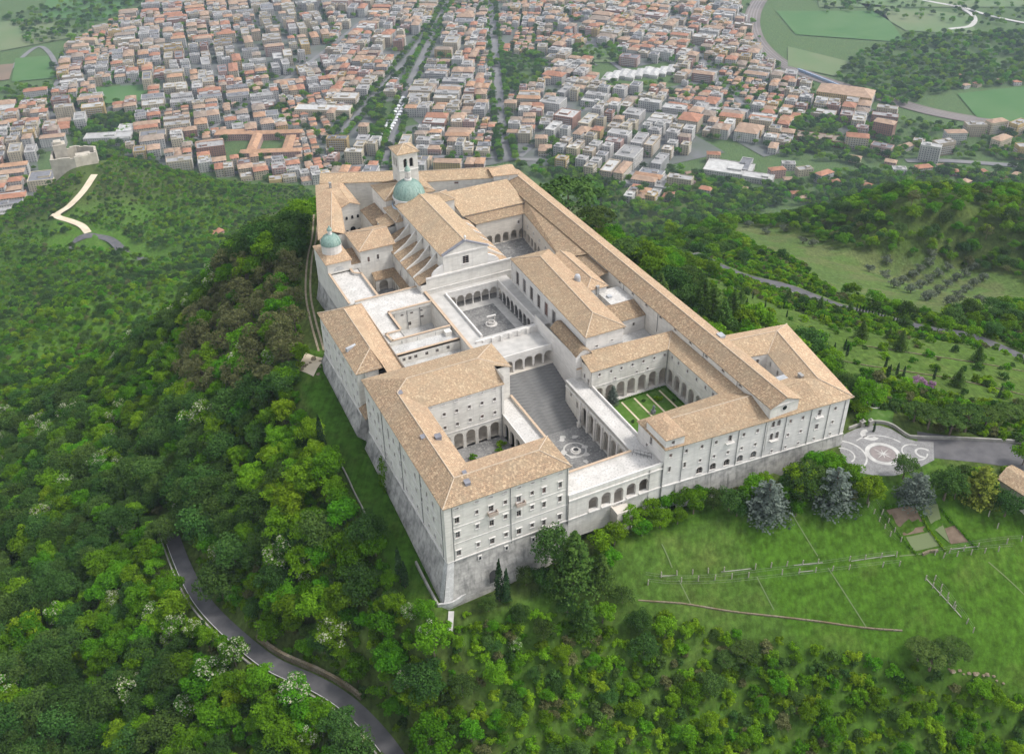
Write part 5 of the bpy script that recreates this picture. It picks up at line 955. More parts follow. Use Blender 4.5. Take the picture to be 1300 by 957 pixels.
slopes(AX, [[(110.9, -4.3, z), o1, r1, (111, 4.4, 17.9)], [r1, r2, i2, i3], [r2, r3, (103, 24.4, z), i1, i2], [(111, 4.4, 17.9), r1, i3, (103, 11.4, z), (103, 5, 17.9)]], 'tile_tan', caps=[(r2, i2)])
a = MB(); a.box(105.6, 110.2, 8.6, 12.0, 14.6, 15.6); a.build('glass_roof', 'metal_panel', AX); chimney(AX, 112.6, 8.0, 16.6, .8, 1.6, .7)
# ------------------------------------------------------------------ trees
mat('bark', (.11, .085, .06), (.17, .14, .11), scale=2, bump=.5)
mat('bark_pale', (.2, .16, .12), (.14, .11, .08), scale=2, bump=.4)
mat_leaf('leaf_green', (.042, .115, .004), (.155, .33, .018), .022, .3, .38)
mat_leaf('leaf_bright', (.075, .17, .005), (.235, .4, .022), .02, .22, .38)
mat_leaf('leaf_dark', (.02, .052, .01), (.075, .14, .03), .02, .3, .12)
mat_leaf('leaf_brown', (.078, .09, .03), (.18, .188, .078), .004, .2)
mat_leaf('leaf_pine', (.025, .055, .012), (.1, .16, .035), .015, .22, .12)
mat_leaf('leaf_cypress', (0.0155, 0.0403, 0.0155), (0.0465, 0.0853, 0.031), .012, .2, .08)
mat_leaf('leaf_cedar', (0.0248, 0.0651, 0.0124), (0.1162, 0.1938, 0.0372), .01, .15, .15)
mat_leaf('leaf_yellow', (0.093, 0.1318, 0.0186), (0.31, 0.372, 0.062), .01, .12)
mat_leaf('leaf_blue', (.05, .07, .055), (.185, .22, .18), .01, .12, .1)
mat_leaf('leaf_olive', (0.0805, 0.1035, 0.0633), (0.2185, 0.2472, 0.1725), .01, .15)
mat_leaf('leaf_white', (0.22, 0.242, 0.143), (0.572, 0.572, 0.418), .01, .12)
mat_leaf('leaf_pink', (0.2, 0.1, 0.17), (0.42, 0.24, 0.38), .01, .1)
def leafmesh(name, blobs, per, size, mt, seed, up=.35, rand=.55, flatn=0.):
    """leaf clumps spread over many small ellipsoids: blobs = (cx,cy,cz, rx,ry,rz, count factor)"""
    g = np.random.default_rng(seed); V = []; AT_ = []
    for bl in blobs:
        n = max(3, int(per * (bl[6] if len(bl) > 6 else 1))); d = g.normal(size=(n, 3)); d /= np.linalg.norm(d, axis=1)[:, None]; d[:, 2] = np.where(d[:, 2] < -.35, -d[:, 2], d[:, 2])
        rad = g.uniform(.72, 1.06, (n, 1)); p = np.array(bl[:3]) + d * rad * np.array(bl[3:6])
        nr = d / np.array(bl[3:6]) * min(bl[3:6]); nr = nr + g.normal(size=(n, 3)) * rand + np.array([0, 0, up + flatn]); nr /= np.linalg.norm(nr, axis=1)[:, None]
        t = np.cross(nr, g.normal(size=(n, 3))); t /= np.linalg.norm(t, axis=1)[:, None] + 1e-9; b = np.cross(nr, t); s = size * g.uniform(.6, 1.35, (n, 1)); s2 = s * g.uniform(.5, .9, (n, 1))
        q = np.stack([p - t*s*.5 - b*s2*.25, p + t*s*.1 - b*s2*.55, p + t*s*.55 + b*s2*.2, p - t*s*.15 + b*s2*.6], 1); V.append(q)
        AT_.append(np.clip(g.uniform(.0, .75) * .6 + g.uniform(0, 1, n) * .5, 0, 1))
    V = np.concatenate(V).reshape(-1, 3); n = len(V) // 4; me = bpy.data.meshes.new(name)
    me.vertices.add(len(V)); me.vertices.foreach_set('co', V.ravel()); me.loops.add(len(V)); me.loops.foreach_set('vertex_index', np.arange(len(V))); me.polygons.add(n); me.polygons.foreach_set('loop_start', np.arange(n) * 4); me.polygons.foreach_set('loop_total', np.full(n, 4))
    me.update(calc_edges=True); a = me.attributes.new('leaf', 'FLOAT', 'FACE'); a.data.foreach_set('value', np.concatenate(AT_).astype(np.float32)); me.materials.append(MATS[mt]); return me
def blobs_round(seed, rx, rz, zc, n, r0, r1, shell=.75, floor=-.55):
    g = np.random.default_rng(seed); o = []
    while len(o) < n:
        d = g.normal(size=3); d /= np.linalg.norm(d)
        if d[2] < floor: continue
        k = g.uniform(shell - .25, shell + .22); r = g.uniform(r0, r1); lob = 1 + .22*math.sin(3*math.atan2(d[1], d[0]) + seed)
        o.append((d[0]*rx*k*lob, d[1]*rx*k*lob, zc + d[2]*rz*k, r, r, r*.8))
    return o
def trunkmesh(name, h, r, limbs, seed, mt='bark', lean=0.):
    g = random.Random(seed); a = MB(); top = (lean*h, lean*.5*h, h); a.bar((0, 0, -1.2), (lean*h*.5, lean*.25*h, h*.5), r*1.2, 7, r2=r*.8); a.bar((lean*h*.5, lean*.25*h, h*.5), top, r*.8, 7, r2=r*.45)
    for k in range(limbs):
        t = 6.28*k/limbs + g.uniform(-.4, .4); z = h*g.uniform(.5, .95); L_ = h*g.uniform(.3, .5); a.bar((lean*z, lean*.5*z, z), (lean*z+L_*math.cos(t), lean*.5*z+L_*math.sin(t), z+L_*g.uniform(.4, .8)), r*.4, 5, r2=r*.12)
    return a.mesh(name, mt)
def conifer_blobs(h, r, levels, seed, droop=.15, base=.12, ex=.85):
    g = random.Random(seed); o = []
    for k in range(levels):
        f = k/(levels-1); z = h*(base + (1-base)*f*.97); rr = r*(1-f)**ex + .25; nb = max(3, int(8*(1-f) + 3))
        for j in range(nb):
            t = 6.283*j/nb + k*1.3 + g.uniform(-.25, .25); q = rr*g.uniform(.8, 1.12)
            for s_ in (.42, .85): o.append((q*s_*math.cos(t), q*s_*math.sin(t), z - droop*q*s_, .26*q + .2, .26*q + .2, .22 + .05*rr, .5))
    return o
# prototypes: (name, crown mesh, trunk mesh, extra mesh)
PROTO = {}
def proto(key, crown, trunk, extra=None): PROTO[key] = (crown, trunk, extra)
for i in range(3):
    bl = blobs_round(i+1, 3.7, 3.2, 5.4, 30, 1.1, 1.75); tr = trunkmesh('trunk', 5.2, .26, 5, i)
    proto(f'green{i}', leafmesh('crown', bl, 84, .48, 'leaf_green', i), tr)
    if i < 2: proto(f'bright{i}', leafmesh('crown', blobs_round(i+31, 3.5, 3.5, 5.6, 30, 1.0, 1.6), 84, .47, 'leaf_bright', i+5), tr)
for i in range(2):
    proto(f'oak{i}', leafmesh('crown', blobs_round(i+11, 4.2, 3.4, 5.3, 38, 1.2, 1.8, .78), 92, .4, 'leaf_dark', i+9), trunkmesh('trunk', 4.8, .32, 5, i+20))
    proto(f'brown{i}', leafmesh('crown', blobs_round(i+21, 3.6, 3.6, 5.8, 34, .7, 1.3, .7), 44, .42, 'leaf_brown', i+15, rand=.8), trunkmesh('trunk', 7.0, .24, 8, i+30, 'bark_pale'))
bl = blobs_round(41, 3.4, 3.1, 5.6, 28, 1.0, 1.6); proto('acacia0', leafmesh('crown', bl, 76, .46, 'leaf_green', 42), trunkmesh('trunk', 5.2, .22, 5, 41), leafmesh('blossom', [b for k, b in enumerate(bl) if k % 2 == 0], 40, .5, 'leaf_white', 43))
g_ = random.Random(5)
pb = []
for k in range(46):
    t = g_.uniform(0, 6.283); q = 4.6*math.sqrt(g_.random()); pb.append((q*math.cos(t), q*math.sin(t), 9.2 + 1.5*(1-(q/4.9)**2) + g_.uniform(-.3, .3), 1.15, 1.15, .75))
proto('pine0', leafmesh('crown', pb, 64, .48, 'leaf_pine', 51, up=.5), trunkmesh('trunk', 8.8, .36, 9, 52, 'bark_pale', .04))
cb = [(.12*math.cos(k*2.4), .12*math.sin(k*2.4), .7 + 7.2*k/24, .82*min(1, (25-k)/13)*(.8+.4*g_.random()), .82*min(1, (25-k)/13)*(.8+.4*g_.random()), .7) for k in range(25)]
proto('cypress0', leafmesh('crown', cb, 34, .34, 'leaf_cypress', 61, up=.1), trunkmesh('trunk', 3.5, .14, 0, 62))
proto('cedar0', leafmesh('crown', conifer_blobs(15, 5.2, 15, 71), 46, .5, 'leaf_cedar', 72, flatn=.5), trunkmesh('trunk', 12.5, .36, 0, 73))
proto('bluecedar0', leafmesh('crown', conifer_blobs(9.5, 4.9, 10, 75, .08, .1, .55), 48, .5, 'leaf_blue', 76, flatn=.5), trunkmesh('trunk', 9, .3, 0, 77))
proto('goldcedar0', leafmesh('crown', conifer_blobs(9.5, 4.4, 10, 78, .1, .1, .6), 48, .5, 'leaf_yellow', 79, flatn=.5), trunkmesh('trunk', 8, .3, 0, 77))
proto('spruce0', leafmesh('crown', conifer_blobs(6.5, 1.7, 13, 81), 34, .3, 'leaf_blue', 82, flatn=.3), trunkmesh('trunk', 5, .12, 0, 83))
proto('olive0', leafmesh('crown', blobs_round(91, 2.1, 1.6, 1.8, 20, .65, 1.0, .75, -.8), 50, .36, 'leaf_olive', 92), trunkmesh('trunk', 2.2, .2, 4, 93, 'bark_pale'))
proto('shrub0', leafmesh('crown', blobs_round(95, 1.5, 1.2, .95, 14, .5, .85, .75, -.3), 44, .38, 'leaf_green', 96), trunkmesh('stem', .9, .08, 3, 97))
proto('shrub1', leafmesh('crown', blobs_round(98, 1.5, 1.3, 1.0, 14, .5, .85, .75, -.3), 44, .36, 'leaf_dark', 99), trunkmesh('stem', .9, .08, 3, 97))
proto('shrub2', leafmesh('crown', blobs_round(101, 1.6, 1.1, .9, 14, .5, .85, .75, -.3), 44, .38, 'leaf_bright', 102), trunkmesh('stem', .9, .08, 3, 97))
proto('shrub3', leafmesh('crown', blobs_round(105, 1.5, 1.2, .95, 14, .5, .85, .75, -.3), 44, .36, 'leaf_brown', 106), trunkmesh('stem', .9, .08, 3, 97))
proto('judas0', leafmesh('crown', blobs_round(103, 2.2, 1.8, 3.2, 18, .6, 1.0), 46, .36, 'leaf_pink', 104), trunkmesh('trunk', 2.8, .16, 5, 105))
NAMES = dict(green='broadleaf_tree', bright='lime_green_tree', oak='holm_oak', brown='budding_tree', acacia='acacia_tree', pine='umbrella_pine', cypress='cypress_tree', cedar='cedar_tree', bluecedar='blue_cedar', goldcedar='golden_cedar', spruce='spruce_tree', olive='olive_tree', shrub='shrub', judas='judas_tree')
def plant(key, x, y, z, s=1., rz=0., label='', cat='tree', group=None, sz=None, name=None):
    cr, tr, ex = PROTO[key]; nm = name or NAMES[key.rstrip('0123456789')]
    e = bpy.data.objects.new(nm, None); col.objects.link(e); e.location = (x, y, z); e.rotation_euler = (0, 0, rz); e.scale = (s, s, s*(sz or 1)); tag(e, label, cat, group)
    o = bpy.data.objects.new('trunk' if not key.startswith('shrub') else 'stem', tr); col.objects.link(o); o.parent = e
    o = bpy.data.objects.new('crown', cr); col.objects.link(o); o.parent = e
    if ex is not None: b = bpy.data.objects.new('blossom', ex); col.objects.link(b); b.parent = o
    return e
def scatter_stuff(name, key, P, S, label):
    """one object: instances of one crown on a cloud of points"""
    me = bpy.data.meshes.new(name); me.from_pydata([tuple(p) for p in P], [], [])
    a = me.attributes.new('size', 'FLOAT', 'POINT'); a.data.foreach_set('value', np.asarray(S, np.float32)); r = me.attributes.new('turn', 'FLOAT', 'POINT'); r.data.foreach_set('value', rng.uniform(0, 6.283, len(P)).astype(np.float32))
    o = bpy.data.objects.new(name, me); col.objects.link(o); tag(o, label, 'trees' if 'shrub' not in key else 'bushes', kind='stuff')
    cr, tr, ex = PROTO[key]
    src = bpy.data.objects.new('crown', cr)                        # unlinked source object
    ng = bpy.data.node_groups.new(name, 'GeometryNodeTree'); ng.interface.new_socket('Geometry', in_out='INPUT', socket_type='NodeSocketGeometry'); ng.interface.new_socket('Geometry', in_out='OUTPUT', socket_type='NodeSocketGeometry')
    N = ng.nodes; L = ng.links; gi = N.new('NodeGroupInput'); go = N.new('NodeGroupOutput'); ip = N.new('GeometryNodeInstanceOnPoints'); join = N.new('GeometryNodeJoinGeometry')
    for k, src_me in enumerate([cr] + ([ex] if ex is not None else [])):
        so = bpy.data.objects.new('crown', src_me); oi = N.new('GeometryNodeObjectInfo'); oi.inputs['Object'].default_value = so; oi.inputs['As Instance'].default_value = False; oi.transform_space = 'ORIGINAL'; L.new(oi.outputs['Geometry'], join.inputs[0])
    s = N.new('GeometryNodeInputNamedAttribute'); s.data_type = 'FLOAT'; s.inputs['Name'].default_value = 'size'; t = N.new('GeometryNodeInputNamedAttribute'); t.data_type = 'FLOAT'; t.inputs['Name'].default_value = 'turn'
    cx = N.new('ShaderNodeCombineXYZ'); L.new(t.outputs['Attribute'], cx.inputs[2]); c2 = N.new('ShaderNodeCombineXYZ')
    for q in range(3): L.new(s.outputs['Attribute'], c2.inputs[q])
    L.new(gi.outputs[0], ip.inputs['Points']); L.new(join.outputs[0], ip.inputs['Instance']); L.new(cx.outputs[0], ip.inputs['Rotation']); L.new(c2.outputs[0], ip.inputs['Scale']); L.new(ip.outputs[0], go.inputs[0])
    md = o.modifiers.new('scatter', 'NODES'); md.node_group = ng; return o
# ------------------------------------------------------------------ the woods
ABBEY = [(-4.5, -5.5), (34, -5), (46, -6), (52, -6), (62, -4), (121.5, -8.5), (131, 33), (106, 40), (106, 172), (62, 186), (26, 204), (9, 147), (8, 106), (-5, 105)]
STRIP = [(-10.5, -4), (-4, -4), (-4, 106), (8, 108), (10, 150), (28, 205), (23, 207), (4, 150), (-4, 114), (-12.5, 90), (-12.5, 50)]
def jitter(x0, x1, y0, y1, s):
    X, Y = np.meshgrid(np.arange(x0, x1, s), np.arange(y0, y1, s)); X = X.ravel() + rng.uniform(-.48, .48, X.size)*s; Y = Y.ravel() + rng.uniform(-.48, .48, Y.size)*s; return X, Y
C1 = jitter(-190, 140, -120, 330, 4.7); C2 = jitter(-260, 330, 330, 1230, 4.9); C3 = jitter(104, 760, 20, 760, 6.4)
WX = np.concatenate([C1[0], C2[0], C3[0]]); WY = np.concatenate([C1[1], C2[1], C3[1]])
WZ = height(WX, WY); PX, PY = proj(np.stack([WX, WY, WZ + 4], -1)); dist = np.sqrt((WX-CAM[0])**2 + (WY-CAM[1])**2 + (WZ-CAM[2])**2)
ok = (PX > -170) & (PX < 1560) & (PY > -30) & (PY < 1050) & (WZ > -393) & ~inpoly(ABBEY, WX, WY) & ~inpoly(STRIP, WX, WY) & ~inpoly(LAWN, WX, WY) & ~inpoly(OLIVE_FIELD, WX, WY)
ok &= (np.hypot(WX-PIAZZA[0], WY-PIAZZA[1]) > 19.5) & (dist > 95)
for Lx, rr in ((ROAD_NEAR, 5.0), (ROAD_RIGHT, 8.), (ROAD_GROVE, 6.), (TRACK, 4.), (LOOP, 17.), (PALE, 9.)): ok &= linedist(Lx, WX, WY)[0] > rr
ok &= np.hypot(WX+47, WY-1020) > 40
FRONT_CLEAR = [hit(*q) for q in [(555, 790), (600, 750), (690, 700), (760, 690), (800, 755), (870, 775), (800, 800), (690, 780), (600, 790)]]
ok &= ~inpoly(FRONT_CLEAR, WX, WY)
gard = inpoly(GARDEN_R, WX, WY); ok &= ~(gard & (rng.random(len(WX)) > .3))
BROWN = [(228,470),(240,405),(285,345),(350,330),(398,330),(400,385),(385,440),(350,480),(300,500),(245,505)]
RIDGE = [(250,380),(290,330),(330,270),(350,225),(410,225),(400,330),(330,335),(285,350)]
LIGHT = [(300,560),(330,500),(380,450),(420,500),(410,600),(330,700),(270,640)]
HILLR = [(980,320),(1050,260),(1180,225),(1320,260),(1320,350),(1180,335),(1050,310)]
CAST = [(-90,330),(60,260),(110,200),(330,230),(400,300),(380,240),(260,350),(-90,430)]
u = rng.random(len(WX)); kind = np.full(len(WX), 'green', dtype='<U8'); n_ = vnoise(WX/38, WY/38, 21) ; n2_ = vnoise(WX/16, WY/16, 22)
kind[u < .16 + .3*(n_ > .6)] = 'oak'; kind[(u > .84) & (u < .93)] = 'bright'; kind[(u > .91) & (WY < 420) & (WX < 20)] = 'acacia'
m_ = inpoly(LIGHT, PX, PY); kind[m_ & (u > .35)] = 'bright'
m_ = inpoly(RIDGE, PX, PY) & (WY < 330); kind[m_] = np.where(u[m_] < .55, 'oak', 'green')
m_ = inpoly(BROWN, PX, PY) & (WY < 260); kind[m_ & (u < .75)] = 'brown'; kind[m_ & (u > .93)] = 'green'; BRM = m_
m_ = inpoly(HILLR, PX, PY); kind[m_] = np.where(u[m_] < .2, 'oak', np.where(u[m_] < .75, 'green', np.where(u[m_] < .94, 'bright', 'brown')))
m_ = (WY > 300) & (WX < 120); kind[m_] = np.where(u[m_] < .16 + .3*(n_[m_] > .6), 'oak', np.where(u[m_] < .7, 'green', np.where(u[m_] < .95, 'bright', 'brown')))
kind[(PX < 240) & (PY > 470) & (n2_ > .7) & (u > .4)] = 'oak'
for c_ in ((265, 640, 26), (275, 735, 24), (238, 665, 20), (210, 620, 22), (285, 600, 22)): kind[np.hypot(PX-c_[0], PY-c_[1]) < c_[2]] = 'oak'
size = rng.uniform(.5, 1.15, len(WX)) * (.8 + .4*vnoise(WX/22, WY/22, 33)); size[kind == 'oak'] *= 1.08; fs_ = (WY > 300) & (WX < 330); size[fs_] *= rng.uniform(.35, .72, fs_.sum()); size[gard] *= .5; size[(PX > 560) & (PY > 740)] *= .58; ok &= ~((PX > 560) & (PY > 740) & (rng.random(len(WX)) > .62)); rdg = inpoly(RIDGE, PX, PY) & (WY < 330); size[rdg] *= 1.45; size[BRM] *= 1.15; ok &= ~((PX > 1030) & (PY > 740) & (PY < 872) & (WX > 60)); opr = inpoly(OPEN_R, WX, WY); ok &= ~(opr & (rng.random(len(WX)) > .28)); size[opr] *= .6
size[(WX > 150) & ~gard] *= .85
thin = (WY > 420) & (vnoise(WX/55, WY/55, 31) > .74) & (u > .6); ok &= ~thin
idx = np.nonzero(ok)[0]
LAB = dict(green='rounded mid-green broadleaf tree in the wood below the abbey', bright='fresh yellow-green leafy tree among the darker woodland trees', oak='dark grey-green evergreen oak among the paler woodland trees', brown='brownish budding tree in the grove beside the abbey track', acacia='green tree covered in creamy white blossom in the wood')
LIM = dict(green=270, bright=130, oak=200, brown=170, acacia=90)
show = size / dist; rest = []
nvar = dict(green=3, bright=2, oak=2, brown=2, acacia=1)
for kd in LIM:
    q = idx[kind[idx] == kd]; inview = (PX[q] > -12) & (PX[q] < 1312) & (PY[q] > -5) & (PY[q] < 970); qi = q[inview]
    front = WX[qi] < 118
    order = qi[np.argsort(-show[qi] * np.where(WX[qi] < 100, 1.0, .8))]; pick = order[:LIM[kd]]
    for k in pick: plant(f'{kd}{int(rng.integers(nvar[kd]))}', WX[k], WY[k], WZ[k] - .25, size[k], float(rng.uniform(0, 6.28)), LAB[kd], 'tree', {'green': 'green trees in the wood', 'bright': 'fresh green trees in the wood', 'oak': 'evergreen oaks in the wood', 'brown': 'budding trees in the grove', 'acacia': 'blossoming trees in the wood'}[kd], sz=float(rng.uniform(.85, 1.15)))
    left = np.setdiff1d(q, pick); v_ = rng.integers(nvar[kd], size=len(left))
    for j in range(nvar[kd]):
        s_ = left[v_ == j]
        if len(s_): scatter_stuff('woodland', f'{kd}{j}', np.stack([WX[s_], WY[s_], WZ[s_] - .3], -1), size[s_], {'green': 'mass of mid-green trees covering the far slopes', 'bright': 'lighter green trees scattered through the far woods', 'oak': 'dark evergreen trees massed on the far slopes', 'brown': 'brownish trees scattered through the far woods', 'acacia': 'white-blossomed trees scattered through the far woods'}[kd])
# undergrowth between the trees
UX, UY = jitter(-180, 330, -120, 420, 2.7); UZ = height(UX, UY); QX, QY = proj(np.stack([UX, UY, UZ], -1))
ok = (QX > -120) & (QX < 1500) & (QY > -20) & (QY < 1030) & ~inpoly(ABBEY, UX, UY) & ~inpoly(STRIP, UX, UY) & ~inpoly(LAWN, UX, UY) & ~inpoly(OLIVE_FIELD, UX, UY) & (np.hypot(UX-PIAZZA[0], UY-PIAZZA[1]) > 19) & (np.sqrt((UX-CAM[0])**2+(UY-CAM[1])**2+(UZ-CAM[2])**2) > 110)
for Lx, rr in ((ROAD_NEAR, 4.4), (ROAD_RIGHT, 7.), (ROAD_GROVE, 5.), (TRACK, 2.5)): ok &= linedist(Lx, UX, UY)[0] > rr
gd = inpoly(GARDEN_R, UX, UY); fc = inpoly(FRONT_CLEAR, UX, UY); r_ = rng.random(len(UX)); ok &= ~(gd & (r_ > .12)) & ~(fc & (r_ > .1)); ok &= r_ < .9
ui = np.nonzero(ok)[0]; v_ = rng.integers(10, size=len(ui))
for j, lo, hi in ((0, 0, 4), (1, 4, 6), (2, 6, 9), (3, 9, 10)):
    s_ = ui[(v_ >= lo) & (v_ < hi)]; scatter_stuff('undergrowth', f'shrub{j}', np.stack([UX[s_], UY[s_], UZ[s_] - .15], -1), rng.uniform(.5, 1.25, len(s_)), ['mid-green bushes filling the ground between the trees', 'dark bushes filling the ground between the trees', 'yellow-green bushes filling the ground between the trees', 'brownish dry bushes between the trees'][j])
# ------------------------------------------------------------------ forecourt, gardens, vineyard
def hz(p): return h1(p[0], p[1])
def gpt(px, py, z0=0., it=0): return hit(px, py)
FC = empty('forecourt', (*PIAZZA, -1.5), 'grey paved forecourt inlaid with white rings and a compass star', 'forecourt')
zb = -1.44
pav = [at(*q, -1.5) for q in [(1066,572),(1071,552),(1085,545),(1099,541),(1117,540),(1132,545),(1150,556),(1162,560),(1185,561),(1186,584),(1160,597),(1135,604),(1112,604),(1092,600),(1078,592)]]
a = MB(); a.poly([(p[0], p[1], zb) for p in pav][::-1]); a.build('paving', mat('forecourt_paving', (.23, .225, .22), (.17, .166, .162), (.28, .275, .265), scale=.6, bump=.15), FC)
def ring(c, r0, r1, z_, t0=0., t1=6.28319, n=40, name='white_ring', mt='white_line'):
    m2 = MB()
    for k in range(n):
        a0, a1 = t0+(t1-t0)*k/n, t0+(t1-t0)*(k+1)/n
        m2.poly([(c[0]+r0*math.cos(a0), c[1]+r0*math.sin(a0), z_), (c[0]+r1*math.cos(a0), c[1]+r1*math.sin(a0), z_), (c[0]+r1*math.cos(a1), c[1]+r1*math.sin(a1), z_), (c[0]+r0*math.cos(a1), c[1]+r0*math.sin(a1), z_)])
    return m2.build(name, mt, FC)
mat('inlay_white', (.5, .485, .455), (.36, .35, .33), scale=.6); mat('inlay_rose', (.25, .215, .205), (.2, .175, .165), scale=.6)
cs = at(1121, 576, -1.5); ring(cs, 3.7, 4.9, zb + .012, mt='inlay_white'); ring(cs, 0.01, 3.5, zb + .008, name='rose_disc', mt='inlay_rose')
a = MB()
for k in range(8):
    t_ = 6.28319*k/8 + .3; L_ = 3.3 if k % 2 == 0 else 2.2; a.poly([(cs[0], cs[1], zb+.016), (cs[0]+.5*math.cos(t_-.39), cs[1]+.5*math.sin(t_-.39), zb+.016), (cs[0]+L_*math.cos(t_), cs[1]+L_*math.sin(t_), zb+.016), (cs[0]+.5*math.cos(t_+.39), cs[1]+.5*math.sin(t_+.39), zb+.016)])
a.build('compass_star', 'inlay_white', FC)
c2 = at(1070, 578, -1.5); ring(c2, 6.2, 6.7, zb + .008, -1.5, 1.2, mt='inlay_white'); ring(c2, 3.0, 3.4, zb + .008, -1.5, 1.2, mt='inlay_white'); c3 = at(1104, 552, -1.5); ring(c3, 1.2, 2.6, zb + .008, 1.2, 5.2, mt='inlay_white')
c4 = at(1161, 574, -1.5); ring(c4, 3.2, 3.6, zb + .03, .6, 5.6, mt='inlay_white'); c5 = at(1172, 575, -1.5); ring(c5, 1.7, 2.3, zb + .034, 0, 4.2, mt='inlay_white'); ring(cs, 8.0, 8.35, zb + .008, .2, 1.9, mt='inlay_white')
def wall_line(name, pts, h, t_, mt, lab, cat='wall', group=None): return low_wall(name, pts, 0, h, t_, mt, lab, cat, group, dz=-.6)
wall_line('garden_wall', spline([A3(*q, -1.5) for q in [(1078,546),(1099,539),(1117,538),(1132,542),(1150,554),(1163,557),(1223,559),(1300,563)]], 5), 1.0, .5, 'kerb_stone', 'curved low stone wall closing the forecourt and drive towards the gardens')
for k, (px, py) in enumerate(((1094, 541), (1104, 540))):
    p = at(px, py, -1.5); a = MB(); a.box(p[0]-.7, p[0]+.7, p[1]-.5, p[1]+.5, -1.6, .3); a.box(p[0]-.8, p[0]+.8, p[1]-.6, p[1]+.6, .3, .5); a.lathe((p[0], p[1]), [(.3, .5), (.4, .8), (.2, 1.1), (0, 1.3)], 8); tag(a.build('gate_pier', 'kerb_stone'), 'pale stone gate pier in the low wall at the forecourt', 'gate pier', 'gate piers by the forecourt')
LQ = [gpt(*q) for q in [(1098,535),(1132,540),(1140,492),(1106,497)]]
sheet('lawn', LQ, .12, 'lawn', lab='small smooth lawn round the stone fountain', n=10)
p = gpt(1109, 515); FN = empty('fountain', p, 'small round white stone fountain on the smooth lawn', 'fountain')
a = MB(); a.lathe(p[:2], [(2.0, p[2]+.1), (2.0, p[2]+.5), (1.7, p[2]+.5), (1.6, p[2]+.3), (0, p[2]+.3)], 16); a.build('basin', 'white_stone', FN)
a = MB(); a.lathe(p[:2], [(1.0, p[2]+.3), (.75, p[2]+1.0), (.4, p[2]+1.4), (.5, p[2]+1.7), (.15, p[2]+1.9), (.2, p[2]+2.5), (0, p[2]+2.7)], 10); a.build('centrepiece', 'grey_stone_dark', FN)
# kitchen garden plots
for q, mt, lab in (([(1125,648),(1160,642),(1171,662),(1141,669)], 'tilled_soil', 'bare brown vegetable bed nearest the forecourt hedge'), ([(1143,673),(1174,668),(1178,674),(1147,680)], 'tilled_soil', 'narrow strip of bare brown soil below the larger bed'), ([(1199,671),(1213,667),(1229,688),(1207,691)], 'tilled_soil', 'small separate bare brown bed beyond the weedy plot'), ([(1150,682),(1182,675),(1192,693),(1160,700)], 'field_pale', 'weedy pale green plot below the brown beds'), ([(1172,643),(1190,640),(1206,690),(1186,672)], 'field_pale', 'rough pale green strip between the brown beds')):
    sheet('garden_bed', [gpt(*c) for c in q], .14, mt, lab=lab, n=6, kind='thing', cat='garden bed')
for q in ([(1120,648),(1163,704)], [(1163,640),(1200,700)], [(1120,647),(1160,640)], [(1196,648),(1240,696)]):
    P = [gpt(*c) for c in q]; L_ = [np.array(P[0])+(np.array(P[1])-np.array(P[0]))*k/10 for k in range(11)]; a = MB(); g2 = random.Random(q[0][0]); bl = []
    n_h = int(np.hypot(P[1][0]-P[0][0], P[1][1]-P[0][1])/.55)
    for k in range(n_h+1):
        c = np.array(P[0])+(np.array(P[1])-np.array(P[0]))*k/n_h; bl.append((c[0], c[1], h1(c[0], c[1])+.25, .42, .42, .42))
    tag(link('hedge', leafmesh('hedge', bl, 22, .3, 'leaf_green', q[0][1])), {1120: 'low green hedge beside the bare brown bed', 1163: 'low green hedge between the bare bed and the weedy plot', 1196: 'low green hedge at the far edge of the weedy plots'}[q[0][0]] + (' along its upper end' if q[0][1] == 647 else ''), 'hedge')
# vineyard posts and terrace edges
mat('post_wood', (.42, .38, .32), (.3, .27, .22), scale=2)
pm = MB(); pm.bar((0, 0, -.3), (0, 0, 1.8), .15, 5); pme = pm.mesh('vine_post', 'post_wood')
def H4(x, y): return (810 + x/2.653, 540 + y/2.653)
rows = [((25, 508), (870, 436), 17), ((33, 530), (880, 466), 16), ((1000, 430), (1290, 384), 7), ((1028, 440), (1260, 412), 6), ((968, 515), (1090, 640), 6), ((998, 515), (1128, 690), 7), ((775, 268), (868, 392), 6), ((800, 262), (885, 385), 5), ((1180, 300), (1240, 380), 3)]
for a0, a1, n in rows:
    for k in range(n):
        if (k*7+n) % 6 == 5: continue
        f = k/(n-1); p = gpt(*H4(a0[0]+(a1[0]-a0[0])*f, a0[1]+(a1[1]-a0[1])*f + 6), -10); o = bpy.data.objects.new('vine_post', pme); col.objects.link(o); o.location = p; o.rotation_euler = (random.uniform(-.06, .06), random.uniform(-.06, .06), 0); tag(o, 'thin pale wooden post standing in the vineyard grass', 'post', 'posts in the vineyard rows')
WN = ['upper long', 'lower long', 'upper short', 'lower short', 'near sloping', 'far sloping', 'first garden', 'second garden', 'stub']
for (a0, a1, n), wl in zip(rows[:8], WN):
    A_, B_ = gpt(*H4(*a0)), gpt(*H4(*a1)); m2 = MB(); Q_ = []
    for k in range(13):
        f = k/12; x, y = A_[0]+(B_[0]-A_[0])*f, A_[1]+(B_[1]-A_[1])*f; Q_.append((x, y, h1(x, y)))
    for hgt in (.7, 1.5):
        for q0, q1 in zip(Q_[:-1], Q_[1:]): m2.bar((q0[0], q0[1], q0[2]+hgt), (q1[0], q1[1], q1[2]+hgt), .02, 3, cap=False)
    tag(m2.build('trellis_wire', 'pipe_grey'), f'thin wires strung along the {wl} row of vineyard posts', 'wire')
EDG = [((75,508),(130,505)), ((280,494),(382,483)), ((525,472),(622,463)), ((718,458),(865,438)), ((540,495),(590,490)), ((1055,418),(1145,408)), ((968,515),(1088,646))]
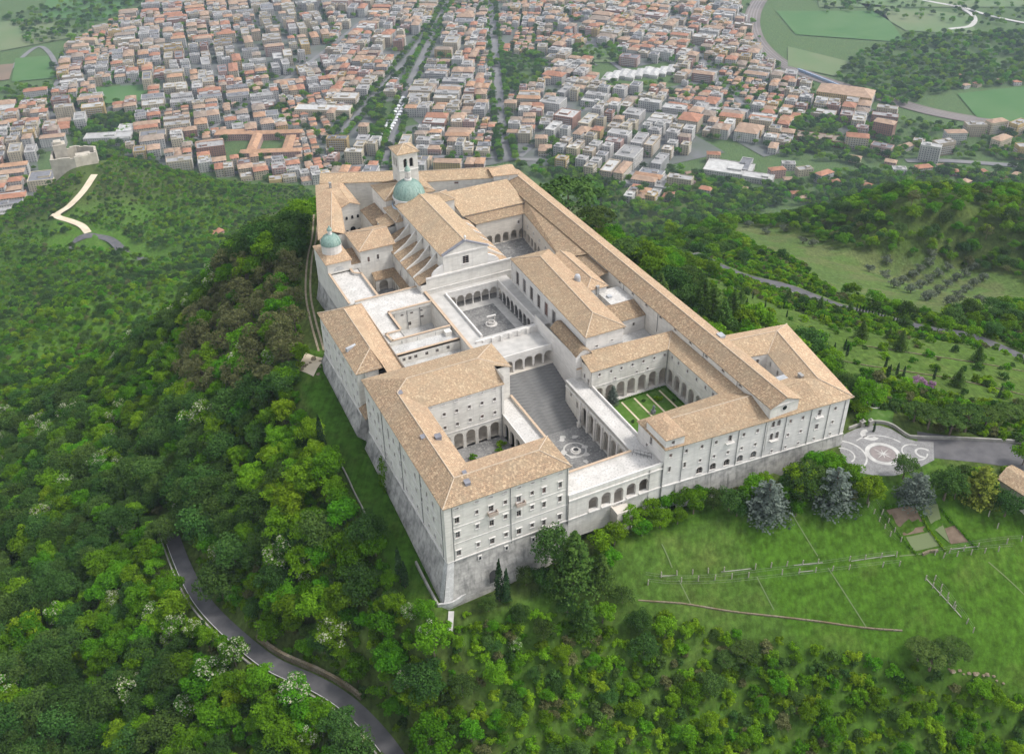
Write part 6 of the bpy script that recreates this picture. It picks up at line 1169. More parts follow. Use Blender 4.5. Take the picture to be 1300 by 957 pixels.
EL = ['shortest pale terrace kerb at the thinned-out end of the vineyard posts', 'pale terrace kerb between vineyard posts, second along the row', 'pale terrace kerb between vineyard posts, third along the row', 'longest pale terrace kerb, ending at the broken stone pier', 'short pale kerb in the lower row of vineyard posts', 'pale kerb beyond the kitchen plots', 'kerb of rough stones running down between two vineyard plots']
for (a0, a1), lb in zip(EDG, EL):
    A_, B_ = np.array(gpt(*H4(*a0), -10)), np.array(gpt(*H4(*a1), -10)); wall_line('terrace_kerb', [A_+(B_-A_)*k/6 for k in range(7)], .14, .2, 'kerb_stone', lb, 'kerb')
for k, (a0, a1) in enumerate([((520,300),(605,440)), ((640,480),(770,682)), ((80,400),(115,480)), ((135,515),(178,602)), ((400,510),(458,622)), ((1180,460),(1300,570)), ((880,440),(975,430))]):
    A_, B_ = np.array(gpt(*H4(*a0), -12)), np.array(gpt(*H4(*a1), -12)); m2 = MB(); strip(m2, [A_+(B_-A_)*q/8 for q in range(9)], .14, .1, cross=1); tag(m2.build('path', 'field_pale'), 'faint trodden line dividing the vineyard grass', 'path', kind='structure')
def pxline(pts, z0=-12, n=4): return spline([gpt(*q, z0) for q in pts], n)
wall_line('field_wall', pxline([H4(*q) for q in [(0,592),(90,598),(175,606),(320,630),(455,645),(600,662),(760,684),(890,694)]]), .4, .35, 'bank_earth', 'low grassy stone wall along the lower edge of the vineyard')
wall_line('field_wall', pxline([H4(*q) for q in [(960,440),(985,430),(1010,428)]], n=6), .8, .6, 'bank_earth', 'broken rubble wall end between the kitchen plots and the vineyard')
low = random.Random(9)
def rock(px, py, s_, lab, grp=None):
    p = gpt(px, py, -20); bm = bmesh.new(); bmesh.ops.create_icosphere(bm, subdivisions=2, radius=s_)
    for v in bm.verts: v.co *= low.uniform(.75, 1.2); v.co.z *= .4
    me2 = bpy.data.meshes.new('rock'); bm.to_mesh(me2); bm.free(); me2.materials.append(MATS['bank_earth']); o = link('rock', me2, None, (p[0], p[1], p[2]+s_*.15)); tag(o, lab, 'rock', grp)
for k in range(12): rock(1205 + 6*k + low.uniform(-3, 3), 850 + 1.2*k + low.uniform(-4, 4), low.uniform(.3, .8), 'weathered rock in the outcrop below the vineyard', 'rocks of the outcrop')
for k in range(10): rock(382 + low.uniform(0, 26), 452 + low.uniform(0, 24), low.uniform(.4, 1.0), 'weathered stone in the rubble heap at the end of the grassy track', 'stones of the rubble heap')
sheet('bare_ground', [gpt(*q) for q in [(376,470),(398,478),(412,455),(388,448)]], .1, 'pale_gravel', lab='patch of pale bare ground at the end of the grassy track', n=6)
# low walls at the foot of the abbey
wall_line('lawn_wall', pxline([(429,585),(440,606),(450,628),(464,655)], -8), .8, .35, 'kerb_stone', 'short pale wall edging the grass strip below the flank wing')
wall_line('platform_wall', pxline([(527,716),(540,742),(555,770)], -10), 1.1, .5, 'kerb_stone', 'pale wall along the foot of the battered corner')
wall_line('platform_wall', pxline([(556,771),(575,768),(592,757)], -10), 1.0, .5, 'grey_roof', 'short grey wall closing the platform at the battered corner')
m2 = MB(); strip(m2, pxline([(573,776),(572,790),(571,806)], -14), .7, .15, cross=1); tag(m2.build('path', 'pale_paving'), 'narrow paved gully path below the battered corner', 'path', kind='structure')
# garden walks and dry-stone terraces on the far side
GW = [([(1050,455),(1110,466),(1190,478),(1300,502)], 'thin pale stone terrace edge nearest the corner annex'), ([(1100,440),(1180,452),(1300,472)], 'thin pale stone terrace edge in the middle of the garden slope'), ([(1235,540),(1270,548),(1310,560)], 'pale kerb beside the lawn beyond the pines'), ([(935,352),(990,378),(1060,402)], 'pale stone terrace edge just below the lane'), ([(915,325),(960,345),(1000,362)], 'pale stone terrace edge at the top of the garden slope')]
for pts, lb in GW: wall_line('terrace_edge', pxline(pts, -15), .25, .25, 'bank_earth', lb, 'terrace wall')
# tiled outbuilding by the drive
ob = at(1293, 608, 0); OB = empty('outbuilding', (ob[0]+3, ob[1]-8, -4), 'small tile-roofed outbuilding beside the drive and conifers', 'building')
a = MB(); hwall(a, [(ob[0]-3, ob[1]-19), (ob[0]+6, ob[1]-17), (ob[0]+2, ob[1]+4), (ob[0]-5, ob[1]+2)], -9, .6); a.build('wall', 'stucco', OB)
slopes(OB, [[(ob[0]-5.6, ob[1]+2.4, .6), (ob[0]-3.5, ob[1]-19.6, .6), (ob[0]+1.2, ob[1]-18.4, 2.2), (ob[0]-1.4, ob[1]+3.4, 2.2)], [(ob[0]-1.4, ob[1]+3.4, 2.2), (ob[0]+1.2, ob[1]-18.4, 2.2), (ob[0]+6.6, ob[1]-17.2, .6), (ob[0]+2.6, ob[1]+4.6, .6)]], 'tile_tan')
# ------------------------------------------------------------------ single trees
def T(key, px, py, s_, label, group=None, z0=-6., sz=1., cat='tree'):
    p = gpt(px, py, z0); return plant(key, p[0], p[1], p[2]-.2, s_, random.uniform(0, 6.28), label, cat, group, sz)
T('cedar0', 728, 742, 1.25, 'tall feathery green cedar before the loggia and entrance block', z0=-8); T('oak0', 703, 726, 1.15, 'dark dense tree tight against the base of the entrance block', z0=-8, sz=1.35)
for px, py, s_, lb in ((762, 745, .8, 'mid-green cedar just below the tall feathery cedar'), (742, 800, .75, 'cedar standing in the rough grass below the entrance block'), (700, 752, .6, 'small cedar at the foot of the dark dense tree')): T('cedar0', px, py, s_, lb)
for px, py, s_ in ((668, 742, .6), (690, 745, .7), (775, 722, .7), (720, 780, .6), (765, 790, .7), (660, 790, .6), (690, 810, .65), (810, 800, .7), (620, 775, .5), (790, 765, .6)): T('green1' if px % 2 else 'oak1', px, py, s_, 'bushy tree in the rough grass below the entrance block', 'bushy trees below the entrance block')
T('cypress0', 634, 762, 1.35, 'tall slim cypress by the base of the entrance block', z0=-9, sz=1.25); T('cypress0', 643, 764, 1.25, 'slightly shorter twin cypress by the base of the entrance block', z0=-9, sz=1.1)
T('cypress0', 410, 574, 1.35, 'tall cypress beside the grass strip below the flank wing', z0=-8, sz=1.2); T('cypress0', 508, 738, 1.3, 'dark cypress near the battered corner', z0=-12, sz=1.1); T('cypress0', 515, 745, 1.1, 'shorter dark cypress near the battered corner', z0=-12, sz=1.0)
T('bluecedar0', 972, 654, 1.3, 'silvery blue cedar spreading before the arched windows of the front wing', z0=-6); T('bluecedar0', 1056, 640, 1.35, 'silvery blue cedar before the outer end of the front wing', z0=-6); T('bluecedar0', 1160, 636, 1.05, 'pale grey-green cedar beside the paved forecourt', z0=-5)
T('goldcedar0', 1241, 634, 1.25, 'golden green cedar beside the drive', z0=-5); T('bright0', 1101, 638, .95, 'round bright green tree below the compass forecourt', z0=-5); T('oak0', 1146, 608, .72, 'small dark rounded evergreen at the edge of the forecourt', z0=-3, sz=1.2)
T('oak1', 1198, 634, 1.1, 'broad dark evergreen between the two cedars by the drive', z0=-5); T('oak0', 1275, 655, .85, 'dark bush-like evergreen beside the outbuilding', z0=-5); T('green0', 1298, 590, .8, 'pale green tree at the end of the drive', z0=-4)
for px, py, s_ in ((880, 652, .9), (905, 645, .7), (925, 648, .8), (1000, 640, .8), (1022, 632, .9), (1035, 628, .95), (1080, 618, .85), (948, 640, .7), (935, 655, .6), (1010, 655, .6), (890, 640, .65)): T('oak1' if px % 2 else 'green1', px, py, s_, 'mixed green tree in the belt under the front wing', 'trees under the front wing', -6)
for px, py, s_ in ((780, 692, .8), (800, 670, .75), (820, 657, .8), (840, 650, .75), (858, 645, .8), (790, 664, .7), (762, 702, .8), (838, 670, .7), (815, 680, .6), (860, 665, .6)): T('green2' if px % 3 else 'green0', px, py, s_, 'leafy bush-tree on the bank below the loggia', 'trees below the loggia', -6)
def TP(key, px, py, zc, label, group=None, f=9.8, sq=1., cat='tree'):
    """tree whose crown centre stands at a given height"""
    p = at(px, py, zc); g_z = h1(p[0], p[1]); s_ = max(.5, (zc - g_z)/f); return plant(key, p[0], p[1], g_z - .2, s_/sq, random.uniform(0, 6.28), label, cat, group, sq)
for px, py, zc in ((757, 272, 1), (724, 243, -2), (800, 312, 0), (877, 347, -4), ): TP('pine0', px, py, zc, 'tall umbrella pine behind the long wing', 'umbrella pines behind the long wing')
for px, py, zc in ((838, 372, 0), (905, 392, -2), (893, 380, -3), (918, 405, -2), (930, 395, -4)): TP('cedar0', px, py, zc, 'dark conifer close behind the long wing', 'conifers close behind the long wing', f=7.5)
for px, py, zc, k_ in ((850, 360, -3, 'oak0'), (815, 325, -4, 'green1'), (830, 345, -4, 'green0'), (865, 375, -5, 'oak1'), (945, 405, -6, 'bright0'), (960, 402, -6, 'green0')): TP(k_, px, py, zc, 'rounded tree in the belt behind the long wing', 'trees in the belt behind the long wing', f=5.4)
for k, (px, py, s_) in enumerate(((1178, 545, .85), (1205, 552, .8), (1225, 548, .95), (1250, 545, .85), (1160, 535, .7), (1275, 540, .8), (1300, 535, .8))): T('pine0', px, py, s_, 'broad dark pine on the garden side of the drive', 'pines beside the drive', -6, .75)
for k, (px, py, s_) in enumerate(((1180, 850, .9), (1205, 842, .8), (945, 842, .7), (925, 850, .6), (1165, 838, .7))): T('pine0', px, py, s_, 'small open-crowned pine at the lower edge of the vineyard', 'pines below the vineyard', -20, .7)
for k in range(16):
    f = k/15; T('cypress0', 1087 + 58*f, 396 + 20*f, .5, 'small dark cypress in the row along the lane', 'cypresses along the lane', -46)
for k in range(24):
    f = k/23; T('cypress0', 885 + 180*f + 4*((k*5) % 3), 372 + 18*f + 10*((k*7) % 3), .42, 'small cypress dotted on the garden terraces', 'cypresses on the garden terraces', -30)
for px, py in ((1040, 458), (1058, 450), (1075, 452), (1123, 470), (1128, 478), (1138, 476), (1146, 480), (1185, 482), (1268, 505), (1038, 450), (1072, 445), (1125, 480)): T('cypress0', px, py, .6, 'thin cypress on the terrace slope near the corner annex', 'thin cypresses near the annex', -15)
for px, py, s_ in ((1093, 430, .55), (1142, 445, .6), (1128, 430, .35), (1000, 385, .5), (1040, 398, .55), (1240, 460, .5), (1215, 490, .5), (905, 405, .6), (918, 410, .55), (940, 385, .45), (1078, 400, .45)): T('cedar0', px, py, s_, 'dark conifer standing alone on the garden slope', 'conifers on the garden slope', -20)
for px, py, s_, lb in ((262, 690, 1.5, 'huge dark evergreen oak overhanging the road bend'), (285, 762, 1.45, 'dark evergreen oak leaning over the road below the larger one'), (238, 640, 1.4, 'broad dark oak where the road vanishes into the wood'), (212, 690, 1.1, 'dark oak on the valley side where the road vanishes'), (300, 720, 1.2, 'dark oak on the bank above the road'), (200, 620, 1.3, 'tall dark oak beyond the vanishing road')): T('oak0', px, py, s_, lb)
T('bright1', 362, 690, 1.3, 'large yellow-green tree on the slope above the road'); T('acacia0', 372, 712, 1.1, 'green tree with white blossom just below the large yellow-green tree'); T('bright0', 405, 790, 1.25, 'large yellow-green tree by the retaining wall of the road')
T('judas0', 1166, 492, .9, 'pink-flowering tree among the garden shrubs', z0=-10); T('judas0', 1180, 495, .7, 'smaller pink-flowering tree beside the larger one', z0=-10)
for px, py, s_ in ((1086, 512, 1.4), (1090, 522, 1.6), (1080, 500, 1.5), (1100, 480, 1.5), (1115, 482, 1.5), (1140, 500, 1.6), (1150, 490, 1.4), (1130, 486, 1.2), (1092, 535, 1.3)): T(f'shrub{px % 4}', px, py, s_, 'clipped rounded shrub by the fountain lawn', 'shrubs round the fountain lawn', -4, cat='shrub')
T('cypress0', 1109, 548, .45, 'short cypress behind the gate pier', z0=-1.5)
OLV = [(770,322),(705,355),(763,378),(830,400),(865,375),(890,352),(927,330),(925,392),(958,370),(993,348),(895,416),(858,432),(962,435),(992,410),(1028,388),(1057,370),(1088,346),(918,460),(1003,478),(1032,455),(1062,432),(1090,408),(1125,388),(930,455),(796,412),(1108,475),(260,190),(325,215),(392,205),(460,250),(498,262),(936,298)]
for x, y in OLV: T('olive0', 860 + x/2.9, 220 + (y+8)/2.9, 1.35, 'silvery rounded olive tree in the sloping meadow', 'olive trees in the meadow', -112)
# cloister planting
plant('spruce0', 69.2, 37.2, 2.2, 1.0, 1., 'slim blue-green spruce in the corner of the cloister lawn', 'tree')
plant('shrub2', 82.5, 32.5, 2.2, .7, 2., 'yellow flowering bush on the cloister lawn', 'shrub')
for x, y in ((78, 34), (81, 24), (86, 30), (75, 20), (70, 27), (84, 21)): plant('shrub1', x, y, 2.2, .35, x, 'small dark clipped bush on the cloister lawn', 'shrub', 'small bushes on the cloister lawn')
for x in np.arange(66.6, 88, 1.3): pass
bl = [(x, 37.3, 2.5, .5, .4, .4) for x in np.arange(71, 88.2, .7)] + [(87.6, y, 2.5, .4, .5, .4) for y in np.arange(14, 37, .7)]
tag(link('hedge', leafmesh('hedge', bl, 26, .26, 'leaf_green', 5)), 'low clipped hedge round two sides of the cloister lawn', 'hedge')
for x, y, s_ in ((31.2, 34.6, .8), (29.6, 32, .75), (27.9, 29.6, .7), (27, 27.3, .65), (22.2, 33.4, .65), (21.9, 30.9, .75), (21.3, 28.6, .6)): plant('shrub2' if x > 25 else 'shrub0', x, y, 2., s_, x, 'clipped round shrub in the small paved cloister', 'shrub', 'round shrubs in the small cloister')
# ivy on the flank wall
bl = [(-1.6 + .15*k*0 + random.uniform(-.4, .3) - (6-k)*.12, 41 + random.uniform(-2.2, 2.2), -5 + k*1.1, .5, 1.0, .9) for k in range(9) for _ in range(3)]
tag(link('ivy', leafmesh('ivy', bl, 30, .4, 'leaf_green', 8)), 'green ivy climbing the battered base of the flank wall', 'ivy')
# ------------------------------------------------------------------ the town on the plain
TZ = -400.0
WALLC = dict(cream=(.58, .5, .36), white=(.6, .58, .54), ochre=(.58, .42, .19), rose=(.5, .33, .28), grey=(.4, .39, .38), sand=(.5, .41, .3), brick=(.38, .22, .16), pale=(.56, .53, .5))
for k, c in WALLC.items(): mat('render_' + k, tuple(q*.85 for q in c), tuple(q*.68 for q in c), scale=.12, obj_var=.1)
ROOFC = dict(red=(.37, .18, .11), clay=(.38, .26, .18), flatgrey=(.33, .32, .31), flatpale=(.45, .44, .42), orange=(.42, .25, .15), brown=(.29, .23, .18), dark=(.2, .2, .21))
for k, c in ROOFC.items(): mat('roofing_' + k, c, tuple(q*.72 for q in c), scale=.2, obj_var=.12)
mat('town_window', (.05, .055, .065), rough=.3, spec=.4); mat('slab_edge', (.5, .48, .45), (.4, .39, .37), scale=.3)
WK = list(WALLC); RK = list(ROOFC); TG = random.Random(21)
g1 = np.array([.43, .90]); g1 /= np.linalg.norm(g1)
TOWN_PX = [(-20,150),(70,115),(95,55),(200,0),(300,-25),(880,-25),(935,0),(945,40),(965,75),(1010,105),(1075,125),(1130,150),(1110,175),(1060,165),(1030,180),(985,195),(930,180),(900,170),(905,205),(880,258),(800,262),(745,228),(665,207),(400,238),(335,236),(245,222),(200,205),(120,190),(60,198),(62,235),(25,285),(-20,300)]
TOWN = [at(*q, TZ)[:2] for q in TOWN_PX]
GREEN_PX = [[(120,112),(185,108),(190,130),(118,135)], [(60,195),(150,140),(175,165),(120,190)], [(725,60),(785,60),(790,80),(725,82)], [(630,70),(690,70),(690,110),(640,120)], [(935,10),(1000,10),(1100,130),(1060,120),(985,85)], [(1000,160),(1075,150),(1060,185),(1010,190)], [(745,85),(860,80),(862,112),(765,116)], [(850,200),(900,195),(925,225),(860,235)], [(85,165),(170,170),(165,200),(95,195)], [(270,175),(370,170),(380,205),(275,210)], [(470,135),(505,120),(520,160),(480,185)], [(1035,105),(1105,110),(1105,140),(1030,135)]]
GREENS = [[at(*q, TZ)[:2] for q in g] for g in GREEN_PX]
AVES = [[at(*q, TZ) for q in L_] for L_ in ([(618,-30),(622,0),(630,80),(638,165),(645,205)], [(575,-10),(552,40),(520,110),(497,185),(488,220)], [(590,-20),(530,60),(470,130),(420,185)], [(700,0),(740,50),(790,90)], [(0,100),(50,60),(75,95),(55,130)], [(205,205),(320,130),(400,75),(470,20)], [(660,200),(720,150),(800,125),(900,110)], [(860,20),(900,90),(960,150)], [(430,215),(560,200),(700,205)])]
mat('street', (.15, .15, .155), (.2, .195, .19), scale=.03)
tg = MB(); P_ = [(*q, TZ + .6) for q in TOWN]; 
xs = np.array([q[0] for q in TOWN]); ys = np.array([q[1] for q in TOWN]); X, Y = np.meshgrid(np.arange(xs.min()-40, xs.max()+40, 40), np.arange(ys.min()-40, ys.max()+40, 40)); I = inpoly(TOWN, X+20, Y+20)
for g in GREENS: I &= ~inpoly(g, X+20, Y+20)
for i in range(X.shape[0]-1):
    for j in range(X.shape[1]-1):
        if I[i, j]: tg.poly([(X[i, j], Y[i, j], TZ+.8), (X[i, j+1], Y[i, j+1], TZ+.8), (X[i+1, j+1], Y[i+1, j+1], TZ+.8), (X[i+1, j], Y[i+1, j], TZ+.8)])
tag(tg.build('town_ground', 'town_ground'), 'grey paved ground between the town houses', 'ground', kind='structure')
def plain_strip(name, L_, hw, z_, mt, lab, cat='road'):
    P = np.array([q[:2] for q in spline([(*q[:2], 0) for q in L_], 8)]); T_ = np.gradient(P, axis=0); T_ /= np.linalg.norm(T_, axis=1)[:, None]; Nn = np.stack([-T_[:, 1], T_[:, 0]], 1); m2 = MB()
    for i in range(len(P)-1): m2.poly([(*(P[i]-Nn[i]*hw), z_), (*(P[i+1]-Nn[i+1]*hw), z_), (*(P[i+1]+Nn[i+1]*hw), z_), (*(P[i]+Nn[i]*hw), z_)][::-1] if False else [(*(P[i]+Nn[i]*hw), z_), (*(P[i]-Nn[i]*hw), z_), (*(P[i+1]-Nn[i+1]*hw), z_), (*(P[i+1]+Nn[i+1]*hw), z_)])
    return tag(m2.build(name, mt), lab, cat, kind='structure')
AN = ['straight main street running away through the town centre', 'broad street leading from the market stalls into the town', 'tree-lined street crossing the older quarter', 'side street in the newer quarter', 'road looping round the fields at the town edge', 'street crossing the lower quarter', 'street along the near edge of the town', 'street parallel to the railway', 'street below the abbey hill']
for k, L_ in enumerate(AVES): plain_strip('street', L_, 7 if k < 3 else 4.5, TZ + 1.0 + .06*k, 'street', AN[k])
def building(mw, mr, mn, cx, cy, w_, d_, h_, ang, roof, rmi, wmi, z0=TZ, fl=3.2, base=0):
    ca, sa = math.cos(ang), math.sin(ang)
    def W(x, y, z): return (cx + x*ca - y*sa, cy + x*sa + y*ca, z0 + z)
    hw, hd = w_/2, d_/2; cs_ = [(-hw, -hd), (hw, -hd), (hw, hd), (-hw, hd)]
    for k in range(4): a, b = cs_[k], cs_[(k+1) % 4]; mw.poly([W(*a, 0), W(*b, 0), W(*b, h_), W(*a, h_)], wmi)
    if roof == 'flat':
        mr.poly([W(*c, h_ - .01) for c in cs_], rmi)
        for k in range(4):
            a, b = np.array(cs_[k]), np.array(cs_[(k+1) % 4]); i_, j_ = a*(1-.8/hw), b*(1-.8/hw)
            mw.poly([W(*a, h_), W(*b, h_), W(*b, h_+.9), W(*a, h_+.9)], wmi); mw.poly([W(*a, h_+.9), W(*b, h_+.9), W(*j_, h_+.9), W(*i_, h_+.9)], wmi); mw.poly([W(*j_, h_), W(*i_, h_), W(*i_, h_+.9), W(*j_, h_+.9)], wmi)
        q = TG.uniform(-.5, .5)*hw; s_ = min(hw, hd)*.45
        for k in range(4):
            a, b = [(q-s_, -s_), (q+s_, -s_), (q+s_, s_), (q-s_, s_)][k], [(q-s_, -s_), (q+s_, -s_), (q+s_, s_), (q-s_, s_)][(k+1) % 4]; mw.poly([W(*a, h_), W(*b, h_), W(*b, h_+2.6), W(*a, h_+2.6)], wmi)
        for _ in range(TG.choice([0, 1, 2])):
            ax, ay, b_ = TG.uniform(-.7, .7)*hw, TG.uniform(-.7, .7)*hd, TG.uniform(.5, 1.1); cc = [(ax-b_, ay-b_), (ax+b_, ay-b_), (ax+b_, ay+b_), (ax-b_, ay+b_)]
            for k in range(4): mr.poly([W(*cc[k], h_), W(*cc[(k+1) % 4], h_), W(*cc[(k+1) % 4], h_+1.4), W(*cc[k], h_+1.4)], rmi)
            mr.poly([W(*c, h_+1.4) for c in cc], rmi)
        mr.poly([W(q-s_, -s_, h_+2.6), W(q+s_, -s_, h_+2.6), W(q+s_, s_, h_+2.6), W(q-s_, s_, h_+2.6)], rmi)
    else:
        o = .7; E = [(-hw-o, -hd-o), (hw+o, -hd-o), (hw+o, hd+o), (-hw-o, hd+o)]; rise = min(hw, hd)*.42
        if hw >= hd: k_ = hw - hd*.85; r0, r1 = (-k_, 0), (k_, 0); F_ = [[E[0], E[1], r1, r0], [E[1], E[2], r1], [E[2], E[3], r0, r1], [E[3], E[0], r0]]
        else: k_ = hd - hw*.85; r0, r1 = (0, -k_), (0, k_); F_ = [[E[0], E[1], r0], [E[1], E[2], r1, r0], [E[2], E[3], r1], [E[3], E[0], r0, r1]]
        for f in F_: mr.poly([W(*p, h_ + (rise if p in (r0, r1) else -.1)) for p in f], rmi)
    # windows and floor bands on the sides turned to the abbey hill
    for k in range(4):
        a, b = np.array(cs_[k]), np.array(cs_[(k+1) % 4]); L_ = np.linalg.norm(b-a); t = (b-a)/L_; nn = np.array([t[1], -t[0]]); wn = np.array([nn[0]*ca - nn[1]*sa, nn[0]*sa + nn[1]*ca])
        if wn @ (np.array(CAM[:2]) - np.array([cx, cy])) < 0: continue
        nc = max(1, int(L_/3.3)); nf = max(1, int(h_/fl)); bal = TG.random() < .45
        for f in range(nf):
            zb_ = f*fl + 1.0
            for c in range(nc):
                u = (c+.5)*L_/nc; p, q = a + t*(u-.65) + nn*.09, a + t*(u+.65) + nn*.09; mn.poly([W(*p, zb_), W(*q, zb_), W(*q, zb_+1.6), W(*p, zb_+1.6)], 0)
            if bal and f:
                p, q = a + t*L_*.12, b - t*L_*.12; r_, s_ = p + nn*1.2, q + nn*1.2; zz = f*fl; mn.poly([W(*r_, zz-.1), W(*s_, zz-.1), W(*s_, zz+.85), W(*r_, zz+.85)], 1); mn.poly([W(*p, zz+.1), W(*r_, zz+.1), W(*s_, zz+.1), W(*q, zz+.1)][::-1], 1)
BL = []
def gridfill(angle, x0, x1, y0, y1, test, bw=46, bl_=56, st=6):
    ca, sa = math.cos(angle), math.sin(angle)
    for i in range(int(x0//bw)-1, int(x1//bw)+2):
        for j in range(int(y0//bl_)-1, int(y1//bl_)+2):
            ux, uy = i*bw + (9 if j % 3 == 0 else 0), j*bl_; inx, iny = bw-st, bl_-st
            q_ = float(vnoise(np.array([i*.23 + angle*9]), np.array([j*.23]), 41)[0]) + TG.uniform(-.12, .12); cls = 2 if q_ > .7 else 0 if q_ < .3 else 1
            nx_, ny_ = ((3, 4), (TG.choice([1, 2, 2, 3]), TG.choice([2, 3, 3])), (TG.choice([1, 2]), TG.choice([1, 2])))[cls]; f0, f1 = ((.6, .9), (.84, 1.02), (.6, .9))[cls]
            for a in range(nx_):
                for b in range(ny_):
                    if TG.random() < (.1, .05, .06)[cls]: continue
                    w_ = inx/nx_*TG.uniform(f0, f1); d_ = iny/ny_*TG.uniform(f0, f1); px_ = ux + (a+.5)*inx/nx_ + TG.uniform(-1, 1); py_ = uy + (b+.5)*iny/ny_ + TG.uniform(-1.5, 1.5)
                    if cls == 2 and TG.random() < .6: w_, d_ = (w_, min(d_, 15)) if TG.random() < .5 else (min(w_, 15), d_)
                    X_, Y_ = px_*ca - py_*sa, px_*sa + py_*ca
                    if test(X_, Y_): BL.append((X_, Y_, w_, d_, angle + TG.uniform(-.04, .04), cls))
def town_test(lo, hi):
    def f(x, y):
        if not inpoly(TOWN, np.array([x]), np.array([y]))[0]: return False
        if h1(x, y) > -393: return False
        q = proj(np.array([x, y, TZ]))[0]
        if not (lo <= q < hi): return False
        for g in GREENS:
            if inpoly(g, np.array([x]), np.array([y]))[0]: return False
        for k, L_ in enumerate(AVES):
            if linedist(L_, np.array([x]), np.array([y]))[0][0] < (15 if k < 3 else 11): return False
        return True
    return f
th = math.atan2(-g1[0], g1[1])
def bounds(angle):
    ca, sa = math.cos(-angle), math.sin(-angle); R_ = [(x*ca - y*sa, x*sa + y*ca) for x, y in TOWN]; return min(r[0] for r in R_), max(r[0] for r in R_), min(r[1] for r in R_), max(r[1] for r in R_)
BL_EXTRA = [(1085,205),(1000,215),(985,225),(1150,190),(1165,186),(905,205),(880,225),(870,240),(895,250),(940,245),(1020,222),(1045,230),(1130,210),(1140,222),(1170,222)]
for ang, lo, hi in ((th - .12, 420, 700), (th + .28, -40, 420), (th - .42, 700, 1200)): gridfill(ang, *bounds(ang), town_test(lo, hi))
BL.sort(key=lambda b: (b[0]-CAM[0])**2 + (b[1]-CAM[1])**2)
NB = 290; mass = (MB(), MB(), MB()); wm_ = ['render_'+k for k in WK]; rm_ = ['roofing_'+k for k in RK]
PAL = [0, 1, 5, 7, 4, 0, 3, 2, 6, 0, 1, 7, 5, 7, 0, 1]
LABW = dict(cream='cream', white='white', ochre='yellow ochre', rose='pinkish', grey='grey', sand='sandy', brick='brick red', pale='pale grey'); LABR = dict(red='red hipped roof', clay='clay tile hipped roof', flatgrey='flat grey roof', flatpale='flat pale roof', orange='orange hipped roof', brown='brown hipped roof', dark='flat dark roof')
cnt = {}
for k, (x, y, w_, d_, ang, cls) in enumerate(BL):
    wmi = TG.choice(PAL); flt = TG.random() < (.2, .55, .75)[cls]; rmi = TG.choice([2, 2, 3, 6, 2]) if flt else TG.choice([0, 1, 1, 5, 0, 1, 4]); h_ = TG.choice(([6.5, 6.6, 7, 9.5], [9.5, 10, 13, 13, 16, 16], [16, 19.5, 19.5, 20])[cls])
    if k >= NB: building(*mass, x, y, w_, d_, h_, ang, 'flat' if flt else 'hip', rmi, wmi); continue
    mw, mr, mn = MB(), MB(), MB(); building(mw, mr, mn, x, y, w_, d_, h_, ang, 'flat' if flt else 'hip', 0, 0)
    fl_ = int(h_/3.2); lb = f"{LABW[WK[wmi]]} {['','one','two','three','four','five','six'][fl_]}-storey town house with {LABR[RK[rmi]]}"
    e = empty('town_house' if h_ < 12 else 'apartment_block', (x, y, TZ), lb, 'house' if h_ < 12 else 'apartment block', f'{LABW[WK[wmi]]} houses at the near side of the town' )
    mw.build('wall', wm_[wmi], e); mr.build('roof', rm_[rmi], e); o = mn.build('windows', ['town_window', 'slab_edge'], e); o['kind'] = 'stuff'
hr = empty('town_mass', (600, 1600, TZ), 'dense mass of town houses and apartment blocks on the plain', 'town'); hr['kind'] = 'stuff'
for mb_, nm, mts in ((mass[0], 'walls', wm_), (mass[1], 'roofs', rm_), (mass[2], 'windows', ['town_window', 'slab_edge'])): o = mb_.build(nm, mts, hr); o['kind'] = 'stuff'
# ------------------------------------------------------------------ landmarks of the town
def landmark(name, px, py, w_, d_, h_, ang, wc, rc, roof, lab, cat='building', z=TZ):
    p = at(px, py, z)
    if h1(p[0], p[1]) > -396: p = hit(px, py); z = p[2] - 1
    mw, mr, mn = MB(), MB(), MB(); building(mw, mr, mn, p[0], p[1], w_, d_, h_, th + ang, roof, 0, 0, z); e = empty(name, (p[0], p[1], z), lab, cat); mw.build('wall', 'render_'+wc, e); mr.build('roof', 'roofing_'+rc, e); o = mn.build('windows', ['town_window', 'slab_edge'], e); o['kind'] = 'stuff'; return e
landmark('municipal_building', 1072, 128, 88, 42, 17, -.45, 'ochre', 'clay', 'hip', 'large yellow building standing beside the railway')
landmark('tower_block', 1178, 204, 28, 14, 24, -.5, 'white', 'flatpale', 'flat', 'white slab block standing alone among trees near the hill'); landmark('tower_block', 1120, 175, 30, 18, 26, -.6, 'brick', 'clay', 'hip', 'brick apartment block with hipped roof near the lone white slab'); landmark('tower_block', 1086, 188, 32, 18, 20, -.3, 'cream', 'red', 'hip', 'cream apartment block with red roof beside the school'); landmark('tower_block', 1118, 196, 30, 16, 14, -.6, 'rose', 'dark', 'flat', 'rose apartment block below the brick one')
landmark('school', 1035, 180, 90, 26, 9, -.4, 'brick', 'brown', 'flat', 'long low brown school building among dark trees')
landmark('hospital', 140, 182, 70, 24, 13, .1, 'white', 'flatpale', 'flat', 'white flat-roofed institution below the castle ruin'); landmark('hospital_wing', 160, 176, 26, 60, 12, .1, 'white', 'flatpale', 'flat', 'white wing of the flat-roofed institution below the castle ruin')
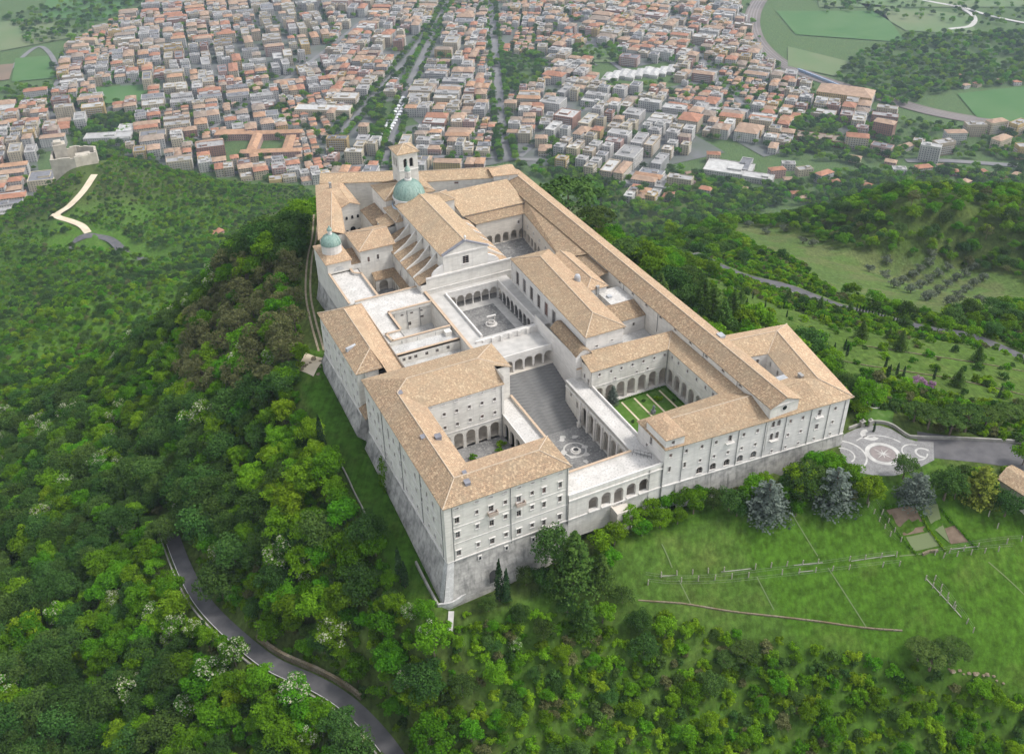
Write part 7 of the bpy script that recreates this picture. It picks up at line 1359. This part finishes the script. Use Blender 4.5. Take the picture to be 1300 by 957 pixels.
for (px, py, w_, d_, a_), lb in zip([(352, 176, 80, 14, .05), (325, 188, 14, 62, .05), (368, 190, 14, 62, .05), (345, 200, 90, 14, .05), (300, 176, 60, 20, .05)], ['far', 'west', 'east', 'near', 'outer']): landmark('convent_range', px, py, w_, d_, 11, a_, 'rose', 'orange', 'hip', f'{lb} range of the orange-roofed convent round a square court')
landmark('civic_hall', 412, 148, 90, 26, 15, -.1, 'cream', 'flatpale', 'flat', 'long cream civic hall with flat pale roof'); landmark('civic_hall', 440, 135, 40, 30, 18, -.1, 'sand', 'flatpale', 'flat', 'sandy civic block behind the long cream hall')
landmark('parking_deck', 815, 235, 80, 44, 9, -.3, 'grey', 'flatgrey', 'flat', 'grey concrete complex with flat roofs at the foot of the hill'); landmark('parking_deck', 775, 228, 34, 30, 8, -.3, 'grey', 'flatgrey', 'flat', 'smaller grey concrete block beside the concrete complex'); landmark('factory', 925, 218, 66, 44, 7, -.4, 'white', 'flatpale', 'flat', 'white factory roof among trees at the foot of the hill'); landmark('factory', 962, 230, 42, 20, 8, -.4, 'pale', 'flatpale', 'flat', 'pale glasshouse-like shed beside the white factory'); landmark('factory', 945, 215, 16, 44, 8.5, -.4, 'grey', 'dark', 'flat', 'dark-roofed shed across the white factory')
for k in range(9): landmark('market_roof', 772 + 10*k, 101 - 1.4*(k % 3) - .9*k, 15, 40, 6, -.35, 'white', 'flatpale', 'hip', f'white market roof, {["first","second","third","fourth","fifth","sixth","seventh","eighth","ninth"][k]} along the row of pale sheds', 'market hall')
mat('white_tent', (.72, .72, .72), (.6, .6, .62), scale=.3)
tent = MB(); tent.lathe((0, 0), [(3.4, 2.4), (0, 4.6)], 4, start=.785); [tent.bar((sx*2.3, sy*2.3, 0), (sx*2.3, sy*2.3, 2.4), .12, 4) for sx in (-1, 1) for sy in (-1, 1)]; tme = tent.mesh('market_tent', 'white_tent')
for k in range(34):
    f = (k//2)/16; p = at(512 - 34*f + 7*(k % 2), 126 + 58*f, TZ + 1); o = bpy.data.objects.new('market_tent', tme); col.objects.link(o); o.location = p; o.scale = (1.5, 1.5, 1.2); o.rotation_euler = (0, 0, th); tag(o, 'white tent in the row of market stalls on the broad street', 'tent', 'market tents')
apt = [(1235,172),(1262,168),(1290,170),(1210,182),(1195,195),(1268,190),(1300,200),(260,60),(130,45),(115,62),(150,50),(165,48),(98,66),(105,70)]
for k, (px, py) in enumerate(apt): landmark('apartment_block', px, py, 30, 15, 19, .3*(k % 3), ['sand', 'cream', 'ochre', 'white'][k % 4], ['flatgrey', 'clay'][k % 2], ['flat', 'hip'][k % 2], f'{["sandy","cream","yellow ochre","white"][k % 4]} apartment block with {["flat grey","clay hipped"][k % 2]} roof outside the dense town', 'apartment block')['group'] = f'apartment blocks outside the dense town {k % 4}'
for k, (px, py) in enumerate(BL_EXTRA): landmark('villa', px, py, 16 + 3*(k % 4), 12, 7 + 3*(k % 3), .35*(k % 4) - .5, ['cream', 'pale', 'rose', 'white', 'sand'][k % 5], ['clay', 'flatgrey', 'red'][k % 3], ['hip', 'flat', 'hip'][k % 3], f'{["cream","pale grey","rose","white","sandy"][k % 5]} house with {["clay tile","flat grey","red"][k % 3]} roof at the foot of the wooded hill', 'house')
# houses strewn between hill and plain
for k, (px, py) in enumerate([(1010,250),(1020,255),(1060,235),(1090,235),(1100,240),(1230,225),(1245,222),(1260,226),(1275,232),(1290,226),(1210,222),(1195,215),(1300,218),(1225,235),(1280,244),(1000,232),(1215,100),(1225,112),(1240,110),(1270,105),(1290,108)]): landmark('cottage', px, py, 13, 10, 6.5, .2*(k % 5), ['cream', 'rose', 'white'][k % 3], ['red', 'clay'][k % 2], 'hip', f'small {["cream","rose","white"][k % 3]} house with {["red","clay tile"][k % 2]} roof among the trees of the plain', 'house', z=TZ)['group'] = f'small houses of the plain {k % 6}'
# railway
RAIL = [at(*q, TZ) for q in [(985,-25),(962,5),(955,25),(958,45),(972,65),(1000,85),(1050,104),(1110,122),(1180,142),(1250,155),(1330,168)]]
plain_strip('railway', RAIL, 16, TZ + 1.2, 'ballast', 'wide brown railway bed curving past the edge of the town', 'railway')
mat('rail_steel', (.3, .28, .27), rough=.5)
P = np.array([q[:2] for q in spline([(*q[:2], 0) for q in RAIL], 8)]); T_ = np.gradient(P, axis=0); T_ /= np.linalg.norm(T_, axis=1)[:, None]; Nn = np.stack([-T_[:, 1], T_[:, 0]], 1); m2 = MB()
for off in (-11, -9.5, -5, -3.5, 1, 2.5, 7, 8.5):
    for i in range(len(P)-1): m2.poly([(*(P[i]+Nn[i]*(off+.25)), TZ+1.4), (*(P[i]+Nn[i]*(off-.25)), TZ+1.4), (*(P[i+1]+Nn[i+1]*(off-.25)), TZ+1.4), (*(P[i+1]+Nn[i+1]*(off+.25)), TZ+1.4)])
o = m2.build('rails', 'rail_steel'); tag(o, 'steel rails on the brown railway bed', 'rails', kind='stuff')
TR_ = [at(1012 + 9*k, 91 + 3.6*k, TZ) for k in range(8)]
for k in range(7):
    p, q = np.array(TR_[k][:2]), np.array(TR_[k+1][:2]); d = (q-p)*.94; a = MB(); a.obox(p, p+d, 3.4, TZ+1.6, TZ+5.2); a.obox(p + d*.02, p+d*.98, 3.0, TZ+5.2, TZ+5.6); tag(a.build('railway_carriage', mat('train_blue', (.2, .28, .42), (.3, .34, .4), scale=.4)), 'blue grey carriage of the train on the railway', 'train carriage', 'carriages of the train')
# fields, lanes and woods of the plain
FLD = [([(985,15),(1120,15),(1150,55),(1010,45)], 'field_green', 'broad green field beside the railway curve'), ([(1090,5),(1230,20),(1240,45),(1150,40)], 'field_pale', 'pale green field with a lane round it'), ([(1215,120),(1310,110),(1320,160),(1240,150)], 'field_green', 'green field beyond the railway'), ([(1000,60),(1080,80),(1060,98),(1000,85)], 'field_pale', 'narrow pale meadow inside the railway curve'), ([(118,113),(188,108),(192,128),(122,134)], 'field_green', 'green playing field among apartment blocks'), ([(20,75),(62,72),(70,100),(15,105)], 'field_green', 'green field inside the road loop'), ([(-20,85),(18,82),(12,102),(-20,106)], 'field_brown', 'ploughed brown field at the edge of the plain'), ([(-20,30),(60,25),(110,45),(-20,70)], 'field_pale', 'pale field towards the far plain'), ([(60,0),(200,-10),(130,28),(50,22)], 'field_green', 'long green field at the far side of the plain'), ([(728,62),(783,61),(786,80),(728,80)], 'field_pale', 'open green park in the town'), ([(1030,-30),(1320,-30),(1320,10),(1040,10)], 'field_pale', 'far pale green fields beyond the town')]
for q, mt, lb in FLD:
    P = [at(*c, TZ) for c in q]; m2 = MB(); cr = np.cross(np.array(P[1])[:2]-np.array(P[0])[:2], np.array(P[2])[:2]-np.array(P[0])[:2]); P = P if cr > 0 else P[::-1]; m2.poly([(p[0], p[1], TZ+1.5) for p in P]); tag(m2.build('field', mt), lb, 'field', kind='structure')
plain_strip('lane', [at(*q, TZ) for q in [(1120,-10),(1180,3),(1215,10),(1236,22),(1232,34),(1205,38)]], 5, TZ+1.7, 'pale_paving', 'pale lane looping round the far field'); plain_strip('lane', [at(*q, TZ) for q in [(1215,8),(1260,22),(1320,34)]], 5, TZ+1.76, 'pale_paving', 'pale lane branching towards the woods'); plain_strip('lane', [at(*q, TZ) for q in [(1150,205),(1200,205),(1260,209),(1320,213)]], 6, TZ+1.3, 'street', 'grey road passing the lone white slab'); plain_strip('lane', [at(*q, TZ) for q in [(150,75),(175,60),(190,52)]], 3, TZ+1.7, 'pale_paving', 'pale lane between fields and apartment rows')
def px_scatter(n, poly, seed):
    g = np.random.default_rng(seed); xs = [q[0] for q in poly]; ys = [q[1] for q in poly]; X = g.uniform(min(xs), max(xs), n*4); Y = g.uniform(min(ys), max(ys), n*4); k = inpoly(poly, X, Y); X, Y = X[k][:n], Y[k][:n]; return np.array([at(a, b, TZ) for a, b in zip(X, Y)]) if len(X) else np.zeros((0, 3))
WOODS = [(1000, [(1090,70),(1150,45),(1330,40),(1330,105),(1210,115),(1130,140),(1060,100)]), (420, [(1000,110),(1060,140),(1180,160),(1330,175),(1330,210),(1180,200),(1090,210),(990,200),(1010,160)]), (650, [(850,215),(960,240),(1100,215),(1330,215),(1330,255),(1200,240),(1050,260),(900,270),(840,262)]), (260, [(100,0),(200,-5),(90,50),(40,60),(0,20)]), (160, [(0,110),(120,110),(110,140),(0,150)]), (350, [(90,160),(180,140),(190,165),(165,200),(100,205)]), (130, [(640,65),(690,65),(690,105),(650,118),(638,100)]), (220, [(690,185),(740,195),(800,240),(760,262),(700,225)]), (160, [(970,150),(1060,140),(1070,190),(1000,200)]), (90, [(470,130),(490,125),(485,180),(470,185)]), (60, [(720,60),(790,60),(790,82),(720,82)]), (140, [(1030,0),(1330,0),(1330,40),(1050,20)])]
LABF = []
PTS = np.concatenate([px_scatter(n, p, i) for i, (n, p) in enumerate(WOODS)])
tx = np.array([b[:2] for b in BL]); k = rng.integers(len(tx), size=4200); st_ = np.concatenate([tx[k] + rng.uniform(-26, 26, (4200, 2)), np.full((4200, 1), TZ)], 1)
ave = []
for L_ in AVES[:3]:
    P = np.array([q[:2] for q in spline([(*q[:2], 0) for q in L_], 30)])
    for sgn in (-1, 1):
        T_ = np.gradient(P, axis=0); T_ /= np.linalg.norm(T_, axis=1)[:, None]; ave.append(P + np.stack([-T_[:, 1], T_[:, 0]], 1)*sgn*11)
ave = np.concatenate(ave); ave = np.concatenate([ave, np.full((len(ave), 1), TZ)], 1)
VAL = [(640,206),(740,216),(800,262),(860,262),(960,252),(1000,262),(900,288),(850,302),(790,290),(740,262),(690,228)]
g3 = np.random.default_rng(77); vx = g3.uniform(640, 1000, 900); vy = g3.uniform(205, 302, 900); kk = inpoly(VAL, vx, vy); VP_ = np.array([hit(a, b) for a, b in zip(vx[kk], vy[kk])])
ALLT = np.concatenate([PTS, st_, ave]); hh = height(ALLT[:, 0], ALLT[:, 1]); ALLT[:, 2] = np.maximum(hh, TZ) ; ALLT = np.concatenate([ALLT[hh < -340], VP_])
bd = np.array([min(np.abs(tx - p[:2]).max(1)) if i >= 0 else 0 for i, p in enumerate(ALLT)]); ALLT = ALLT[bd > 6]
v_ = rng.integers(6, size=len(ALLT))
for key, lo, hi, lb in (('green1', 0, 3, 'green trees in gardens and woods of the plain'), ('oak1', 3, 5, 'dark trees in gardens and woods of the plain'), ('bright1', 5, 6, 'light green trees in gardens and woods of the plain')):
    q = ALLT[(v_ >= lo) & (v_ < hi)]; scatter_stuff('plain_woodland', key, q, rng.uniform(.7, 1.5, len(q)), lb)
# castle ruin on its spur
cz = h1(-47, 1022) + 6; CR = empty('castle_ruin', (-47, 1022, cz), 'ruined pale stone castle with a broken tower on its wooded spur', 'castle')
mat('ruin_stone', (.5, .45, .37), (.36, .32, .26), scale=.15, bump=.5)
def crw(pts, h_, name, t_=2.2):
    a = MB(); g2 = random.Random(len(pts)*7+int(h_))
    for p, q in zip(pts[:-1], pts[1:]):
        p, q = np.array(p, float), np.array(q, float); n = max(2, int(np.linalg.norm(q-p)/4))
        for k in range(n): a.obox(p+(q-p)*k/n, p+(q-p)*(k+1)/n, t_, cz-20, cz+h_*g2.uniform(.72, 1.08))
    a.build(name, 'ruin_stone', CR)
c0 = np.array([-47, 1022]); crw([c0+(-26, -14), c0+(0, -21), c0+(24, -12), c0+(26, 8)], 6, 'curtain_wall'); crw([c0+(26, 8), c0+(6, 20), c0+(-22, 14), c0+(-26, -14)], 5, 'curtain_wall')
a = MB(); a.box(c0[0]-19, c0[0]-5, c0[1]+2, c0[1]+15, cz-16, cz+15); a.box(c0[0]-17, c0[0]-9, c0[1]+4, c0[1]+13, cz+15, cz+18); a.build('broken_tower', 'ruin_stone', CR)
a = MB(); a.box(c0[0]+2, c0[0]+18, c0[1]-12, c0[1]-2, cz-16, cz+4); a.build('ruined_hall', 'ruin_stone', CR)
for px, py, lb in ((275, 298, 'small reddish house alone in the woods below the castle spur'),):
    x, y, z_ = gpt(px, py, -250, 20); mw, mr, mn = MB(), MB(), MB(); building(mw, mr, mn, x, y, 14, 9, 5, .4, 'hip', 0, 0, z_-1); e = empty('cottage', (x, y, z_), lb, 'house'); mw.build('wall', 'render_rose', e); mr.build('roof', 'roofing_red', e)
# ------------------------------------------------------------------ air between the hill and the plain
hb = MB(); hb.box(-4200, 6600, -2600, 7100, -402.5, 184); hz_ = hb.build('haze', mat('haze_dummy', (1, 1, 1))); hm = bpy.data.materials.new('haze'); hm.use_nodes = True; hm.node_tree.nodes.clear()
ho = hm.node_tree.nodes.new('ShaderNodeOutputMaterial'); pv = hm.node_tree.nodes.new('ShaderNodeVolumePrincipled'); pv.inputs['Color'].default_value = (.68, .81, 1, 1); pv.inputs['Density'].default_value = .000065; pv.inputs['Anisotropy'].default_value = .2; hm.node_tree.links.new(pv.outputs[0], ho.inputs['Volume'])
hz_.data.materials.clear(); hz_.data.materials.append(hm); tag(hz_, 'thin pale haze lying over the plain and town', 'haze', kind='stuff')
